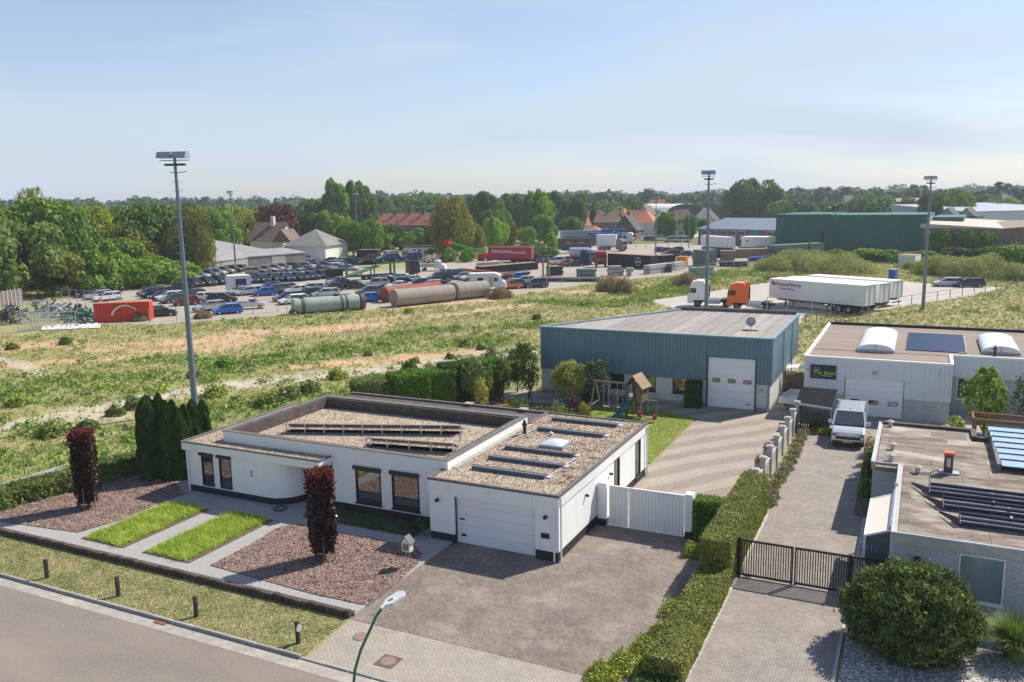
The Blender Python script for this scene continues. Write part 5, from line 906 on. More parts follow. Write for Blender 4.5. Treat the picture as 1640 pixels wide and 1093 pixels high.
for x in (.85, 1.9): each('ropes', sw, galv, ('bar', (x-.2,0,2.25),(x-.2,0,.5),.025), ('bar', (x+.2,0,2.25),(x+.2,0,.5),.025), local=True); one('seat', sw, sg_m, ('box', x-.23,x+.23,-.08,.08,.46,.5), local=True)
br_ = thing('turning_bar', 'tall round post with a horizontal turning bar right of the play tower', 'play bar', (-16.3, 56.5, .056)); one('post', br_, pw_, ('cyl', (0,0,0),(0,0,1.75),.07), local=True); one('bar', br_, galv, ('bar', (0,0,1.25),(-1.0,.05,1.25),.045), local=True)
ss = thing('see_saw', 'small red and grey toy seesaw on the lawn behind the garage', 'seesaw', (*(-16.62,55.48), .056), -20); redp = M('red_plastic', (.42,.015,.03), .4)
one('plank', ss, galv, ('bar', (-.6,0,.28),(.6,0,.28),.14,.05), local=True)
for x in (-.65,.6): one('seat', ss, redp, ('cyl', (x,0,.22),(x,0,.55),.17,.12,10), local=True)
for nm, q, lab, colr in (('toy_car', (-17.49,62.30), 'small pale ride-on toy by the warehouse wall', (.35,.36,.36)), ('toy_bucket', (-22.05,57.31), 'orange plastic toy at the edge of the lawn', (.75,.16,.02)), ('toy_cart', (-21.72,60.63), 'pale green plastic toy cart behind the swings', (.16,.33,.30))):
    b = MB(); b.obox((0,0,.22), (.6,.36,.26)); b.obox((-.12,0,.42),(.28,.3,.2)); [b.cyl((x,-.2,.1),(x,.2,.1),.1,.1,10) for x in (-.2,.2)]; solid(nm, lab, 'toy', b, M(nm, colr, .45), (*q, .05), bevel=.04)
bn = MB(); bn.tube([(math.cos(t)*.5, 0, .1+math.sin(t)*.45) for t in np.linspace(0,PI,9)], .09, 8); solid('tractor_tyre', 'dark arched rubber toy tunnel in front of the warehouse wall', 'toy', bn, dark_rub, (*(-18.31,61.54), .05))

# ------------------------------------------------------------ masts and lamp post
pole_m = M('mast_steel', (.17,.22,.28), .45, .12, .4, metal=.3)
def mast(x, y, h, label, r=.26, full=True, rz=0, hs=.44):
    t = thing('floodlight_mast', label, 'mast', (x, y, 0), rz, 'floodlight masts')
    def hb(a0, a1, *q): return ('box', a0*hs, a1*hs)+q
    one('pole', t, pole_m, ('cyl', (0,0,0),(0,0,h*.5), r, r*.72, 12), ('cyl', (0,0,h*.5),(0,0,h-.5), r*.72, r*.42, 12), local=True)
    one('head_frame', t, black_m, hb(-1.1,-.08,-.15,.15,h-1.0,h-.85), hb(.08,1.1,-.15,.15,h-1.0,h-.85), ('bar', (0,0,h-1),(0,0,h-.1),.1), ('bar', (-1.7*hs,0,h-.62),(1.6*hs,0,h-.62),.05), local=True)
    for x0 in ((-1.75,-.05) if full else (-1.2,.1)):
        b = MB(); w_ = (1.5 if full else 1.0)*hs; x0 *= hs; b.add([(x0,-.5,h-.45),(x0+w_,-.5,h-.45),(x0+w_,.45,h-.45),(x0,.45,h-.45),(x0,-.25,h-.02),(x0+w_,-.25,h-.02),(x0+w_,.3,h+.03),(x0,.3,h+.03)], [(0,3,2,1),(4,5,6,7),(0,1,5,4),(1,2,6,5),(2,3,7,6),(3,0,4,7)]); b.build('floodlight', galv, t, local=True)
    if full:
        one('crown_bracket', t, black_m, ('bar', (-.45,0,h-1.45),(-.1,0,h-1.5),.05), ('bar', (.1,0,h-1.5),(.8,0,h-1.42),.05), local=True)
        for k in range(9):
            z = h-2.2-k*.65; one('climbing_rung', t, galv, ('bar', (-.42,0,z+.12),(0,0,z),.03), ('bar', (.42,0,z+.12),(0,0,z),.03), local=True)
mast(*(-48.84,45.58), 19.21, 'tallest floodlight mast, standing in the field behind the clipped conifers', .24, rz=20, hs=.68)
mast(*(-21.17,92.42), 18.05, 'floodlight mast behind the blue warehouse in front of the white lorry cab', .24, rz=20)
mast(*(0.30,123.18), 17.35, 'floodlight mast at the wire fence by the gravel lot on the right', .24, rz=20)
mast(*(-141.94,147.72), 18.20, 'floodlight mast among the parked cars by the white site trailer', .22)
mast(*(-160.14,219.76), 17.77, 'floodlight mast beside the car transporter', .2); mast(*(-61.58,211.32), 16.32, 'slim floodlight mast behind the black containers', .2, False); mast(*(-156.14,355.56), 13.14, 'short thin floodlight mast left of the far trailers', .16, False); mast(*(-62.35,248.17), 13.04, 'slim lamp mast left of the brick office', .15, False); mast(*(-21.40,238.30), 12.47, 'slim lamp mast in front of the green shed', .16, False)
lp = thing('street_lamp', 'green curved street lamp with a pale grey flat head in the foreground', 'street lamp', (-11.72, 15.05, .03)); gp = M('lamp_green', (.008,.10,.075), .35, .1, coat=.4)
pts = [(0,0,0),(0,0,3.9),(.02,.10,4.4),(.05,.32,4.8),(.17,.85,5.45),(.24,1.05,5.62)]
one('pole', lp, gp, ('cyl', pts[0], pts[1], .055, .042, 12), ('tube', pts[1:], .036, 10), local=True)
hd = MB(); d_ = Vector((.35,.9,.22)).normalized(); q = Vector(pts[-1]); sd_ = Vector((d_.y,-d_.x,0)).normalized(); up_ = sd_.cross(d_)
def hp(a, b_, c_): return tuple(q+d_*a+sd_*b_+up_*c_)
hd.cyl(hp(-.08,0,0), hp(.12,0,0), .05, .05, 10)
o8 = [(.05,-.06),(.2,-.15),(.55,-.15),(.66,-.05),(.66,.05),(.55,.15),(.2,.15),(.05,.06)]
hd.add([hp(a,b_,-.03) for a,b_ in o8]+[hp(a,b_,.04) for a,b_ in o8], [tuple(range(7,-1,-1)), tuple(range(8,16))]+[(i,(i+1)%8,8+(i+1)%8,8+i) for i in range(8)]); hd.build('lamp_head', M('lamp_grey', (.55,.58,.60), .4, .05), lp, local=True); k = MB(); k.cyl(hp(.3,0,.04), hp(.3,0,.10), .05, .045, 12); k.build('photocell', M('cell_yellow', (.7,.6,.3), .5), lp, local=True)
# ------------------------------------------------------------ yard clutter and far buildings
def far_box(name, label, cat, p0, p1, depth, h, mat, roofm=None, roof='flat', rh=2., wins=(), over=.2, group=None, winm=None, door=None):
    """p0,p1 = ground points of the visible front edge left to right; depth goes away from the viewer"""
    d = Vector((p1[0]-p0[0], p1[1]-p0[1])); L = d.length; a = math.degrees(math.atan2(d.y, d.x)); t = thing(name, label, cat, (p0[0], p0[1], 0), a, group)
    one('walls', t, mat, ('box', 0, L, 0, depth, 0, h), local=True); roofm = roofm or mat; b = MB(); o = over
    if roof == 'flat': b.box(-o, L+o, -o, depth+o, h, h+.3)
    elif roof == 'gable': 
        b.add([(-o,-o,h-.1),(L+o,-o,h-.1),(L+o,depth+o,h-.1),(-o,depth+o,h-.1),(-o,depth/2,h+rh),(L+o,depth/2,h+rh)], [(0,1,5,4),(2,3,4,5),(0,3,2,1)]); b.add([(0,0,h),(0,depth,h),(0,depth/2,h+rh-.1),(L,0,h),(L,depth,h),(L,depth/2,h+rh-.1)], [(0,2,1),(3,4,5)], 1)
    elif roof == 'gablex':
        b.add([(-o,-o,h-.1),(L+o,-o,h-.1),(L+o,depth+o,h-.1),(-o,depth+o,h-.1),(L/2,-o,h+rh),(L/2,depth+o,h+rh)], [(0,4,5,3),(4,1,2,5),(0,3,2,1)]); b.add([(0,0,h),(L,0,h),(L/2,0,h+rh-.1),(0,depth,h),(L,depth,h),(L/2,depth,h+rh-.1)], [(0,1,2),(3,5,4)], 1)
    elif roof == 'hip':
        k = min(depth, L)/2; b.add([(-o,-o,h),(L+o,-o,h),(L+o,depth+o,h),(-o,depth+o,h),(k,depth/2,h+rh),(L-k,depth/2,h+rh)], [(0,1,5,4),(2,3,4,5),(1,2,5),(3,0,4),(0,3,2,1)])
    elif roof == 'arc':
        ar = [(L/2-L/2*math.cos(R(q)), h+rh*math.sin(R(q))) for q in range(0,181,15)]; k = len(ar); b.add([(x,-o,z) for x,z in ar]+[(x,depth,z) for x,z in ar], [(j,k+j,k+j+1,j+1) for j in range(k-1)]); b.add([(x,-o-.02,z) for x,z in ar], [tuple(range(len(ar)))], 1)
    elif roof == 'mono': b.add([(-o,-o,h),(L+o,-o,h),(L+o,depth+o,h+rh),(-o,depth+o,h+rh),(-o,-o,h-.2),(L+o,-o,h-.2),(L+o,depth+o,h-.2),(-o,depth+o,h-.2)], [(0,1,2,3),(0,4,5,1),(1,5,6,2),(2,6,7,3),(3,7,4,0)])
    b.build('roof', [roofm, mat], t, local=True)
    for (x0, x1, z0, z1) in wins:
        f = one('window', t, white_panel, ('box', x0, x1, -.05, .0, z0, z1), local=True); n = max(1, round((x1-x0)/.75)); w_ = (x1-x0)/n
        for i in range(n): one('pane', f, winm or glass_far, ('box', x0+i*w_+.07, x0+(i+1)*w_-.07, -.08, -.045, z0+.1, z1-.1), local=True)
    if door: one('door', t, M('far_door', (.3,.3,.3), .6), ('box', door[0], door[1], -.06, 0, 0, door[2]), local=True)
    return t, L
dgreen = M('dark_green_sheet', (.02,.125,.10), .55, .12, .15, sq=(1,1,.3)); lgreen = M('light_green_sheet', (.17,.33,.29), .6, .1, .2); fbrick = M('far_brick', (.16,.11,.085), .9, .2, .6); fwhite = M('far_white', (.66,.66,.64), .8, .05, .3); fgrey = M('fibre_cement', (.27,.265,.26), .9, .15, .15, spots=(.4,.5,.8,(.36,.35,.34),.5))
rred = M('red_tiles', (.40,.14,.08), .85, .2, .5); rbrown = M('brown_tiles', (.17,.115,.085), .85, .2, .5); rgrey = M('grey_tiles', (.20,.195,.185), .85, .2, .5); rpale = M('metal_roof', (.17,.20,.25), .5, .08, .2); rdark = M('dark_tiles', (.055,.05,.05), .8, .2, .5)
# green shed
gs = thing('green_shed', 'large dark green corrugated industrial shed on the right', 'industrial shed', (-36.2, 237.8, 0), -3.8)
b = MB(); b.corr('x', 0, 0, 36.6, 0, 9.4, 1.0, .12, -1); b.box(0,36.6,.01,24,0,9.3); b.build('cladding', dgreen, gs, local=True); one('end_cladding', gs, lgreen, ('box', 36.6,36.75,0,24,3.5,9.3), local=True); one('roof', gs, dgreen, ('box', -.2,36.9,-.2,24,9.4,9.7), ('box', 0,14,0,24,9.7,9.9), local=True); one('door', gs, black_m, ('box', 11.5,12.4,-.2,-.12,0,5.2), local=True)
one('rear_wing', gs, dgreen, ('box', 36.9,44,16,40,0,8.6), local=True)
# brick office with windows
t, L = far_box('brick_office', 'two-storey brick office with white windows left of the green shed', 'office building', (-65.06,270.87), (-38.83,257.93), 14, 4.9, fbrick, rpale, 'mono', 3.0)
for r_, z in ((0,3.0),(1,.7)):
    for i in range(8):
        if r_ == 0 and i in (5,6): continue
        x = 2.0+i*L/8.6; f = one('window', t, white_panel, ('box', x, x+2.3, -.06, 0, z, z+1.45), local=True)
        for k in range(3): one('pane', f, glass_far, ('box', x+.08+k*.74, x+.74+k*.74, -.09, -.055, z+.12, z+1.33), local=True)
one('green_blind', t, M('teal_blind', (.02,.26,.20), .6), ('box', 2+L*.6, 2+L*.6+3.3, -.1, 0, 2.9, 4.5), local=True)
for i in range(9): one('pier', t, M('pier_pale', (.30,.27,.24), .9), ('box', 1.2+i*L/8.6, 1.4+i*L/8.6, -.12, 0, 0, 4.9), local=True)
far_box('white_annex', 'low white annex in front of the brick office', 'annex', (-46.02,242.07), (-36.40,240.95), 6, 3.4, fwhite, fwhite, 'flat', wins=((1.2,2.1,2.3,2.9),), door=(8.3,9.6,2.4)); 
# right hand side buildings
bb_, L = far_box('brown_hall', 'brown brick hall with shallow pale curved roof at the far right', 'industrial hall', (1.75,239.95), (16.27,226.95), 30, 6.6, fbrick, M('brown_roof', (.24,.19,.155), .85, .15, .2), 'mono', .8)
for x in (7.5, 13.5): one('pilaster', bb_, concrete_l, ('box', x, x+.25, -.12, 0, 1.5, 6.5), local=True)
one('white_frame_window', bb_, fwhite, ('box', 5.5,9.5,-.1,0,1.8,3.4), local=True); one('pane', bb_, glass_far, ('box', 5.8,9.2,-.13,-.09,2.0,3.2), local=True); one('white_door', bb_, fwhite, ('box', 18,19.5,-.1,0,.8,3.2), local=True)
b2, L = far_box('brown_hall', 'brown hall wing with light strip roof running out of frame on the right', 'industrial hall', (16.27,226.95), (31.70,257.69), 26, 6.6, M('far_brick_pale', (.24,.19,.16), .9, .2, .5), M('cream_roof', (.50,.45,.38), .8, .1, .2), 'mono', 1.2)
for i in range(4): one('window', b2, glass_far, ('box', 3.0+i*3, 4.6+i*3, -.06, 0, 3.2, 6.0), local=True)
sgr, L = far_box('gabled_office', 'pale green office with two small dark gables beside the green shed', 'office building', (2.33,300.93), (14.04,298.44), 12, 7.2, lgreen, rdark, 'flat')
for i in range(2):
    one('gable_front', sgr, lgreen, ('add', [(1+i*5.4,-.1,7.4),(6.0+i*5.4,-.1,7.4),(3.5+i*5.4,-.1,10.0)], [(0,1,2)]), local=True); one('gable_roof', sgr, rdark, ('add', [(.8+i*5.4,-.3,7.3),(3.5+i*5.4,-.3,10.15),(3.5+i*5.4,9,10.15),(.8+i*5.4,9,7.3),(6.2+i*5.4,-.3,7.3),(6.2+i*5.4,9,7.3)], [(0,1,2,3),(1,4,5,2),(0,3,2,1),(4,1,2,5)]), local=True)
for i in range(5): one('window', sgr, glass_far, ('box', 1+i*3, 3.4+i*3, -.1, 0, 4.2, 6.6), local=True)
far_box('long_hall', 'long pale blue-white hall roof behind the brown hall', 'industrial hall', (13.88,360.49), (52.11,395.27), 40, 7.5, fwhite, M('pale_blue_roof', (.34,.37,.45), .5, .05, .1), 'mono', 2.5)
far_box('long_hall', 'red-brown low roof farthest back on the right', 'industrial hall', (4.46,431.83), (27.99,454.39), 40, 8.5, fbrick, M('redbrown_roof', (.27,.17,.14), .8, .1, .2), 'mono', 3.5)
far_box('dark_villa', 'dark-roofed villa far back at the right edge', 'house', (31.25,454.08), (40.60,461.70), 14, 9.0, fbrick, rdark, 'hip', 5); far_box('white_portal_building', 'distant white building with a square portal above the green shed', 'office building', (-42.26,518.28,7.82,0.19)[:2], (-37.64,518.64,7.76,0.19)[:2], 12, 13.0, fwhite, fwhite, 'flat')
far_box('distant_block', 'low pinkish block beyond the green shed', 'industrial hall', (-12.43,429.82,7.45,0.16)[:2], (-3.59,429.99,7.36,0.16)[:2], 12, 7.6, M('pinkish', (.42,.33,.30), .9, .1, .3))
# grey barns on the left
far_box('grey_barn', 'wide grey fibre-cement barn roof behind the parked cars, leftmost', 'barn', (-142.26,139.47), (-151.74,174.34), 20, 2.6, M('barn_wall', (.30,.28,.26), .9, .15, .4), fgrey, 'mono', 3.6); far_box('grey_barn', 'low grey open barn directly behind the parked cars', 'barn', (-148.47,151.32), (-143.27,174.06), 9, 2.7, M('barn_wall_dark', (.16,.15,.14), .9, .2, .4), fgrey, 'mono', 1.0, door=(13,17,2.3))
t, L = far_box('solar_barn', 'white gabled house wall with a bluish roof patch behind the grey barn', 'barn', (-180.18,179.88), (-184.49,200.40), 14, 4.6, fwhite, rpale, 'mono', 1.5)
t, L = far_box('hip_roof_house', 'white house with grey hipped roof behind the back row of cars', 'house', (-152.28,176.44), (-140.71,178.97), 14, 4.0, fwhite, rgrey, 'hip', 4.2, over=.6); far_box('small_shed', 'small brick garage at the right of the hipped white house', 'shed', (-142.38,180.83), (-144.26,189.78), 5, 3.4, M('shed_brick', (.27,.20,.16), .9, .15), rdark, 'flat', door=(.6,2.4,2.4))
t, L = far_box('brown_roof_house', 'white gabled house with steep brown roof and white chimney left of the copper beech', 'house', (-177.09,190.75), (-167.93,192.56), 10, 4.6, fwhite, rbrown, 'gable', 5.2, over=.6); one('chimney', t, fwhite, ('box', 5.0,6.0,3.6,4.6,6.5,11.4), local=True); one('cross_roof', t, rbrown, ('add', [(8.2,-2,4.2),(14.4,-2,4.2),(11.5,-2.4,7.8),(11.5,5,7.8),(8.2,5,4.2),(14.4,5,4.2)], [(0,2,3,4),(2,1,5,3),(0,1,2)]), local=True)
# red roofed terrace and village
def cottage(a, c, y, dep, h, rm, rh, roof, label, wins=((1.2,2.6,1.0,2.4),(4.2,5.6,1.0,2.4)), chim=True, wm=None):
    t, L = far_box('village_house', label, 'house', a, c, dep, h, wm or fwhite, rm, roof, rh, over=.5, wins=[w for w in wins if w[1] < ((c[0]-a[0])**2+(c[1]-a[1])**2)**.5])
    if chim: one('chimney', t, fbrick, ('box', L*.5-.4, L*.5+.5, dep/2-.4, dep/2+.4, h, h+rh+1.1), local=True)
t, L = far_box('terrace_row', 'long terrace with orange-red tiled roof behind the trees left of centre', 'terraced houses', (-227.50,320.81), (-188.71,317.41), 12, 4.6, fbrick, rred, 'gable', 5.0)
for i in range(5): one('chimney', t, rdark, ('box', 3+i*L/5, 4.4+i*L/5, 5.4,6.6,8.2,10.8), local=True); one('skylight', t, glass_far, ('add', [(7+i*L/5,1.2,5.7),(8.2+i*L/5,1.2,5.7),(8.2+i*L/5,2.2,6.55),(7+i*L/5,2.2,6.55)], [(0,1,2,3)]), local=True)
cottage((-155.13,319.65), (-147.37,320.17), 0, 12, 4.4, rbrown, 4.2, 'gablex', 'brown-roofed house between trees above the red trailer'); cottage((-133.78,315.78), (-129.58,316.09), 0, 10, 4.4, rdark, 4.2, 'gable', 'dark-roofed house half hidden left of the light trees', chim=False); cottage((-125.42,316.39), (-120.65,321.96), 0, 11, 4.2, rred, 4.8, 'gable', 'orange-roofed house with white gables behind the far trailers')
cottage((-113.82,293.30), (-106.32,294.04), 0, 8, 2.6, rred, 2.4, 'hip', 'low orange-roofed bungalow above the grey trailers', chim=False); cottage((-123.03,332.72), (-114.26,333.20), 0, 12, 5, rbrown, 4.2, 'gable', 'brick house with maroon roof left of the dark gabled house', wm=fbrick); cottage((-101.24,294.54), (-93.50,295.31), 0, 11, 3.2, rdark, 5.6, 'gablex', 'dark gabled house with white trim in the village row', wm=fbrick)
cottage((-107.73,333.56), (-98.48,334.07), 0, 14, 4.6, rred, 5.0, 'hip', 'broad house with orange hipped roof right of the dark gable', chim=False); cottage((-92.75,313.83), (-84.52,314.48), 0, 11, 3.6, M('tan_tiles', (.30,.25,.21), .85, .15, .5), 4.2, 'hip', 'house with pale tan roof behind the round tree', chim=False)
cottage((-149.08,492.52), (-140.44,491.52), 0, 12, 8.5, rred, 4.5, 'gable', 'tall distant house with dark red roof in front of the arched hall', wm=fbrick); cottage((-82.81,309.87), (-75.99,310.44), 0, 10, 3.4, rdark, 3.6, 'gable', 'brown dark-roofed bungalow left of the brick office'); cottage((-88.62,357.52), (-79.74,357.78), 0, 12, 5, rdark, 5, 'gablex', 'steep dark-roofed house with white gable behind the brick office'); cottage((-158.47,451.47), (-148.10,450.72), 0, 12, 4, rgrey, 4, 'gable', 'pale grey-roofed house behind the village trees', chim=False)
far_box('arched_hall', 'distant hall with pale arched roof and dark front', 'industrial hall', (-125.75,452.87,4.86,0.17)[:2], (-108.79,467.51,4.36,0.18)[:2], 50, 6.5, rdark, fwhite, 'arc', 4.2)
for a_, c_, h_, m_, rh_, rf_, lb_ in (((-120.12,362.99), (-112.16,363.17), 4.6, rred, 4.6, 'gable', 'orange-roofed house behind the dark gabled one'), ((-113.04,383.37), (-106.57,383.37), 4.6, rgrey, 4.4, 'gablex', 'white house with grey gable left of the steep dark roof'), ((-100.56,369.87), (-94.46,369.96), 5, rbrown, 4.2, 'gable', 'brown-roofed house behind the far vans'), ((-144.08,376.19), (-137.27,376.24), 4.8, rred, 4.2, 'gable', 'small red-roofed house over the low orange bungalow'), ((-151.26,343.07), (-146.01,343.30), 4.6, rdark, 4, 'gable', 'dark blue-roofed house between the light trees'),
    ((-131.78,383.38), (-126.26,383.38), 5.5, rred, 4.4, 'hip', 'red hipped roof rising over the village row'), ((-157.77,342.80), (-153.03,343.00), 4.4, rred, 4, 'gable', 'orange-roofed house left of the tall bright tree'), ((-135.29,431.43), (-129.14,431.11), 5.5, rbrown, 5, 'gablex', 'tall brown gable behind the orange hipped roof'), ((-93.44,328.99), (-88.02,329.32), 3.2, rred, 3.4, 'gable', 'low red-roofed house behind the single round tree')):
    cottage(a_, c_, 0, 10, h_, m_, rh_, rf_, lb_, chim=False)
# far trailers
blues = M('trailer_blue', (.02,.09,.30), .5, .1); bgrey = M('trailer_greyblue', (.25,.30,.42), .5, .1); dgr = M('trailer_dark', (.05,.065,.07), .6, .2); cream = M('trailer_cream', (.50,.42,.25), .6, .1)
def ftr(a, c, m, lab, H1=4.0, H0=1.1): t, L = trailer(a, c, H0, H1, lab, body=m, w=2.5); return t, L
ftr((-134.42,273.82), (-130.21,274.31), cream, 'cream-yellow trailer half hidden in trees above the red trailer'); ftr((-119.44,267.61), (-111.74,264.77), wtm, 'white trailer leftmost in the far row', 4.2); ftr((-112.61,268.47), (-107.11,273.05), bgrey, 'grey-blue trailer second in the far row'); ftr((-100.42,245.39), (-92.41,249.88), dgr, 'low dark flat trailer behind the round bushes', 3.4)
ftr((-107.11,273.05), (-98.71,278.02), bgrey, 'lilac-grey trailer behind the white reefer'); ftr((-95.57,256.16), (-91.94,260.15), blues, 'dark blue trailer left of the white reefer', 4.0); t, L = ftr((-98.23,274.14), (-91.60,278.86), blues, 'bright blue trailer with white lettering and white cab', 4.4); text('wuCargo', 2.2, t, white_panel, (L*.55,-.05,2.9), (90,0,0)); ftr((-86.43,235.28), (-80.81,236.23), wtm, 'white reefer trailer hitched to a grey cab', 4.4)
t, L = ftr((-90.33,217.98), (-83.94,224.46), M('trailer_darkgreen', (.035,.06,.055), .6, .1), 'dark green-grey trailer with small orange marks', 4.1); [one('mark', t, M('orange_mark', (.6,.12,.03), .5) if not bpy.data.materials.get('orange_mark') else bpy.data.materials['orange_mark'], ('box', x,x+1.6,-.03,0,2.7,3.1), local=True) for x in (1.5, L-4)]
t, L = trailer((-57.62,242.99), (-48.05,233.56), 1.0, 3.9, 'white box trailer in front of the brick office', body=wtm)
def cab(pos, m, lab, h=3.6):
    t = thing('truck_cab', lab, 'truck', (pos[0], pos[1], .02), pos[2]); b = MB(); b.slab([(-1.2,.6),(-1.2,h-.2),(-.6,h),(.6,h-.2),(1.0,2.2),(1.1,.6)], 1.24, .04, 0, .1); b.build('cab', m, t, local=True); one('windscreen', t, cglass, ('box', .80,1.06,-1.1,1.1,1.9,2.8), local=True); one('grille', t, trim, ('box', 1.02,1.14,-.9,.9,.6,1.5), local=True)
    for y in (-1,1): wheel(t, 0, y, .5, .35, galv)
cab((-87.71,271.62,368), fwhite, 'white cab of the bright blue truck'); cab((-77.21,231.14,348), rgrey, 'grey cab hitched to the white reefer'); redc = M('cab_red', (.50,.015,.02), .35, .05, coat=.4); cab((-64.61,178.69,300), redc, 'bright red truck cab facing the camera left of the black container'); cab((-69.33,182.95,351), M('cab_blue', (.02,.04,.12), .4), 'dark blue cab of the silver tanker'); cab((-68.71,184.94,320), M('cab_pale', (.4,.5,.55), .4), 'pale grey cab between the tanker and the red truck')
tk = thing('tank_trailer', 'silver tank trailer with a yellow swoosh behind the small parked cars', 'tank trailer', (*(-74.81,185.44), .02), 0); d = Vector(((-71.35,186.22)[0]-(-74.81,185.44)[0], (-71.35,186.22)[1]-(-74.81,185.44)[1])); tk.rotation_euler = (0,0,math.atan2(d.y,d.x)); b = MB(); b.cyl((0,1.2,2.5),(d.length+1,1.2,2.5),1.25,1.25,16); b.build('tank', M('tank_silver', (.5,.52,.58), .3, .05, metal=.4), tk, local=True); one('chassis', tk, trim, ('box', 0,d.length,.5,1.9,.8,1.3), local=True); one('stripe', tk, cream, ('bar', (1,-.07,2.9),(3.5,-.07,2.2),.04,.3), ('bar', (3.5,-.07,2.2),(6,-.07,2.6),.04,.3), local=True)
for x in (1.5,2.9): wheel(tk, x, .2, .5, .4, galv)
# containers
def container(p0, rz, m, label, L=6.06, h=2.6, w=2.44, name='shipping_container', group=None):
    t = thing(name, label, 'container', (p0[0], p0[1], .02), rz, group); b = MB(); b.corr('x', 0, .12, L-.12, .15, h-.12, .42, .10, 1); b.corr('x', w, .12, L-.12, .15, h-.12, .42, .10, -1); b.corr('y', 0, .12, w-.12, .15, h-.12, .28, .05, 1); b.build('side_sheets', m, t, local=True)
    fr = MB(); fr.box(0,L,0,.1,0,.15); fr.box(0,L,0,.08,h-.12,h); fr.box(0,L,w-.08,w,h-.12,h); fr.box(0,L,w-.1,w,0,.15); [fr.box(x,x+.12,y,y+.12,.15,h-.12) for x in (0,L-.12) for y in (0,w-.12)]; fr.box(L-.08,L,.12,w-.12,.15,h-.12); fr.build('frame', m, t, local=True)
    one('roof_sheet', t, M('rusty_top', (.36,.20,.13), .8, .2, 1) if not bpy.data.materials.get('rusty_top') else bpy.data.materials['rusty_top'], ('box', .02,L-.02,.09,w-.09,h-.1,h-.01), local=True); return t
redm = M('container_red', (.58,.045,.018), .5, .1, .8); a_ = math.degrees(math.atan2(4.34,5.55))
t = container((-99.1,76.6), a_, redm, 'bright red shipping container with a pale arc mark at the edge of the field', 7.0)
arcm = MB()
for q in range(10):
    a0, a1 = R(165-q*13), R(165-(q+1)*13); r = 1.75; c_ = (3.9,.45); arcm.bar((c_[0]+r*math.cos(a0),-.03,c_[1]+r*math.sin(a0)),(c_[0]+r*math.cos(a1),-.03,c_[1]+r*math.sin(a1)),.03,.24-.012*q)
arcm.build('arc_mark', M('arc_pale', (.62,.68,.60), .6), t, local=True)
blk = M('container_black', (.018,.020,.022), .55, .2, .8)
def along(p, q): return math.degrees(math.atan2(q[1]-p[1], q[0]-p[0])), ((q[0]-p[0])**2+(q[1]-p[1])**2)**.5
for (p, q, lab, hh, cir) in (((-63.70,180.66), (-52.07,175.04), 'long black container with a white ring emblem', 2.9, 1), ((-52.39,176.58), (-48.67,182.49), 'black container with bolted doors right of the ring emblem one', 2.7, 0), ((-81.92,155.17), (-75.62,169.25), 'dark slatted skip container in front of the red trailer', 1.6, 0)):
    a, L = along(p, q); t = container(p, a, blk, lab, L, hh)
    if cir:
        rg = MB(); rg_pts = [(L*.72+.75*math.cos(u), -.04, 1.45+.85*math.sin(u)) for u in np.linspace(0,2*PI,21)]; rg.tube(rg_pts, .07, 5); rg.obox((L*.72,-.04,1.45),(.7,.04,.3)); rg.build('ring_emblem', white_panel, t, local=True)
og = thing('orange_generator', 'orange box machine at the right end of the black containers', 'machine', (*(-48.54,182.52), 0)); one('housing', og, M('machine_orange', (.70,.25,.02), .5), ('box', 0,2.2,0,1.5,.3,2.3), local=True); one('skid', og, trim, ('box', .1,2.1,.1,1.4,0,.3), local=True)
container((-4.68,192.96), -14, fwhite, 'small white container with a rusty bracket on the grass near the green shed', 3.3, 2.5, 4.2)
cd = thing('portable_cabin', 'low white cabin with a purple-brown flat roof beyond the transporter', 'cabin', (*(-130.39,200.00), 0), along((-130.39,200.00), (-119.95,202.07))[0]); L = along((-130.39,200.00), (-119.95,202.07))[1]; one('walls', cd, fwhite, ('box', 0,L,0,4,0,2.5), local=True); one('roof', cd, M('purple_roof', (.12,.07,.09), .8), ('box', -.3,L+.3,-.3,4.3,2.5,2.9), local=True); one('door', cd, M('ochre_door', (.35,.28,.10), .6), ('box', L*.7,L*.7+1.2,-.05,0,0,2.1), local=True); one('window', cd, glass_far, ('box', 3,3.8,-.05,0,1.3,1.9), ('box', 4.4,5.2,-.05,0,1.3,1.9), local=True)
for p, q, lab in (((-125.63,171.87), (-123.06,172.46), 'black box trailer left of the transporter cars'), ((-123.06,172.46), (-120.36,173.08), 'black square box body with pale corner posts')): a, L = along(p, q); container(p, a, blk, lab, L, 3.6)
tx = thing('chemical_toilet', 'bright blue portable toilet on the gravel lot', 'toilet', (*(-5.33,160.31), .02), -20); one('cabin', tx, M('toilet_blue', (.015,.10,.36), .5), ('box', 0,1.1,0,1.1,0,2.1), local=True, bevel=.04); one('roof', tx, M('toilet_roof', (.35,.45,.55), .5), ('box', -.04,1.14,-.04,1.14,2.1,2.25), local=True); one('door', tx, M('toilet_door', (.01,.07,.28), .5), ('box', .15,.95,-.03,0,.1,1.95), local=True)
st_ = thing('site_trailer', 'white rounded site trailer with a dark blue poster between the car rows', 'site trailer', (*(-109.82,111.68,45)[:2], .02), (-109.82,111.68,45)[2]+6); b = MB(); b.slab([(0,.5),(0,2.7),(.25,2.95),(3.9,2.95),(4.15,2.7),(4.15,.5)], 1.1, .03, 0, .15); b.build('body', fwhite, st_, local=True)
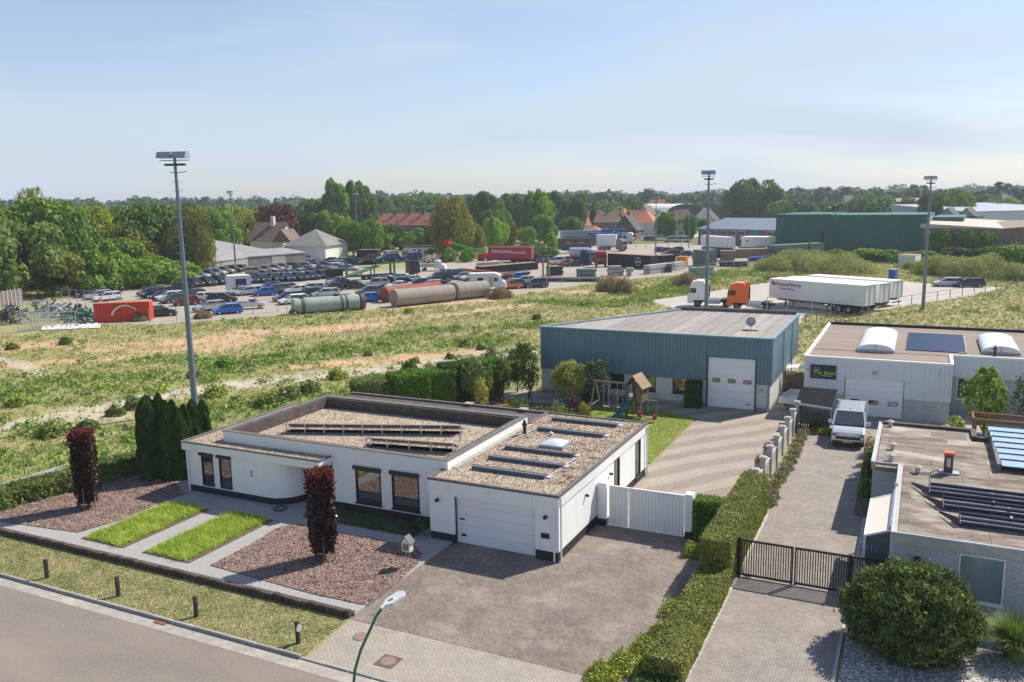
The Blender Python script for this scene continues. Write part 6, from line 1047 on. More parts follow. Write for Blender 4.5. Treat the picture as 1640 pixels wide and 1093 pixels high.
one('poster', st_, M('poster_navy', (.02,.02,.10), .5), ('box', 1.5,3.3,-1.13,-1.1,.95,2.35), local=True); one('poster_mark', st_, redc, *[('bar', (2.2+.32*math.cos(R(a)),-1.14,1.8+.25*math.sin(R(a))),(2.2+.32*math.cos(R(a+35)),-1.14,1.8+.25*math.sin(R(a+35))),.03,.09) for a in range(-30,200,35)], local=True); text('WELDER', .3, st_, white_panel, (2.4,-1.14,1.25), (90,0,0)); one('side_window', st_, glass_far, ('box', -.02,0,-.4,.4,1.5,2.1), local=True)
for y in (-1,1): wheel(st_, 2.1, y*.95, .33, .2)
# tanks
def tank(p, q, r, m, lab, name='storage_tank', bands=(), dish=.15):
    a, L = along(p, q); t = thing(name, lab, 'tank', (p[0], p[1], .02), a); b = MB(); b.cyl((0,0,r),(L,0,r),r,r,28); b.cyl((-dish,0,r),(0,0,r),r*.6,r,28); b.cyl((L,0,r),(L+dish,0,r),r,r*.6,28); b.build('shell', m, t, local=True)
    for x, w_ in bands: one('band', t, M('dark_band', (.10,.10,.09), .8) if not bpy.data.materials.get('dark_band') else bpy.data.materials['dark_band'], ('cyl', (x,0,r),(x+w_,0,r),r+.03,r+.03,28), local=True)
    one('weld_ring', t, m, *[('cyl', (L*k/5,0,r),(L*k/5+.06,0,r),r+.018,r+.018,28) for k in range(1,5)], local=True); return t, L, r
tnk = M('tank_brown', (.30,.265,.225), .85, .1, .4, .2, 10, spots=(.6,.5,.8,(.21,.18,.15),.5))
tank((-69.72,103.92), (-65.36,113.26), 1.28, tnk, 'long pale brown cylindrical tank lying at the edge of the field'); tank((-65.20,114.16), (-62.54,119.34), 1.32, tnk, 'shorter pale brown tank lying end to end with the long one'); tank((-74.15,108.01), (-71.34,119.39), 1.15, M('tank_rust', (.30,.075,.045), .85, .2, 1), 'rust red tank half hidden behind the long brown one')
t, L, r = tank((-78.77,92.39), (-73.14,99.85), 1.12, M('tank_green', (.30,.37,.33), .7, .12, .6, spots=(1,.5,.75,(.20,.22,.19),.6)), 'pale grey-green ribbed tank with dark straps at the field edge', bands=((1.0,.5),(6.6,.35),(7.3,.35),(9.6,.6))); one('manhole', t, trim, ('cyl', (1.2,0,2*r),(1.2,0,2*r+.3),.3), ('cyl', (6.2,0,2*r),(6.2,0,2*r+.2),.4), local=True); one('catwalk', t, rbrown, ('box', .5,L-1,.3,.5,2*r-.05,2*r+.1), local=True)
# boom lift
bl = thing('boom_lift', 'green telescopic boom lift with a red basket beside the red trailer', 'boom lift', (*(-99.39,190.12), .02)); gb = M('boom_green', (.03,.42,.06), .5); rb = M('lift_red', (.62,.03,.02), .5); d = Vector(((-109.40,187.96)[0]-(-99.39,190.12)[0], (-109.40,187.96)[1]-(-99.39,190.12)[1], 0)).normalized(); L = 9
one('chassis', bl, rb, ('obox', (0,0,1.3), (3.4,2.2,1.2), math.degrees(math.atan2(d.y,d.x))), local=True); [wheel(bl, x, y, .5, .4, rb) for x in (-1.2,1.2) for y in (-1,1)]
one('boom', bl, gb, ('bar', (0,0,2.2), tuple(d*5.2+Vector((0,0,3.3))), .5, .6), ('bar', tuple(d*5+Vector((0,0,3.3))), tuple(d*L+Vector((0,0,4.6))), .35, .42), local=True); bk = MB(); c_ = d*(L+1.2)+Vector((0,0,4.3))
for z in (-.4,.2,.8): bk.obox(c_+Vector((0,0,z)), (2.2,.1,.1), math.degrees(math.atan2(d.y,d.x))); bk.obox(c_+Vector((-d.y,d.x,0))*.9+Vector((0,0,z)), (2.2,.1,.1), math.degrees(math.atan2(d.y,d.x)))
for k in (-1,-.3,.4,1): bk.obox(c_+d*k+Vector((0,0,.2)), (.1,.12,1.3))
bk.obox(c_+d*-.6+Vector((0,0,.3)), (.8,1.6,.9)); bk.build('basket', rb, bl, local=True)
# car transporter
p, q = (-96.36,127.66), (-99.21,156.86); a, L = along((-101.95,135.95), (-93.76,147.71)); tr = thing('car_transporter', 'green car transporter trailer carrying two dark blue cars, with a dark tractor', 'car transporter', (*(-101.95,135.95), .02), a); tg = M('transporter_green', (.10,.24,.17), .6, .15, 1)
one('upper_deck', tr, tg, ('bar', (6.5,-1.0,3.0),(L-2.5,-1.0,3.3),.12,.35), ('bar', (6.5,1.0,3.0),(L-2.5,1.0,3.3),.12,.35), ('box', 6.6,L-2.6,-1,1,3.0,3.1), local=True); one('ramp', tr, tg, ('bar', (.6,-1.0,1.0),(6.5,-1.0,2.6),.12,.3), ('bar', (.6,1.0,1.0),(6.5,1.0,2.6),.12,.3), ('bar', (.6,0,1.0),(6.5,0,2.6),2.0,.06), local=True); one('lower_deck', tr, trim, ('box', 0,L-4,-1.1,1.1,.7,.9), local=True)
for x in (2.5,5.2,9.5,L-5): one('upright', tr, tg, ('box', x,x+.25,-1.15,-1.0,.8,1.6 if x < 3 else (2.4 if x < 6 else 3.1)), ('box', x,x+.25,1.0,1.15,.8,1.6 if x < 3 else (2.4 if x < 6 else 3.1)), local=True)
for x in (3.6,4.8,6): [wheel(tr, x, y, .42, .3, galv) for y in (-.9,.9)]
cab(((-94.80,148.88)[0], (-94.80,148.88)[1], a), M('cab_dark', (.03,.035,.04), .4), 'dark cab of the green car transporter', 3.2)
v1 = Vector((math.cos(R(a)), math.sin(R(a)))); b0 = Vector((-101.95,135.95))
for k, lab in ((8.8, 'dark blue SUV riding on the left of the transporter upper deck'), (13.6, 'dark blue SUV riding on the right of the transporter upper deck')): c_ = b0+v1*k; put_car((c_.x, c_.y, a+180), 'suv', 'blue', lab, z=3.3)
ld_ = thing('loader_frame', 'tall green steel loader frame left of the transporter', 'machine', (*(-100.00,130.19), .02), (-100.00,130.19,38)[2]); one('frame', ld_, tg, ('box', 1.6,2.1,0,.5,0,4.2), ('box', -2,1.6,0,.4,.8,1.3), ('bar', (-.5,.2,1.3),(1.6,.2,3.4),.3), local=True); one('load', ld_, M('load_net', (.03,.045,.035), .9), ('box', -2.2,1.2,0,1.6,1.3,2.8), local=True)
# pickup + camper + flatbed
pk = thing('pickup_truck', 'silver small pickup with open bed parked near the field', 'pickup truck', (*(-89.30,95.31,43)[:2], .02), (-89.30,95.31,43)[2]); b = MB(); b.slab([(-2.2,.35),(-2.2,1.0),(-.3,1.0),(-.1,1.55),(.55,1.6),(1.15,1.02),(2.05,.85),(2.2,.35)], .82, .06, 0, .1); b.build('body', silver, pk, local=True); one('bed_well', pk, trim, ('box', -2.05,-.45,-.65,.65,.95,1.012), local=True)
for s in (-1,1): one('side_window', pk, cglass, ('box', -.05,.75,s*.80-.03,s*.80+.03,1.05,1.45), local=True)
one('windscreen', pk, cglass, ('bar', (.62,0,1.58),(1.12,0,1.06),1.3,.03), local=True)
for x in (-1.35,1.35): [wheel(pk, x, y, .31, .2) for y in (-.75,.75)]
cp = thing('camper_van', 'white camper van with a blue rear patch behind the second brown tank', 'camper van', (*(-67.23,129.52,27)[:2], .02), (-67.23,129.52,21)[2]); b = MB(); b.slab([(-3.2,.45),(-3.2,2.85),(1.2,2.9),(2.1,2.5),(2.5,1.6),(3.1,1.2),(3.15,.45)], 1.12, .03, 0, .12); b.build('body', fwhite, cp, local=True); one('door', cp, galv, ('box', .2,.8,-1.14,-1.11,.6,2.3), local=True); one('side_window', cp, cglass, ('box', 1.0,1.7,-1.14,-1.10,1.5,2.1), ('box', -1.8,-.8,-1.14,-1.10,1.6,2.1), local=True); one('windscreen', cp, cglass, ('bar', (2.16,0,2.4),(2.52,0,1.65),1.9,.04), local=True); one('rear_patch', cp, M('rear_blue', (.12,.20,.42), .5), ('box', -3.26,-3.2,-.9,.9,.8,2.4), local=True)
for x in (-2,2.1): [wheel(cp, x, y, .35, .22) for y in (-.98,.98)]
fb = thing('flatbed_van', 'white-cabbed flatbed van beyond the transporter', 'flatbed truck', (*(-97.06,160.64,31)[:2], .02), (-97.06,160.64,19)[2]); b = MB(); b.slab([(.4,.5),(.4,2.2),(.7,2.35),(1.5,2.3),(2.1,1.5),(2.8,1.15),(2.9,.5)], 1.0, .05, 0, .1); b.build('cab', fwhite, fb, local=True); one('bed', fb, galv, ('box', -3,.35,-1.05,1.05,.9,1.0), ('box', -3,.35,-1.08,-1.03,1.0,1.4), ('box', -3,.35,1.03,1.08,1.0,1.4), local=True); one('windscreen', fb, cglass, ('bar', (1.52,0,2.22),(2.08,0,1.58),1.7,.04), local=True)
for x in (-2,1.9): [wheel(fb, x, y, .36, .24) for y in (-.85,.85)]
# orange beam, racks and stacks
p, q = (*(-85.02,151.46), 1.2), (*(-69.91,144.79), .9); ob = MB(); ob.bar(p, q, .5, .8); o = ob.build('orange_beam', M('beam_orange', (.42,.14,.03), .7, .2, .6)); tag(o, 'long rusty orange steel beam lying above the car roofs', 'steel beam')
def stack(p, q, h, dep, m, lab, n=3, name='steel_stack', m2=None, cat='stack'):
    a, L = along(p, q); t = thing(name, lab, cat, (p[0], p[1], .02), a)
    for k in range(n):
        z = h*k/n; one('layer', t, m if k % 2 == 0 or not m2 else m2, ('box', random.uniform(0,.4), L-random.uniform(0,.5), random.uniform(0,.2), dep, z+.05, z+h/n-.06), local=True); one('spacer', t, wood_old, *[('box', L*f, L*f+.12, 0, dep, z-.03 if k else 0, z+.05) for f in (.1,.5,.85)], local=True)
gstk = M('green_crates', (.13,.20,.17), .8, .2, 2); wst = M('stack_timber', (.28,.20,.13), .9, .2, 1.5); grs = M('grey_blocks', (.36,.36,.36), .9, .1, 1.5); drk = M('dark_steel', (.05,.06,.06), .7, .3, 1); mesh_m = M('mesh_grey', (.30,.36,.37), .6, .2, 1)
S = [((-55.29,157.92), (-52.88,159.93), 2.0, 1.6, grs, 'pale block stack behind the large dry bush, left one', 3), ((-52.35,158.70), (-50.71,159.13), 1.7, 1.4, grs, 'smaller pale block stack behind the large dry bush, right one', 2), ((-48.96,163.75), (-46.32,171.77), 1.8, 1.6, grs, 'long white-grey block stack below the black containers', 2), ((-46.47,173.27), (-45.14,178.35), 1.7, 1.4, grs, 'grey block stack continuing the white one', 2),
     ((-46.24,186.53), (-42.20,184.03), 3.6, 2.5, gstk, 'tall dark green crate stack left of the middle mast', 5), ((-42.19,185.74), (-40.61,187.84), 3.7, 2.5, gstk, 'tall pale green crate stack right of the middle mast', 5), ((-41.56,164.28), (-38.41,162.39), 1.6, 1.2, mesh_m, 'leaning grey mesh panels in front of the crates, left', 2), ((-38.04,159.85), (-35.53,161.83), 2.0, 1.3, mesh_m, 'leaning grey mesh panels below the crates, right', 3),
     ((-43.45,202.21), (-39.54,203.05), 2.4, 2.5, wst, 'tall brown timber stack right of the crates', 4), ((-41.11,211.03), (-33.18,217.02), 2.2, 3, wst, 'long timber stacks with pale tops', 4), ((-44.34,231.62), (-37.97,235.35), 1.6, 2, gstk, 'greenish net-covered stack before the white annex', 3), ((-39.90,184.57), (-33.56,186.08), 1.2, 1.8, drk, 'dark rusty frames lying by the yard fence', 2), ((-50.59,213.52), (-42.85,210.67), 2.6, 2, drk, 'dark pallet stacks in front of the white box trailer', 4), ((-36.09,199.88), (-32.08,202.70), 1.2, 1.5, M('blue_chairs', (.02,.05,.40), .6, .2, 3), 'heap of bright blue frames by the timber stacks', 2),
     ((-32.42,214.98), (-22.69,228.23), 3.0, 3, gstk, 'long green bundle row along the foot of the green shed', 3), ((-67.25,154.74), (-64.26,156.93), 1.9, 2, drk, 'dark pipe bundle with an orange end right of the yard', 4), ((-60.27,152.56), (-56.43,153.60), 1.8, 2, gstk, 'green-grey bundle near the pale blocks', 3), ((-63.40,144.12), (-53.37,146.92), .7, 3, drk, 'scattered low dark steel frames on the yard edge', 1), ((-78.40,147.67), (-69.86,152.67), 1.0, 2.5, drk, 'long grey-green steel profiles behind the car roofs', 2), ((-88.86,165.99), (-85.55,170.20), 1.5, 1, concrete, 'concrete blocks below the red trailer', 1), ((-65.59,148.51), (-64.89,148.71), 4.2, .6, wst, 'upright pale wooden slab left of the pipe bundle', 1), ((-64.78,148.74), (-64.08,148.93), 4.2, .6, wst, 'second upright pale wooden slab next to the first', 1), ((-46.89,168.63), (-45.56,168.96), 1.7, 1.5, blk, 'small black bin below the black containers', 1)]
for p, q, h, dep, m, lab, n_ in S: stack(p, q, h, dep, m, lab, n_)
# debris corner on the left
junk = [((-101.29,67.42), (-100.18,71.04), 2.4), ((-101.58,69.46), (-100.55,74.92), 2.0), ((-107.91,72.39), (-108.72,77.06), 3.0)]
for i, (p, q, h) in enumerate(junk):
    a, L = along(p, q); t = thing('metal_frame_rack', ('front','middle','rear')[i]+' galvanised gate frame rack leaning at the left edge of the yard', 'frame rack', (p[0],p[1],0), a)
    one('frame', t, galv, ('bar', (0,0,0),(0,0,h),.09), ('bar', (L,0,0),(L,0,h*.9),.09), ('bar', (0,0,h),(L,0,h*.9),.09), ('bar', (0,0,.3),(L,0,.3),.09), ('bar', (0,0,h/2),(L,0,h/2),.07), local=True); one('bars', t, mesh_m, *[('bar', (L*k/14,.05,.3),(L*k/14,.05,h*.92),.045) for k in range(1,14)], local=True)
for i, (px_, m, lab) in enumerate((((-111.59,72.33), drk, 'dark plank pile at the far left of the yard'), ((-116.22,77.17), drk, 'leaning black boards at the left of the yard'), ((-104.74,78.41), drk, 'dark tangled scrap pile left of the red container'), ((-109.83,79.32), mesh_m, 'grey-green scrap pile behind the frames'), ((-116.96,82.54), drk, 'dark scrap heap behind the frame racks'), ((-101.57,77.60), M('teal_scrap', (.10,.28,.22), .7, .2), 'teal green scrap beside the red container'))):
    b = MB()
    for k in range(34): x_, y_ = random.gauss(0,1.5), random.gauss(0,.9); b.obox((x_, y_, random.uniform(.2,1.9)*math.exp(-(x_**2)/6)), (random.uniform(.6,2.6), random.uniform(.08,.35), random.uniform(.05,.25)), mat=Matrix.Rotation(random.uniform(0,PI),3,'Z') @ Matrix.Rotation(random.uniform(-.9,.9),3,'Y'))
    solid('scrap_pile', lab, 'scrap pile', b, m, (*px_, 0))
tarp = MB(); nx_ = 26; tarp.v = [((i/nx_-.5)*7, (j/10-.5)*2.4, .1+.55*max(0,math.sin(PI*j/10))*(.4+.6*abs(math.sin(i*.9+j)))*random.uniform(.5,1.1)) for j in range(11) for i in range(nx_+1)]; tarp.f = [(j*(nx_+1)+i,j*(nx_+1)+i+1,(j+1)*(nx_+1)+i+1,(j+1)*(nx_+1)+i) for j in range(10) for i in range(nx_)]; tarp.m = [0]*len(tarp.f); solid('plastic_sheeting', 'heap of crumpled white plastic sheeting left of the red container', 'sheeting', tarp, fwhite, (*(-97.77,72.44), 0), 35)
sf = thing('screen_fence', 'greyish purple board screen under the trees at the left edge', 'fence', (*(-128.06,82.68), 0), along((-128.06,82.68), (-129.83,87.79))[0]); L = along((-128.06,82.68), (-129.83,87.79))[1]
for i in range(6): one('board_panel', sf, M('screen_purple', (.20,.16,.17), .9, .1) if not bpy.data.materials.get('screen_purple') else bpy.data.materials['screen_purple'], ('box', i*L/6,(i+.94)*L/6,0,.06,0,2.6), local=True); one('post', sf, concrete_l, ('box', i*L/6-.07,i*L/6+.07,-.1,0,0,2.75), local=True)
# rubble
rub = MB()
for k in range(420):
    f = random.random(); a = Vector((-111.37,183.26)); c_ = Vector((-105.25,197.81)); p_ = a.lerp(c_, f)+Vector((random.gauss(0,1.2), random.gauss(0,2.2))); hh = 1.9*abs(math.sin(f*PI*2.2+.5))**.5*random.random(); rub.obox((p_.x,p_.y,hh), (random.uniform(.3,1.1),random.uniform(.3,.9),random.uniform(.2,.6)), mat=Matrix.Rotation(random.uniform(0,PI),3,'Z') @ Matrix.Rotation(random.uniform(-.8,.8),3,'X'))
o = rub.build('rubble_heap', M('rubble', (.40,.36,.32), .9, .25, .5)); tag(o, 'long heap of broken pale concrete rubble in front of the olive birch', 'rubble', kind='stuff')
# wire fences
def wire_fence(pts, h, label, sp=3.5, m=galv, rails=(1.,), mesh=False, post=.05, brace=False):
    t = thing('wire_fence', label, 'fence', (pts[0][0], pts[0][1], 0)); o0 = Vector(pts[0]); first = None; dd = .0
    for a, c in zip(pts, pts[1:]):
        a, c = Vector(a), Vector(c); L = (c-a).length; n = max(1, round(L/sp))
        for i in range(n):
            p_ = a.lerp(c, i/n)-o0
            if first is None: first = MB(); first.cyl((0,0,0),(0,0,h),post,post,6); first = first.build('post', m, t, local=True); s2 = first
            else: s2 = first.copy(); col.objects.link(s2); s2.parent = t
            s2.location = (p_.x, p_.y, 0)
        for r_ in rails: one('wire', t, m, ('bar', (a.x-o0.x,a.y-o0.y,h*r_),(c.x-o0.x,c.y-o0.y,h*r_),.025 if r_ != 1. else post*.9), local=True)
    return t
wire_fence([(-47.6,26),(-46.3,30.2),(-45.3,33.5),(-44,36.6),(-41.6,42)], 1.25, 'thin steel fence with top rail between the left hedge and the rough field', 2.3, M('old_rail', (.14,.14,.13), .7), rails=(1.,), post=.03)
wire_fence([(-18.03,97.26), (-12.24,105.35), (-9.54,114.23), (-5.88,121.15), (0.42,132.39), (7.17,145.05), (16.92,162.23)], 1.2, 'low dark wire fence along the right edge of the gravel lot', 3.2, M('fence_dark', (.08,.075,.07), .8), rails=(1.,.55))
wire_fence([(-18.32,115.09), (-15.63,114.06), (-12.38,112.67), (-10.15,112.82), (-5.94,113.06)], 2.0, 'grey site fence in front of the white trailers', 3.4, rails=(1.,.1))
wire_fence([(-91.73,79.14), (-90.07,82.14), (-87.71,86.75), (-84.42,90.51), (-82.80,93.81), (-77.91,92.01)], 1.9, 'temporary steel site fence between the yard and the field', 3.4, rails=(1.,.06)); wire_fence([(-124.95,91.04), (-115.27,89.19), (-111.12,88.97), (-110.49,92.34)], 2.4, 'mesh site fence around the cars left of the red container', 2.2, rails=(1.,.5,.1))
wire_fence([(-82.73,233.01), (-71.91,246.67), (-62.59,254.36)], 1.6, 'green mesh fence across the far lorry park', 3.5, M('fence_green', (.05,.10,.07), .7), rails=(1.,.5,.1)); wire_fence([(-59.83,130.68), (-57.46,138.82), (-51.94,149.74), (-45.14,159.27), (-37.28,172.55), (-33.56,186.08), (-30.71,201.07)], 1.9, 'long wire fence closing the yard towards the field', 4, rails=(1.,.5))
ct = thing('cell_tower', 'distant slim cell tower above the far trees on the right', 'tower', (-3.41,519.99,18.41,0.77)[:2]); one('lattice', ct, galv, ('cyl', (0,0,0),(0,0,(-3.41,519.99,17.41,0.77)[2]),.5,.3,4), local=True); one('antenna_ring', ct, fwhite, *[('obox', (.9*math.cos(u),.9*math.sin(u),(-3.41,519.99,16.41,0.77)[2]),(.35,.35,2.2)) for u in np.linspace(0,2*PI,5)[:4]], local=True); one('spike', ct, galv, ('bar', (0,0,15),(0,0,(-3.41,519.99,19.08,0.77)[2]),.15), local=True)
# ------------------------------------------------------------ trees
leaf_tree = Mleaf('tree_leaves', (.25,.36,.30), (1.9,1.75,1.1), .6, .38, 2.2, objcol=True)  # dark end of the random leaf tones deepened to paint shaded crown interiors
def crown_V(kind, n, seed):
    r = np.random.default_rng(seed); K = {'round':46,'tall':50,'willow':34,'poplar':44,'bush':30,'sparse':26,'conifer':40}[kind]
    u = unit(r.normal(0,1,(K,3))); zc = {'round':(.56,.38,.92),'tall':(.55,.42,.8),'willow':(.52,.42,.88),'poplar':(.54,.46,.62),'bush':(.44,.42,.95),'sparse':(.6,.38,.7),'conifer':(.5,.5,.6)}[kind]
    rad = r.uniform(.45,1,K)**.5; c = u*rad[:,None]
    lump = 1+.22*np.sin(c[:,0]*4+seed)*np.cos(c[:,1]*3.7+seed*2)
    if kind == 'conifer': c[:,:2] *= np.clip(.55-.5*c[:,2:3], .06, 1)
    if kind == 'poplar': c[:,:2] *= .8
    cr = r.uniform(.20,.38,K)*(.7 if kind in ('conifer','poplar') else 1)*(.8 if kind == 'sparse' else 1)
    C = np.stack([c[:,0]*zc[2]*lump*.86, c[:,1]*zc[2]*lump*.86, zc[0]+c[:,2]*zc[1]*.9], 1)
    w = cr**2; k = r.choice(K, n, p=w/w.sum()); d = unit(r.normal(0,1,(n,3))+[0,0,.35]+c[k]*.7); s = r.uniform(.72,1.05,n)[:,None]*(1+.14*np.sin(d[:,:1]*9+k[:,None])*np.cos(d[:,1:2]*8))
    P = C[k]+d*cr[k][:,None]*s*[1,1,.62]
    if kind == 'willow': t = r.uniform(0,1,n)**2; P[:,2] -= t*.26*(np.hypot(P[:,0],P[:,1])); d = unit(d*[1,1,.4])
    P[:,2] = np.clip(P[:,2], .02, 1.05); return P, d
def crown_mesh(kind, n, seed, sz):
    P, d = crown_V(kind, n, seed); V = leafV(P, d, sz, .65 if kind != 'willow' else .4, .55)
    o = tris_mesh('crown', V, 4, leaf_tree); me = o.data; bpy.data.objects.remove(o); return me
def trunk_mesh(kind):
    b = MB(); b.cyl((0,0,0),(0,0,.45), .045, .03, 8)
    for k in range(6): a = k*1.05; b.cyl((0,0,.25+.03*k),(.45*math.cos(a),.45*math.sin(a),.5+.06*k), .02, .006, 5)
    b.cyl((0,0,.45),(.03,0,.85), .03, .008, 6); o = b.build('trunk', bark); me = o.data; bpy.data.objects.remove(o); return me
PRO = {}
for kd, cnt, n, sz in (('round',4,10500,.040),('tall',2,8000,.043),('willow',2,9000,.04),('poplar',2,7000,.04),('bush',3,5500,.055),('sparse',1,1500,.035),('conifer',1,3500,.05)):
    PRO[kd] = [crown_mesh(kd, n, 11*i+hash(kd) % 7 if False else 11*i+len(kd), sz) for i in range(cnt)]
TRK = trunk_mesh('x'); GREEN = dict(dark=(.050,.092,.028), mid=(.070,.135,.030), bright=(.095,.170,.033), olive=(.105,.115,.045), grey=(.072,.115,.056), yellow=(.135,.160,.040), purple=(.055,.020,.024), blue=(.062,.112,.052), fresh=(.105,.195,.035))
def tree(q, kind, hue, label, group=None, cat='tree', name=None, zlift=0):
    x, y, h, r = q; t = thing(name or ('shrub' if kind == 'bush' else 'tree'), label, cat, (x, y, 0), random.uniform(0,360), group)
    o = link('crown', random.choice(PRO[kind]), t); o.scale = (r, r*random.uniform(.9,1.1), h); c = GREEN[hue]; f = random.uniform(.88,1.14); o.color = (c[0]*2.0*f*random.uniform(.93,1.07), c[1]*1.95*f, c[2]*1.2*f, 1)
    if kind != 'bush': k = link('trunk', TRK, t); k.scale = (h*.55, h*.55, h*.9)
    return t
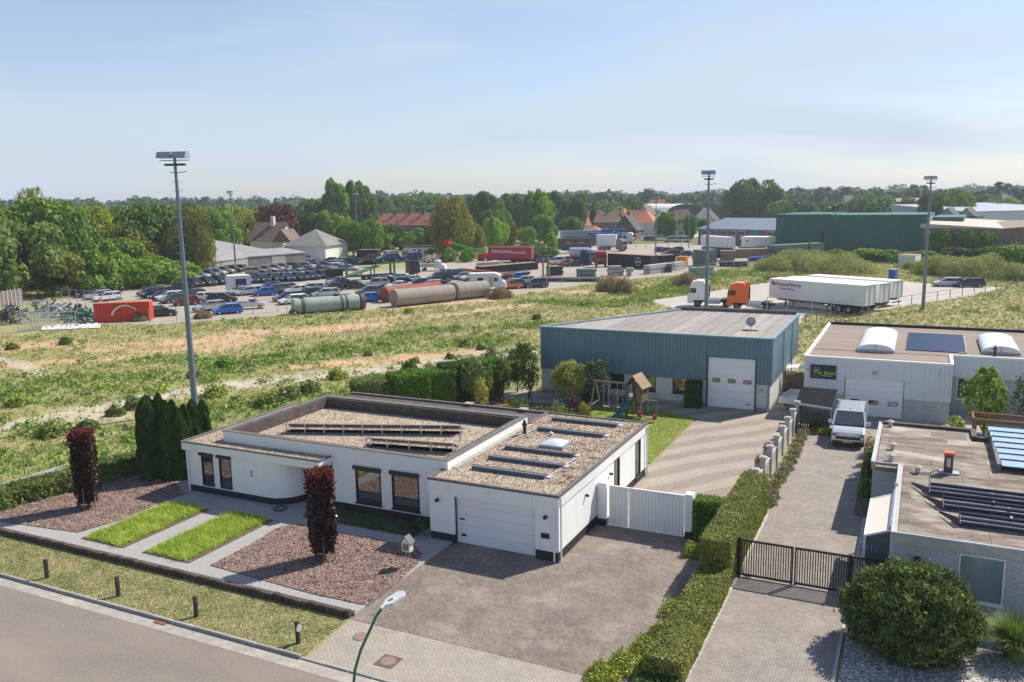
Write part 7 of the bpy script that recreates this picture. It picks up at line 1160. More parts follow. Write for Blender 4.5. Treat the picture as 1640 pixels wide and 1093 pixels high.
T = [  # left wood, front to back
 ((-141.02,93.24,13.41,10.57),'round','grey','huge grey-green tree filling the left edge above the screen fence'), ((-136.04,98.67,7.85,6.18),'bush','olive','broad olive bush behind the scrap piles'), ((-133.44,103.53,7.57,5.59),'bush','mid','rounded green bush behind the mesh fence'), ((-134.93,111.86,6.33,5.80),'bush','bright','light green bush behind the lone black SUV'), ((-134.57,119.16,5.61,5.29),'bush','mid','low green thicket left of the mast'), ((-138.46,128.63,3.88,4.59),'bush','bright','light green thicket directly behind the tall mast'),
 ((-152.75,106.66,16.57,10.28),'round','mid','tall bright oak second from the left edge'), ((-153.79,114.97,11.59,7.77),'round','grey','grey-green tree in front of the oak'), ((-158.36,123.19,14.41,9.60),'willow','yellow','yellow-green willow in the middle of the left wood'), ((-150.83,122.46,8.37,6.43),'round','mid','medium green tree behind the lone black SUV'), ((-153.00,129.00,8.42,6.63),'round','olive','olive tree in the left wood below the dark pair'),
 ((-157.30,135.55,14.96,9.17),'round','dark','big dark tree left of the tall mast'), ((-153.58,139.76,13.74,8.40),'tall','dark','dark tall tree directly behind the tall mast'), ((-145.35,138.67,13.96,5.91),'willow','olive','olive birch right of the tall mast'), ((-180.18,179.88,14.11,7.49),'round','mid','green tree behind the grey barn'), ((-189.00,196.68,15.57,8.03),'willow','yellow','yellow-green willow behind the second mast'), ((-196.49,213.53,13.47,6.41),'round','bright','small light green tree between willow and copper beech'),
 ((-181.52,206.83,14.21,8.71),'round','purple','large copper beech with dark purple crown'), ((-184.06,128.59,19.30,5.78),'sparse','olive','thin grey birch sticking up above the oak'), ((-189.33,155.12,12.11,6.30),'tall','dark','narrow dark tree in the left wood'), ((-174.32,115.98,13.80,6.93),'tall','mid','tree behind the huge tree at the left edge'), ((-176.92,130.45,15.55,6.47),'round','dark','dark round tree right of the oak'), ((-193.90,154.06,14.57,8.20),'round','blue','blue-green tree at the back of the left wood'), ((-198.30,189.28,14.87,9.08),'round','dark','dark tree farther back right of the tall mast'), ((-196.84,164.39,14.41,7.55),'round','mid','mid green tree far back left of the dark pair'),
 ((-227.25,272.24,11.44,10.44),'round','mid','green tree right behind the copper beech'), ((-214.04,264.44,15.77,8.76),'round','dark','dark tree left of the tall poplar group'), ((-203.08,265.73,22.62,9.35),'poplar','mid','tallest poplar clump left of centre'), ((-203.34,274.84,22.22,7.55),'poplar','dark','dark poplar beside the tallest one'), ((-203.33,284.44,22.05,8.49),'poplar','mid','right-hand poplar of the tall group'), ((-175.89,217.06,11.43,5.34),'round','dark','dark round tree behind the hipped white house'), ((-170.00,218.07,12.33,5.09),'round','yellow','cream-flowering tree behind the hipped house'), ((-162.03,213.32,10.66,4.93),'tall','bright','bright green tree right of the cream-flowering one'),
 ((-146.86,199.33,10.25,5.10),'round','mid','green tree left of the mast by the transporter'), ((-138.78,195.81,10.65,4.77),'round','mid','round green tree right of the mast by the transporter'), ((-150.07,218.43,6.66,4.49),'bush','mid','green bush below the red terrace, left'), ((-150.47,224.53,7.96,4.38),'round','dark','dark tree in front of the red terrace'), ((-147.72,228.16,5.48,4.20),'bush','bright','light bush in front of the red terrace'), ((-139.58,223.28,6.84,4.26),'bush','mid','green bush right of the dark tree'), ((-132.69,218.53,4.44,2.82),'bush','yellow','yellowish bush left of the olive birch'), ((-145.77,231.72,6.12,3.02),'round','dark','small dark tree before the terrace end'),
 ((-112.01,196.42,15.51,7.15),'willow','olive','big olive weeping birch above the boom lift'), ((-109.24,201.75,8.99,3.88),'willow','olive','lower olive tree touching the big birch'), ((-124.78,208.86,11.07,3.58),'willow','olive','left shoulder tree of the big birch'), ((-243.53,353.02,18.29,9.47),'round','blue','blue-green tree above the terrace, left'), ((-243.69,367.74,16.98,8.76),'round','dark','dark tree above the terrace roofs'), ((-243.86,383.41,18.17,9.03),'round','blue','tree above the right end of the terrace'), ((-232.35,383.41,17.33,8.25),'round','mid','tree left behind the big birch'), ((-269.08,400.53,11.01,6.39),'poplar','bright','light poplar above the terrace'),
 ((-152.73,289.45,17.67,6.74),'round','dark','dark oak right of the big birch'), ((-155.01,308.97,14.45,5.09),'tall','mid','pointed light green tree right of the dark oak'), ((-154.57,319.69,16.36,6.53),'round','dark','dark tree above the brown-roofed house'), ((-119.86,232.75,11.75,4.05),'round','grey','grey-green tree left of the bright green one'), ((-113.11,222.00,9.58,4.22),'round','fresh','vivid green tree behind the red trailer'), ((-123.80,252.13,8.95,3.51),'willow','olive','small olive tree above the cream trailer'), ((-122.36,275.24,17.57,5.54),'round','bright','tall bright tree left of the far trailers'), ((-116.79,253.13,6.06,3.49),'round','fresh','bright green bush-like tree over the cream trailer'), ((-114.10,260.73,9.67,4.82),'round','bright','light green tree at the thin mast'), ((-96.15,225.02,5.33,1.98),'tall','fresh','young light green tree in front of the far trailers'),
 ((-140.26,331.77,17.60,5.83),'round','blue','blue-green tree behind the tall bright one'), ((-126.92,321.54,17.12,6.36),'round','dark','large dark tree left of the narrow conifer'), ((-117.85,292.90,7.97,4.88),'round','mid','round green tree over the far blue trailers'), ((-132.32,356.25,13.62,3.36),'conifer','dark','narrow dark conifer in the village'), ((-142.12,398.45,12.11,6.23),'round','mid','green tree above the dark gabled house'), ((-140.15,414.48,10.62,5.80),'round','fresh','light green tree above the village roofs'), ((-138.74,431.61,14.20,6.67),'round','dark','dark tree right above the village'), ((-138.05,431.58,8.07,4.00),'round','bright','small light tree below the dark one'), ((-82.57,296.39,9.41,3.62),'round','mid','single round tree with a bare trunk left of the brick office'), ((-82.19,314.66,6.92,2.87),'round','mid','green tree left of the steep dark-roofed house'), ((-74.07,297.23,8.67,2.70),'tall','mid','green tree behind the slim lamp mast'), ((-65.85,281.89,7.36,2.34),'round','dark','dark tree at the left end of the brick office'),
 ((-99.49,248.81,2.13,2.96),'bush','bright','light bush before the far trailers'), ((-76.94,428.40,21.63,14.09),'round','dark','huge dark tree towering behind the brick office'), ((-84.56,428.80,15.79,7.40),'round','mid','left part tree of the huge pair behind the brick office'), ((-70.05,428.04,16.13,7.66),'round','mid','right part tree beside the huge dark tree'), ((-57.06,444.19,9.17,4.94),'round','bright','light tree over the left end of the green shed'), ((-49.06,443.62,9.38,5.58),'round','mid','green tree above the green shed'), ((-43.23,443.20,10.82,4.91),'round','purple','dark purple tree above the green shed'), ((-38.34,442.85,9.86,5.56),'round','dark','dark tree left of the white portal building'), ((-26.50,442.00,14.12,7.17),'round','mid','tree right of the white portal building'), ((-19.33,441.48,13.99,8.13),'round','mid','broad tree above the green shed, right of the portal'), ((-10.02,457.92,12.57,6.74),'bush','mid','low tree mass left of the cell tower'),
 ((1.76,360.14,14.66,5.57),'round','dark','dark round tree behind the right-hand mast'), ((11.07,395.94,15.16,7.29),'round','mid','large tree above the two small gables'), ((6.94,396.01,13.72,5.83),'round','bright','tree left of the large one above the gables'), ((29.64,422.86,12.16,7.80),'round','bright','light tree at the dark villa'), ((25.10,472.31,12.50,7.66),'tall','blue','blue-green tall trees far back on the right'),
 ((2.83,233.07,5.77,2.57),'bush','mid','light green climbing shrub at the corner of the green shed'), ((5.12,231.24,6.14,2.55),'bush','mid','green shrub against the brown hall wall'), ((9.13,227.64,6.29,2.01),'round','mid','small tree against the brown hall, left'), ((12.70,224.16,5.72,2.15),'round','mid','small tree against the brown hall, right'), ((18.95,227.49,3.44,3.36),'bush','dark','dark hedge-like shrub at the right end of the brown hall'), ((7.36,225.16,2.62,4.14),'bush','dark','dark shrub row at the foot of the brown hall'), ((14.00,218.43,3.06,4.83),'bush','dark','dark shrub mass at the brown hall corner'),
 ((-23.21,200.84,5.02,0.89),'conifer','grey','thin silvery young tree in front of the green shed'), ((-12.16,205.16,3.05,5.29),'bush','mid','low leafy shrub mass at the foot of the green shed'), ((-17.73,205.83,2.82,3.80),'bush','mid','low leafy shrub left at the foot of the green shed'), ((-6.08,206.50,2.75,4.56),'bush','mid','low leafy shrubs near the small white container'), ((0.18,200.77,2.91,3.69),'bush','mid','leafy shrub mass right of the small white container'), ((15.61,191.68,4.85,5.66),'bush','mid','big leafy shrub mound at the right edge'), ((-87.85,188.45,4.85,3.82),'bush','grey','wide grey-green willow scrub above the red trailer, left'), ((-84.95,193.24,4.00,3.88),'bush','grey','wide grey-green willow scrub right of the red trailer'), ((-106.57,184.32,3.72,1.88),'bush','bright','bush below the red basket'), ((-102.13,185.30,3.39,1.87),'bush','fresh','bright bush under the green boom'), ((-118.52,195.08,2.65,1.68),'bush','fresh','light bush at the right end of the white cabin'), ((-122.83,189.54,2.29,1.33),'bush','mid','small bush at the left end of the white cabin'),
]
for q, k, hue, lab in T: tree(q, k, hue, lab)
# dry dome shrubs in the field
dry = Mleaf('dry_shrub_twigs', (.20,.15,.07), (.50,.39,.21), .8, .25, 1.5)
def mound(q, label, hgt=None, mat=None, n=2600, sz=.13, name='dry_shrub', flat=.0):
    x, y, h, r = q; t = thing(name, label, 'shrub', (x, y, 0)); d = unit(rng.normal(0,1,(n,3))); d[:,2] = abs(d[:,2]); rr = r*(1+.18*np.sin(d[:,0]*5+x)*np.cos(d[:,1]*4+y)); P = d*rr[:,None]*rng.uniform(.7,1.05,(n,1)); P[:,2] *= h/r
    V = blades(P, np.full(n, sz*1.9), np.full(n, sz*.35), 1.3); tris_mesh('twigs', V, 3, mat or dry, t); V = leafV(P, d, sz*.7, .6, .6); tris_mesh('foliage', V, 4, mat or dry, t); b = MB(); b.v = [(r*.66*math.cos(a)*math.cos(e), r*.66*math.sin(a)*math.cos(e), max(0,h*.66*math.sin(e))) for e in np.linspace(0,PI/2,6) for a in np.linspace(0,2*PI,13)[:12]]; b.f = [(j*12+i, j*12+(i+1)%12, (j+1)*12+(i+1)%12, (j+1)*12+i) for j in range(5) for i in range(12)]; b.m = [0]*60; b.build('dark_core', core_m, t, local=True); return t
mound((-46.55,133.60,2.59,2.60), 'large dry brown dome shrub in the field, left of the pair'); mound((-43.41,130.68,2.32,1.82), 'smaller dry dome shrub overlapping the large one'); mound((-36.60,144.81,2.16,2.53), 'dry brown dome shrub left of the white lorry cab'); mound((-59.46,118.53,1.57,1.85), 'dry brown shrub at the right end of the brown tanks'); mound((-94.91,80.49,1.19,1.19), 'brown scrubby shrub against the red container'); mound((-88.45,85.21,0.86,1.08), 'small brown heap shrub right of the tall mast')
grs_m = Mleaf('bank_grass', (.20,.26,.05), (.60,.58,.22), .8, .2, .4)
mound((-23.24,160.07,1.13,2.98), 'low olive scrub mound left of the long white trailers', mat=grs_m); mound((-21.64,182.52,3.82,7.44), 'broad grassy earth mound in front of the green shed', mat=grs_m, n=6000, sz=.2, name='grass_mound'); mound((-14.69,178.27,3.18,7.24), 'grassy earth mound right of the broad one', mat=grs_m, n=6000, sz=.2, name='grass_mound'); mound((-27.14,178.10,2.77,3.98), 'left end of the grassy mounds by the yard', mat=grs_m, n=3000, sz=.2, name='grass_mound')
mound((2.89,177.25,3.25,4.57), 'rounded grassy mound behind the right-hand mast', mat=grs_m, n=5000, sz=.2, name='grass_mound'); mound((8.83,172.43,3.78,5.72), 'largest smooth green mound near the right edge', mat=grs_m, n=6000, sz=.2, name='grass_mound'); mound((14.46,170.37,2.49,4.40), 'grassy mound at the very right edge', mat=grs_m, n=4000, sz=.2, name='grass_mound'); mound((-1.46,187.49,1.49,2.07), 'small grassy mound behind the white container', mat=grs_m, n=2000, sz=.2, name='grass_mound')
# tree belts towards the horizon
def belt(name, label, specs, hue, n, sz, kinds=('round',), seed=3, spread=18):
    r = np.random.default_rng(seed); VV = []
    for (q0, q1, cnt) in specs:
        for i in range(cnt):
            f = (i+r.uniform(.2,.8))/cnt; q = [q0[j]+(q1[j]-q0[j])*f for j in range(4)]; P, d = crown_V(kinds[r.integers(len(kinds))], n, int(r.integers(1e6))); h = q[2]*r.uniform(.86,1.06); rad = q[3]*r.uniform(.8,1.3)
            P = P*[rad,rad,h]+[q[0]+r.normal(0,spread*.3), q[1]+r.normal(0,spread), 0]; VV.append(leafV(P, d, sz*r.uniform(.8,1.2), .7, .5))
    mt = Mleaf(name+'_leaves', tuple(x*.8 for x in GREEN[hue]), tuple(x*2.1 for x in GREEN[hue]), .7, .25, .06); tag(tris_mesh(name, np.concatenate(VV), 4, mt), label, 'woodland', kind='stuff')
belt('distant_wood', 'far-off wooded belt along the horizon', [((-768.34,468.67,22.13,11.26), (-670.11,600.79,21.15,11.26), 26), ((-575.24,496.69,20.50,10.07), (-453.18,610.10,19.28,10.07), 26), ((-417.40,561.94,21.44,9.27), (-384.65,584.84,24.25,10.30), 7), ((-395.64,601.55,20.42,9.01), (-245.81,676.74,18.51,9.01), 26), ((-220.11,579.61,18.70,7.76), (-143.89,603.07,18.10,7.76), 16), ((-89.78,613.47,18.31,6.84), (0.01,640.00,17.35,7.06), 24), ((0.01,560.00,17.12,6.18), (74.08,555.08,16.89,7.00), 20), ((-152.89,621.47,17.82,7.06), (-84.25,634.43,17.80,7.06), 14), ((-981.77,598.85,23.27,12.69), (-685.74,923.18,21.23,12.69), 36), ((-685.74,923.18,23.65,12.69), (-204.76,1131.62,21.48,12.69), 38), ((-204.76,1131.62,22.27,12.69), (152.14,1139.89,20.40,12.69), 30)], 'blue', 460, 1.55, ('round','bush'))
belt('middle_wood', 'continuous middle-distance woodland behind the left trees', [((-356.26,222.43,16.23,9.27), (-326.36,324.18,14.27,8.46), 18), ((-290.09,303.72,13.01,7.11), (-270.69,334.11,12.85,7.28), 8), ((-447.02,337.31,18.71,9.07), (-419.29,371.21,18.70,9.07), 8), ((-252.23,360.53,12.81,7.12), (-220.07,381.01,13.36,6.48), 8), ((-188.45,375.35,11.82,6.18), (-143.39,394.77,11.57,6.18), 10), ((-63.59,415.16,12.29,5.25), (0.00,420.00,11.85,5.87), 15), ((-177.53,488.76,12.86,6.50), (-106.58,508.96,11.63,6.50), 14), ((-279.92,174.77,13.67,7.28), (-240.05,226.44,12.12,7.28), 10), ((15.07,429.74,10.72,5.38), (50.28,427.05,11.28,5.38), 7), ((-300.89,361.06,14.69,7.61), (-263.88,388.93,15.17,7.61), 7)], 'mid', 700, .8, ('round','tall','bush'), 5, 10)

# ------------------------------------------------------------ garden plants
def hedge(name, label, x0, x1, y0, y1, z1, mat, dens=420, sz=.055, rz=0, z0=.05, amp=.05, cat='hedge', blade=True, corer=.12):
    cx, cy, w, d = (x0+x1)/2, (y0+y1)/2, (x1-x0)/2, (y1-y0)/2; t = thing(name, label, cat, (cx, cy, 0), rz); h = z1-z0; PP, NN = [], []
    for ax, s, area in ((0,1,2*d*h),(0,-1,2*d*h),(1,1,2*w*h),(1,-1,2*w*h),(2,1,4*w*d)):
        n = int(area*dens); u, v = rng.uniform(-1,1,n), rng.uniform(-1,1,n)
        if ax == 0: P = np.stack([np.full(n,s*w), u*d, z0+(v+1)/2*h],1); N_ = [s,0,.25]
        elif ax == 1: P = np.stack([u*w, np.full(n,s*d), z0+(v+1)/2*h],1); N_ = [0,s,.25]
        else: P = np.stack([u*w, v*d, np.full(n,z1)],1); N_ = [0,0,1]
        b_ = fbm(np.stack([P[:,0]*1.0+P[:,2]*.9+50, P[:,1]+P[:,2]*.7+50],1), .9, 4)-.5; N_ = np.tile(np.array([N_],float),(n,1)); P = P + N_*((b_*amp*3)+rng.normal(0,amp*.5,n))[:,None]; PP.append(P); NN.append(N_)
    P, N_ = np.concatenate(PP), np.concatenate(NN); tris_mesh('foliage', leafV(P, N_, sz, .5, .38), 4, mat, t)
    if blade: k = rng.random(len(P)) < .35; tris_mesh('shoots', blades(P[k], np.full(k.sum(), sz*2.2), np.full(k.sum(), sz*.28), .8), 3, mat, t)
    one('core_box', t, core_m, ('box', -w+corer, w-corer, -d+corer, d-corer, 0, z1-corer), local=True); return t
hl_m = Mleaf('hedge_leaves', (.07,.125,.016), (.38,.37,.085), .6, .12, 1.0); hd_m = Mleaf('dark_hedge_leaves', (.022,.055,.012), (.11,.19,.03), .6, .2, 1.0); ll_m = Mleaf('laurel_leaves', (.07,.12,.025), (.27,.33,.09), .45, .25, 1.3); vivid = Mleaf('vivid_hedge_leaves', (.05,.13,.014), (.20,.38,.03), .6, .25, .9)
hedge('clipped_hedge', 'tall rear section of the clipped conifer hedge between the two driveways', -7.35, -6.2, 31.85, 41.0, 2.05, hl_m, 800, .042, amp=.035); hedge('clipped_hedge', 'lower front section of the clipped conifer hedge between the driveways', -7.35, -6.15, 24.35, 31.8, .98, hl_m, 800, .042, amp=.035); hedge('clipped_hedge', 'lowest street end of the clipped hedge at the bottom of the picture', -7.4, -6.1, 21.3, 24.3, .45, hd_m, 500, .05)
hedge('clipped_hedge', 'short dark clipped hedge block right of the white side gate', -8.7, -7.42, 36.2, 37.15, 1.95, vivid, 520, .05)
hedge('clipped_hedge', 'dark rectangular clipped hedge column left of the warehouse door', -15.25, -14.15, 60.2, 61.0, 1.95, hd_m, 420, .06)
hedge('laurel_hedge', 'loose green laurel hedge along the left boundary, front stretch', -43.0, -41.4, 24.5, 31.0, 1.0, ll_m, 330, .09, rz=-12, amp=.13); hedge('laurel_hedge', 'loose green laurel hedge just left of the dark clipped conifers', -41.6, -40.1, 30.6, 35.5, 1.1, ll_m, 330, .09, rz=-14, amp=.13)
for i, (x, y, w, h, mt, lb) in enumerate(((-36.2,50.5,1.3,2.2,ll_m,'dark round shrub at the left end of the tall back hedge'),(-34.3,52.6,1.9,2.5,vivid,'bright green left block of the tall back hedge'),(-33.0,54.3,1.5,2.45,vivid,'second bright block of the tall back hedge'),(-32.0,56.2,1.7,2.7,hd_m,'dark green block in the tall back hedge'),(-30.8,57.9,1.7,2.75,vivid,'right-hand bright block of the tall back hedge'))):
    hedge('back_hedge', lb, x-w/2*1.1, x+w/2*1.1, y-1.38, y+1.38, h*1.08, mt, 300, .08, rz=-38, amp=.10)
# clipped columnar thujas
th_m = Mleaf('thuja_foliage', (.016,.045,.012), (.105,.185,.03), .7, .15, 2.5); n = 5200
d = rng.uniform(0,2*PI,n); zz = rng.uniform(0,1,n)**.9; rr = (.5*(1-zz**6)**.6*(.8+.2*np.sin(zz*2.6+.4))+.02)*(1+.13*np.sin(zz*21+d*3)+.08*np.sin(d*5+zz*8)); P = np.stack([np.cos(d)*rr, np.sin(d)*rr, zz],1); Nn = np.stack([np.cos(d),np.sin(d),np.full(n,.5)],1); V1 = blades(P, np.full(n,.045), np.full(n,.035), .5); 
tm = tris_mesh('foliage', np.concatenate([leafV(P,Nn,.045,.5,.5)]), 4, th_m); TM = tm.data; bpy.data.objects.remove(tm); tm = tris_mesh('tips', V1, 3, th_m); TT = tm.data; bpy.data.objects.remove(tm)
cb = MB(); cb.cyl((0,0,0),(0,0,.75),.38,.30,10); cb.cyl((0,0,.75),(0,0,.93),.30,.04,10); ob_ = cb.build('core_mass', core_m); TC = ob_.data; bpy.data.objects.remove(ob_)
ths = [(-38.87,32.79,4.79,0.64),(-38.50,33.30,4.85,0.45),(-37.69,33.05,4.58,0.44),(-37.79,33.60,4.48,0.41),(-37.14,33.40,4.12,0.40),(-37.36,34.02,4.17,0.41),(-39.14,33.51,4.31,0.49),(-37.53,34.80,4.27,0.45),(-37.46,35.46,4.09,0.42)]
thl = ['tallest and widest, at the far left of the group','second from the left, slim with a high tip','third from the left, at the front','slim one just left of the middle','low one in the middle front','right of the middle, in front of the mast','hidden behind the two left ones','second from the right, in front of the mast','farthest right, next to the white wall']
for (x, y, h, w), lb in zip(ths, thl):
    t = thing('columnar_thuja', 'dark green columnar conifer, '+lb, 'conifer', (x, y, 0), random.uniform(0,360), 'columnar conifers beside the white house'); w *= 2.0; 
    for nm, me_ in (('foliage',TM),('tips',TT),('core_mass',TC)): o = link(nm, me_, t); o.scale = (w, w, h)
# copper beech columns
pu_m = Mleaf('copper_leaves', (.010,.006,.005), (.085,.032,.024), .35, .08, 1.8); pu_r = Mleaf('copper_tips', (.05,.010,.012), (.26,.05,.045), .5, .3, 2)
for (x, y, h, lb) in ((-38.0,27.95,4.05,'left clipped copper beech column in the slate bed'),(-22.75,27.7,3.95,'right clipped copper beech column in front of the entrance')):
    t = thing('beech_column', lb, 'tree', (x, y, .15), random.uniform(0,90)); n = 7600; w = .47; u = rng.uniform(-1,1,(n,2)); s = rng.integers(0,5,n); z = rng.uniform(.35,h,n); a = np.where(s < 2, np.where(s == 0,w,-w), u[:,0]*w); b_ = np.where(s < 2, u[:,0]*w, np.where(s == 2,w,np.where(s == 3,-w,u[:,1]*w))); z = np.where(s == 4, h, z); P = np.stack([a,b_,z],1); bul = fbm(P[:,:2]*1+np.stack([P[:,2],P[:,2]*.7],1)+40, .55, 2)-.5
    tap = np.clip((z-.35)/.5, .78, 1); P[:,:2] *= ((1+bul*.34)*tap)[:,None]; P += rng.normal(0,.045,P.shape); N_ = np.stack([a,b_,np.where(s == 4,1.,.1)],1); top = P[:,2] > h-.42+rng.normal(0,.18,n)
    tris_mesh('foliage', leafV(P[~top],N_[~top],.06,.7,.7), 4, pu_m, t); tris_mesh('young_tips', leafV(np.concatenate([P[top]]*2)+rng.normal(0,.04,(2*top.sum(),3)),np.concatenate([N_[top]]*2),.05,.55,.8), 4, pu_r, t)
    one('core_box', t, core_m, ('box', -.28,.28,-.28,.28,.4,h-.3), local=True); one('trunk', t, bark, ('cyl', (0,0,0),(0,0,.6),.07,.06,8), local=True); [one('stake', t, wood_old, ('cyl', (sx,sy,-.05),(sx,sy,1.2),.03,.03,6), local=True) for sx, sy in ((.4,-.4),(-.1,-.5))]
# big round yew-like bush bottom right
bm_m = Mleaf('bush_foliage', (.016,.04,.012), (.22,.29,.06), .6, .2, 1.6); t = thing('round_conifer_bush', 'big round dark conifer bush in front of the slatted gate, bottom right', 'bush', (.35, 30.1, 0)); n = 17000
d = unit(rng.normal(0,1,(n,3))+[0,0,.15]); lump = fbm(np.stack([np.arctan2(d[:,1],d[:,0])*2.2+20, d[:,2]*3+20],1), .55, 6)-.5; P = d*(2.1*(1+lump*.5)*rng.uniform(.82,1.04,n))[:,None]*[1,.95,.74]+[0,0,1.28]; P = P[P[:,2] > .05]; d = unit(P-[0,0,1.2])
tris_mesh('foliage', leafV(P, d, .075, .45, .75), 4, bm_m, t); k = rng.random(len(P)) < .8; tris_mesh('shoots', blades(P[k], np.full(k.sum(),.16), np.full(k.sum(),.03), 1.2), 3, bm_m, t)
b = MB(); b.v = [(1.6*math.cos(a)*math.cos(e), 1.5*math.sin(a)*math.cos(e), 1.15+1.1*math.sin(e)) for e in np.linspace(-PI/2+.2,PI/2,9) for a in np.linspace(0,2*PI,17)[:16]]; b.f = [(j*16+i, j*16+(i+1)%16, (j+1)*16+(i+1)%16, (j+1)*16+i) for j in range(8) for i in range(16)]; b.m = [0]*128; b.build('inner_core', core_m, t, local=True)
# ornamental grass
gr_m = Mleaf('miscanthus_blades', (.09,.16,.03), (.30,.38,.09), .6, .3, 1); t = thing('ornamental_grass', 'big arching light green ornamental grass clump at the right edge', 'grass clump', (3.55, 30.8, 0)); n = 2600; a = rng.uniform(0,2*PI,n); V = []
for i in range(n):
    L = rng.uniform(1.1,1.9); out = rng.uniform(.15,1.); r0 = rng.uniform(0,.35); c_, s_ = math.cos(a[i]), math.sin(a[i]); pp = [(r0+out*L*.75*f**1.8, L*(f-.45*out*f**2.4)) for f in (0,.35,.7,1)]; w = .013
    Q = [((rr_*c_-w_*s_), (rr_*s_+w_*c_), z_) for (rr_, z_), w_ in zip(pp,(w,w,w*.7,0))]; Q2 = [((rr_*c_+w_*s_), (rr_*s_-w_*c_), z_) for (rr_, z_), w_ in zip(pp,(w,w,w*.7,.001))]
    for j in range(3): V += [Q[j],Q2[j],Q2[j+1],Q[j+1]]
tris_mesh('blades', np.array(V), 4, gr_m, t)
# sedge beds
sd_m = Mleaf('sedge_blades', (.20,.34,.03), (.70,.80,.15), .6, .3, 1.2)
for nm_, (x0,x1,y0,y1), lb in (('a',(-34.55,-32.15,25.1,30.1),'left rectangular bed of bright yellow-green sedge tufts'),('b',(-30.55,-28.1,25.1,30.3),'right rectangular bed of bright yellow-green sedge tufts')):
    gxx, gyy = np.meshgrid(np.arange(x0+.1,x1,.22), np.arange(y0+.1,y1,.22)); C_ = np.stack([gxx.ravel(),gyy.ravel()],1)+rng.normal(0,.05,(gxx.size,2)); t = thing('sedge_bed', lb, 'plant bed', ((x0+x1)/2,(y0+y1)/2,.14)); q = np.repeat(C_,38,0)+rng.normal(0,.062,(len(C_)*38,2)); P = np.stack([q[:,0]-(x0+x1)/2, q[:,1]-(y0+y1)/2, np.full(len(q),.0)],1)
    V = blades(P, rng.uniform(.17,.32,len(P)), np.full(len(P),.019), .9); o = tris_mesh('sedge_tufts', V, 3, sd_m, t); o['kind'] = 'stuff'; one('bed_soil', t, soil_m, ('box', x0-.2-(x0+x1)/2, x1+.2-(x0+x1)/2, y0-.1-(y0+y1)/2, y1+.1-(y0+y1)/2, 0, .03), local=True)
def turf(name, label, polys, z, n, h, mat, w=.016):
    P = np.concatenate([samp(p, k) for p, k in zip(polys, n)]); V = blades(np.hstack([P, np.full((len(P),1), z)]), np.full(len(P), h), np.full(len(P), w), .7, 1); tag(tris_mesh(name, V, 3, mat), label, 'grass', kind='stuff')
vg_m = Mleaf('verge_blades', (.09,.16,.025), (.46,.41,.20), .8, .2, .9); lw_m = Mleaf('lawn_blades', (.16,.26,.03), (.38,.44,.10), .7, .25, .4); sg_m2 = Mleaf('deep_green_grass', (.05,.11,.02), (.13,.22,.04), .7, .25, 1)
turf('verge_grass', 'patchy half-dry grass of the roadside verge', [[(-44,21.13),(-18.4,21.13),(-18.65,23.85),(-44,23.85)]], .055, [46000], .065, vg_m, .014); turf('lawn_grass', 'mown lawn grass around the play tower', [[(-20.8,46.4),(-13.75,46.4),(-13.75,57.6),(-18,59.2),(-21.2,58)]], .05, [30000], .06, lw_m, .02); turf('strip_grass', 'bright grass strip under the big windows', [[(-26.9,31.3),(-20.4,31.3),(-20.4,32.9),(-26.9,32.9)]], .14, [9000], .11, sg_m2, .014)
# smaller named plants
def shrub(name, label, x, y, h, r, mat, n=500, sz=.06, z=0., kind='leaf', cat='shrub', tr=False):
    t = thing(name, label, cat, (x, y, z)); d = unit(rng.normal(0,1,(n,3))); d[:,2] = abs(d[:,2])*.9+rng.uniform(-.25,.1,n); P = d*(r*rng.uniform(.55,1.05,n)*(1+.2*np.sin(d[:,0]*6+x)))[:,None]; P[:,2] = (P[:,2]/r*.5+.5)*h*.95 if tr else P[:,2]*h/r+.05; P[:,2] = np.clip(P[:,2], .03, None)
    if kind == 'leaf': tris_mesh('foliage', leafV(P, d, sz, .6, .7), 4, mat, t)
    else: tris_mesh('foliage', blades(P*[.5,.5,.25], np.full(n,h*.8), np.full(n,sz*.25), .6), 3, mat, t)
    one('stem', t, bark, ('cyl', (0,0,0),(0,0,h*.7),.03*max(1,h/2),.012,6), *[('cyl', (0,0,h*.3),(r*.6*math.cos(k*2.1),r*.6*math.sin(k*2.1),h*.75),.018,.006,5) for k in range(3)], local=True); return t
jun = Mleaf('juniper', (.15,.22,.025), (.50,.54,.09), .6, .25, 1.5)
for i, (px_, h, r, lb) in enumerate((((-7.48,29.29),.45,.75,'yellow-green juniper beside the middle of the front hedge'),((-8.26,34.78),.55,.55,'small bright juniper at the foot of the tall hedge end'),((-7.73,26.27),.4,.7,'juniper cushion near the street end of the hedge'),((-8.11,25.03),.35,.75,'low yellow-green juniper nearest the street'),((-8.67,24.16),.25,.7,'flat juniper spreading onto the paving at the bottom edge'),((-7.53,27.51),.35,.6,'small juniper between the larger two along the hedge'),((-7.32,30.73),.3,.5,'narrow juniper tucked against the front hedge'))):
    shrub('juniper', lb, px_[0], px_[1], h, r, jun, 1500, .05, .05, cat='juniper')
shrub('small_conifer', 'small dark upright conifer between the big window and the garage', -20.15, 31.75, .85, .38, hd_m, 1500, .05, .14, tr=True, cat='conifer')
pm = Mleaf('pink_border_leaves', (.09,.15,.03), (.30,.34,.10), .7, .25, 2); pf = Mleaf('pink_flowers', (.45,.15,.40), (.75,.40,.65), .7, .3, 2); vf = Mleaf('violet_flowers', (.22,.12,.42), (.42,.28,.65), .7, .3, 2)
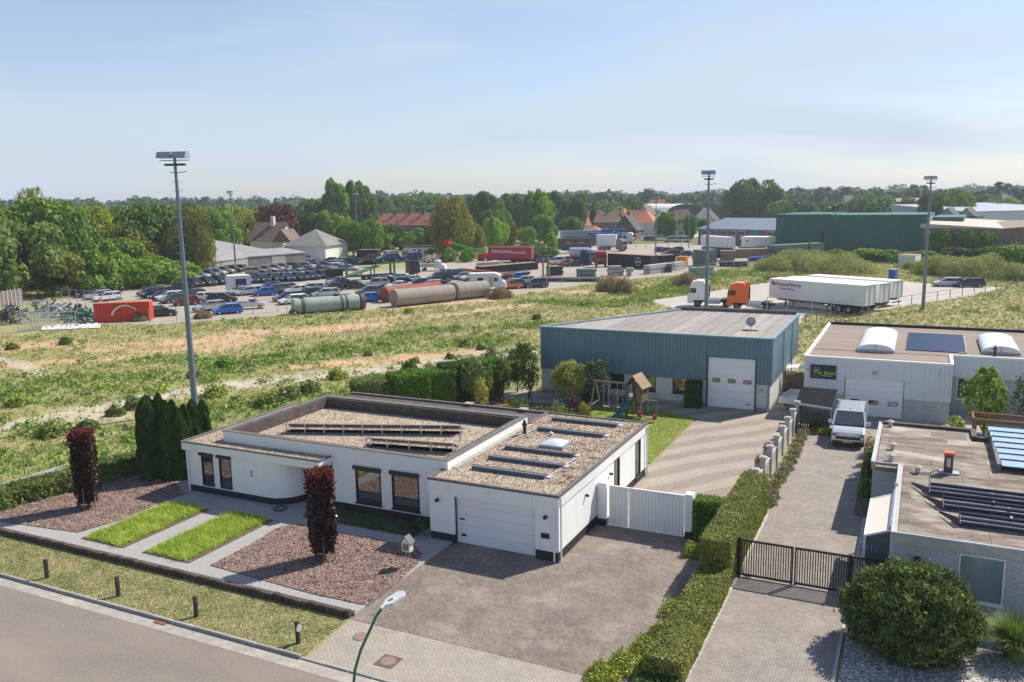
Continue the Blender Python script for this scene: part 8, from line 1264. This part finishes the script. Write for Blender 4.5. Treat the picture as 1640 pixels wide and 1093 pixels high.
for i in range(12):
    y = 42.2+i*1.25+random.uniform(-.2,.2); t = shrub('border_plant', 'flowering lavender-pink border clump at the foot of the concrete fence, '+ORD[i]+' counted from the gate', -6.38+random.uniform(-.1,.15), y, .42+.12*random.random(), .42, pm, 420, .05, .04, cat='border plant'); t['group'] = 'border clumps along the concrete fence'
    d = unit(rng.normal(0,1,(60,3))); d[:,2] = abs(d[:,2]); tris_mesh('flowers', leafV(d*[.42,.42,.45]+[0,0,.12], d, .03, .9, .8), 4, pf if i % 3 else vf, t)
shrub('boundary_shrub', 'green shrub with red flowers beside the silver van', -1.95, 53.2, 1.1, .7, ll_m, 900, .08, .04); rf = Mleaf('red_flowers', (.6,.02,.05), (.8,.10,.14), .6, .2, 2); t = shrub('red_hydrangea', 'cluster of coral red flowers at the right front corner of the van', -2.3, 52.5, .9, .3, rf, 220, .06, .2, cat='flowers')
for y, lb in ((51.2,'leafy shrub at the side wall behind the red flowers'),(49.6,'leafy shrub against the narrow roof part'),(47.6,'climbing green shrub in the middle of the side wall'),(45.6,'dark shrub at the side wall near the step in the wall')): shrub('wall_shrub', lb, -1.98, y, 1.6 if y > 47 else .9, .5, ll_m, 1000, .08, .04)
sheet('planting_strip', [(-2.35,42.3),(-1.7,42.3),(-1.7,54.2),(-2.5,54.2)], .07, soil_m); sheet('pebble_strip', [(-1.85,34.2),(-.5,34.2),(-.5,42.2),(-1.85,42.2)], .06, whitegrav)
shrub('potted_grass', 'green grassy plant in a terracotta pot in front of the dark slatted shed', -5.75, 56.9, .8, .5, sg_m2, 500, .05, .3, 'blade', cat='pot plant'); tp_ = MB(); tp_.cyl((0,0,0),(0,0,.35),.2,.28,14); solid('terracotta_pot', 'terracotta pot holding the grassy plant by the shed', 'pot', tp_, M('terracotta', (.33,.12,.06), .8), (-5.75,56.9,.04)); shrub('hosta', 'pale yellow-green hosta beside the terracotta pot', -5.1, 56.6, .45, .5, jun, 300, .11, .04, cat='plant')
# plants over the concrete fence, planters
for (px_, z, lb, mt, fl_) in (((-7.25,45.96), 1.0, 'planter with white and red flowers on the back yard side of the concrete fence', ll_m, rf),((-7.20,48.30), 1.1, 'dark pink flowers on the concrete fence', ll_m, pf),((-7.30,43.01), .9, 'planter with violet pansies at the end of the tall hedge', pm, vf)):
    t = shrub('flower_planter', lb, px_[0]-.1, px_[1], .4, .35, mt, 260, .05, z, cat='planter'); one('trough', t, concrete_l, ('box', -.3,.3,-.3,.3,-.35,.05), local=True); d = unit(rng.normal(0,1,(60,3))); d[:,2] = abs(d[:,2]); tris_mesh('flowers', leafV(d*[.36,.36,.4]+[0,0,.05], d, .045, .9, .8), 4, fl_, t)
# garden behind the house
yl = Mleaf('golden_leaves', (.22,.25,.04), (.55,.50,.12), .6, .3, 1.5); pr = Mleaf('purple_shrub', (.05,.02,.03), (.16,.06,.08), .6, .2, 1.5); gg = Mleaf('garden_leaves', (.04,.08,.02), (.17,.25,.05), .6, .25, 1.2); om = Mleaf('orange_leaves', (.5,.2,.03), (.7,.42,.06), .6, .3, 1.5)
def at(a, b): return a
def gtree(pos, h, r, mt, lb, n=2600, sz=.08): 
    t = thing('garden_tree', lb, 'tree', (pos[0],pos[1],0)); P, d = crown_V('round', n, int(h*100)); P = P*[r,r,h]; tris_mesh('crown', leafV(P, d, sz, .6, .6), 4, mt, t); one('trunk', t, bark, ('cyl', (0,0,0),(0,0,h*.6),.07,.03,8), *[('cyl', (0,0,h*.35),(r*.5*math.cos(k*1.3),r*.5*math.sin(k*1.3),h*.7),.03,.01,5) for k in range(5)], local=True); return t
gtree((-23.6,58.6), 3.1, 1.5, yl, 'golden variegated tree between the first two warehouse windows', 4200); gtree((-28.9,60.3), 4.0, .85, gg, 'slim tall tree against the left end of the warehouse', 2200); gtree((-27.2,58.9), 4.2, .75, gg, 'second slim tree close to the warehouse corner', 2200); gtree((-31.2,60.5), 3.6, 1.0, gg, 'bushy green tree left of the warehouse corner', 2400)
gtree((-30.0,55.8), 3.6, 1.3, ll_m, 'grey-green multi-stem tree at the right end of the tall back hedge', 2600); gtree((-28.4,53.2), 2.6, .6, yl, 'small yellowish tree above the back edge of the roof', 900, .07); gtree((-29.3,58.0), 3.2, 1.0, gg, 'small tree between the multi-stem tree and the warehouse', 1500); gtree((-21.6,58.8), 3.4, 1.2, hd_m, 'dark tree behind the golden one', 1800)
gtree((4.1,60.6), 4.2, 1.35, Mleaf('maple_leaves', (.10,.20,.02), (.34,.46,.08), .5, .35, 1.5), 'fresh light green young tree in front of the recessed hall wall', 1700, .14); gtree((7.4,60.4), 4.4, 1.9, hd_m, 'flat-topped dark clipped tree at the right edge by the hall', 4200); gtree((2.4,57.3), 1.9, .55, jun, 'small yellow-green shrub behind the roof corner', 400, .1)
for (x, y, h, r, mt, lb) in ((-24.4,53.5,.9,1.1,gg,'low green shrub behind the rear roof edge, left'),(-23.0,54.6,1.0,1.2,pm,'pale green cushion shrub behind the house'),(-21.6,53.4,.8,1.1,sg_m2,'bright green low shrub left of the swing'),(-22.2,55.8,1.5,.7,pr,'purple-leaved shrub left of the swing set'),(-21.2,55.2,1.1,.5,yl,'small golden shrub beside the purple one'),(-25.6,51.2,1.6,.6,om,'orange-yellow shrub above the rear roof edge'),(-24.9,50.6,.5,1.0,rf,'bed of red flowers peeping over the rear roof edge'),(-26.8,55.5,1.0,1.0,gg,'green shrub in the middle of the back garden'),(-22.4,60.0,.9,1.2,hd_m,'dark low shrub along the warehouse wall'),(-19.2,60.3,.8,1.0,hd_m,'dark shrub below the second warehouse window')): shrub('garden_shrub', lb, x, y, h, r, mt, 900, .07)
shrub('weed_tuft', 'thin leafy weed on the ridge of the small hedge by the white gate', -8.1, 37.6, 1.5, .4, ll_m, 160, .06); shrub('dark_garden_plant', 'low dark shrub under the slatted gate end at the right', 2.2, 32.6, .6, .6, hd_m, 600, .06)

# ------------------------------------------------------------ field vegetation
def field_pts(n, r0, r1, p=1.0):
    ang = rng.uniform(R(90+25.93-36), R(90+25.93+36), n); r = (rng.uniform(r0**p, r1**p, n))**(1/p); return np.stack([np.cos(ang)*r, np.sin(ang)*r], 1), r
yardp = [(-97.86,65.07), (-98.73,76.14), (-89.47,78.16), (-79.17,90.27), (-70.43,100.01), (-59.84,116.68), (-52.59,144.77), (-42.38,162.69), (-35.47,182.32), (-38.60,251.92), (-73.02,315.38), (-112.17,250.31), (-148.87,212.73), (-161.09,210.52), (-145.84,165.20), (-136.66,133.39), (-132.31,109.24), (-128.06,82.68), (-110.14,65.91)]
lotp = [(-36.80,122.23), (-32.89,130.22), (-24.44,153.83), (-20.88,167.04), (-5.66,163.68), (2.21,158.04), (12.02,155.75), (7.06,142.44), (-0.35,129.19), (-5.78,119.23), (-13.25,113.60), (-12.93,105.11), (-26.69,109.12)]
ex = [yardp, lotp, [(-46.5,10),(-46.5,28),(-43.6,36),(-38,46),(-36.8,49.8),(-31.5,59.5),(-27.4,61),(-27,64),(-19,76.5),(20,79.5),(40,79),(40,0)]]
def keep(P):
    m = np.ones(len(P), bool)
    for e in ex: m &= ~inpoly(P, e)
    return m
fg = Mleaf('field_grass', (.55,.55,.55), (1.35,1.35,1.3), .8, .2, .5, attr=True)
P, r = field_pts(120000, 42, 255, 1.1); k = keep(P); P, r = P[k], r[k]; s_, o_, g_ = weights(P); k = rng.random(len(P)) < np.clip(1-.9*s_-.85*o_, .05, 1)*np.clip(.5+.9*fbm(P,3,31),0,1); P, r, s_, o_, g_ = P[k], r[k], s_[k], o_[k], g_[k]; n = len(P)
dryc, grn, yel = np.array([.50,.45,.22]), np.array([.20,.31,.055]), np.array([.38,.42,.12]); q = np.clip(g_*1.3+rng.normal(0,.16,n), 0, 1)[:,None]; mixc = dryc*(1-q)+grn*q; m2 = (rng.random(n) < .4)[:,None]; mixc = np.where(m2, yel*(.8+.4*rng.random((n,1))), mixc); fl_ = rng.random(n) < .006; mixc[fl_] = [.55,.30,.05]
sc_ = (.75+r/160)*(1+.4*g_); V = blades(np.hstack([P, np.zeros((n,1))]), .22*sc_, .032*sc_, .8, 4); cols = np.hstack([np.repeat(mixc, 12, 0), np.ones((12*n,1))])
tag(tris_mesh('field_grass', V, 3, fg, cols=cols), 'rough dry and green grass scattered over the waste ground', 'grass', kind='stuff'); print('field tufts', n)
P, r = field_pts(24000, 42, 230, 1.2); k = keep(P); P, r = P[k], r[k]; s_, o_, g_ = weights(P); k = rng.random(len(P)) < np.clip(g_*.9+.03, 0, 1)*np.clip(2.4*fbm(P,2.5,77)-.55,0,1); P, r = P[k], r[k]; n = len(P); K = 22; sc_ = (.22+.22*rng.random(n)+r/700)
Q = np.repeat(np.hstack([P, np.zeros((n,1))]), K, 0); d = unit(rng.normal(0,1,(n*K,3))); d[:,2] = abs(d[:,2]); Q = Q + d*np.repeat(sc_,K)[:,None]*[1.35,1.35,1.05]*rng.uniform(.5,1,(n*K,1)); c_ = np.array([[.15,.30,.045],[.32,.42,.08],[.24,.30,.09]])[rng.integers(0,3,n)]*(.8+.45*rng.random((n,1)))
V = leafV(Q, d, .10, .7, .6).reshape(n*K,4,3); V = (V-Q[:,None])*(np.repeat(sc_,K)/.35)[:,None,None]+Q[:,None]; tag(tris_mesh('field_weeds', V.reshape(-1,3), 4, fg, cols=np.hstack([np.repeat(c_, K*4, 0), np.ones((n*K*4,1))])), 'leafy green weeds in patches on the waste ground', 'weeds', kind='stuff'); print('weeds', n)
# individually visible bushes in the field
B = [((-44.79,53.85),22,'tall leafy weed bush just behind the left parapet of the main roof'),((-44.97,49.22),26,'green bush beyond the low roof strip'),((-45.00,51.42),26,'large green weed bush beyond the main roof corner'),((-46.11,59.33),20,'low green bush on the pale sandy track'),((-41.89,64.45),18,'small green bush behind the tall back hedge'),((-54.11,44.51),20,'round yellowish bush on the pale stones'),((-53.82,42.58),16,'dry olive bush on the pale stones'),((-51.14,49.92),24,'grey-green bush right of the tall mast foot'),((-59.33,59.38),18,'bright bush in the green band right of the mast'),((-43.46,77.95),12,'small bush in the upper green band'),((-58.82,55.01),12,'small bush touching the tall mast'),((-43.45,67.99),10,'tiny bush on the sandy track'),((-41.45,71.13),9,'tiny bush on the sandy track farther right'),((-41.00,76.85),9,'tiny bush near the warehouse corner'),((-78.33,91.87),9,'weed bush in front of the pale green tank'),((-63.80,98.72),9,'weed bush in front of the brown tank'),((-44.43,98.86),9,'weed bush near the warehouse roof corner'),((-52.93,36.58),22,'broad green bush near the left fence'),((-51.91,38.69),18,'green bush left of the conifers'),((-63.75,41.74),18,'green bush at the left edge'),((-87.14,63.34),12,'grey-green bush in the dry part of the field'),((-89.90,58.91),10,'small olive bush at the left edge'),((-50.10,69.70),8,'tiny green bush in the middle of the field'),((-32.43,66.59),22,'yellow-green bush left of the warehouse'),((-35.28,68.50),20,'loose green bush behind the garden trees'),((-35.10,73.50),20,'grey bush at the warehouse corner')]
for i, (q, w, lb) in enumerate(B):
    D = math.hypot(*q); r_ = w/1359*D*.8; shrub('field_bush', lb, q[0], q[1], r_*1.15, r_, (gg, pm, ll_m, jun)[i % 4] if 'bright' not in lb else vivid, 700, .13)
# ------------------------------------------------------------ thin summer haze
hz = MB(); hz.box(-1500, 900, -60, 1500, -1.2, 34); hm = bpy.data.materials.new('haze_air'); hm.use_nodes = True; hn = hm.node_tree.nodes; hl_ = hm.node_tree.links; hn.remove(hn['Principled BSDF'])
pv = hn.new('ShaderNodeVolumePrincipled'); pv.inputs['Color'].default_value = (.80,.88,1,1); pv.inputs['Density'].default_value = HAZE; pv.inputs['Anisotropy'].default_value = .2
hl_.new(pv.outputs[0], hn['Material Output'].inputs['Volume']); o = hz.build('haze', hm); tag(o, kind='stuff', label='thin pale summer haze filling the air over the whole scene', cat='haze')
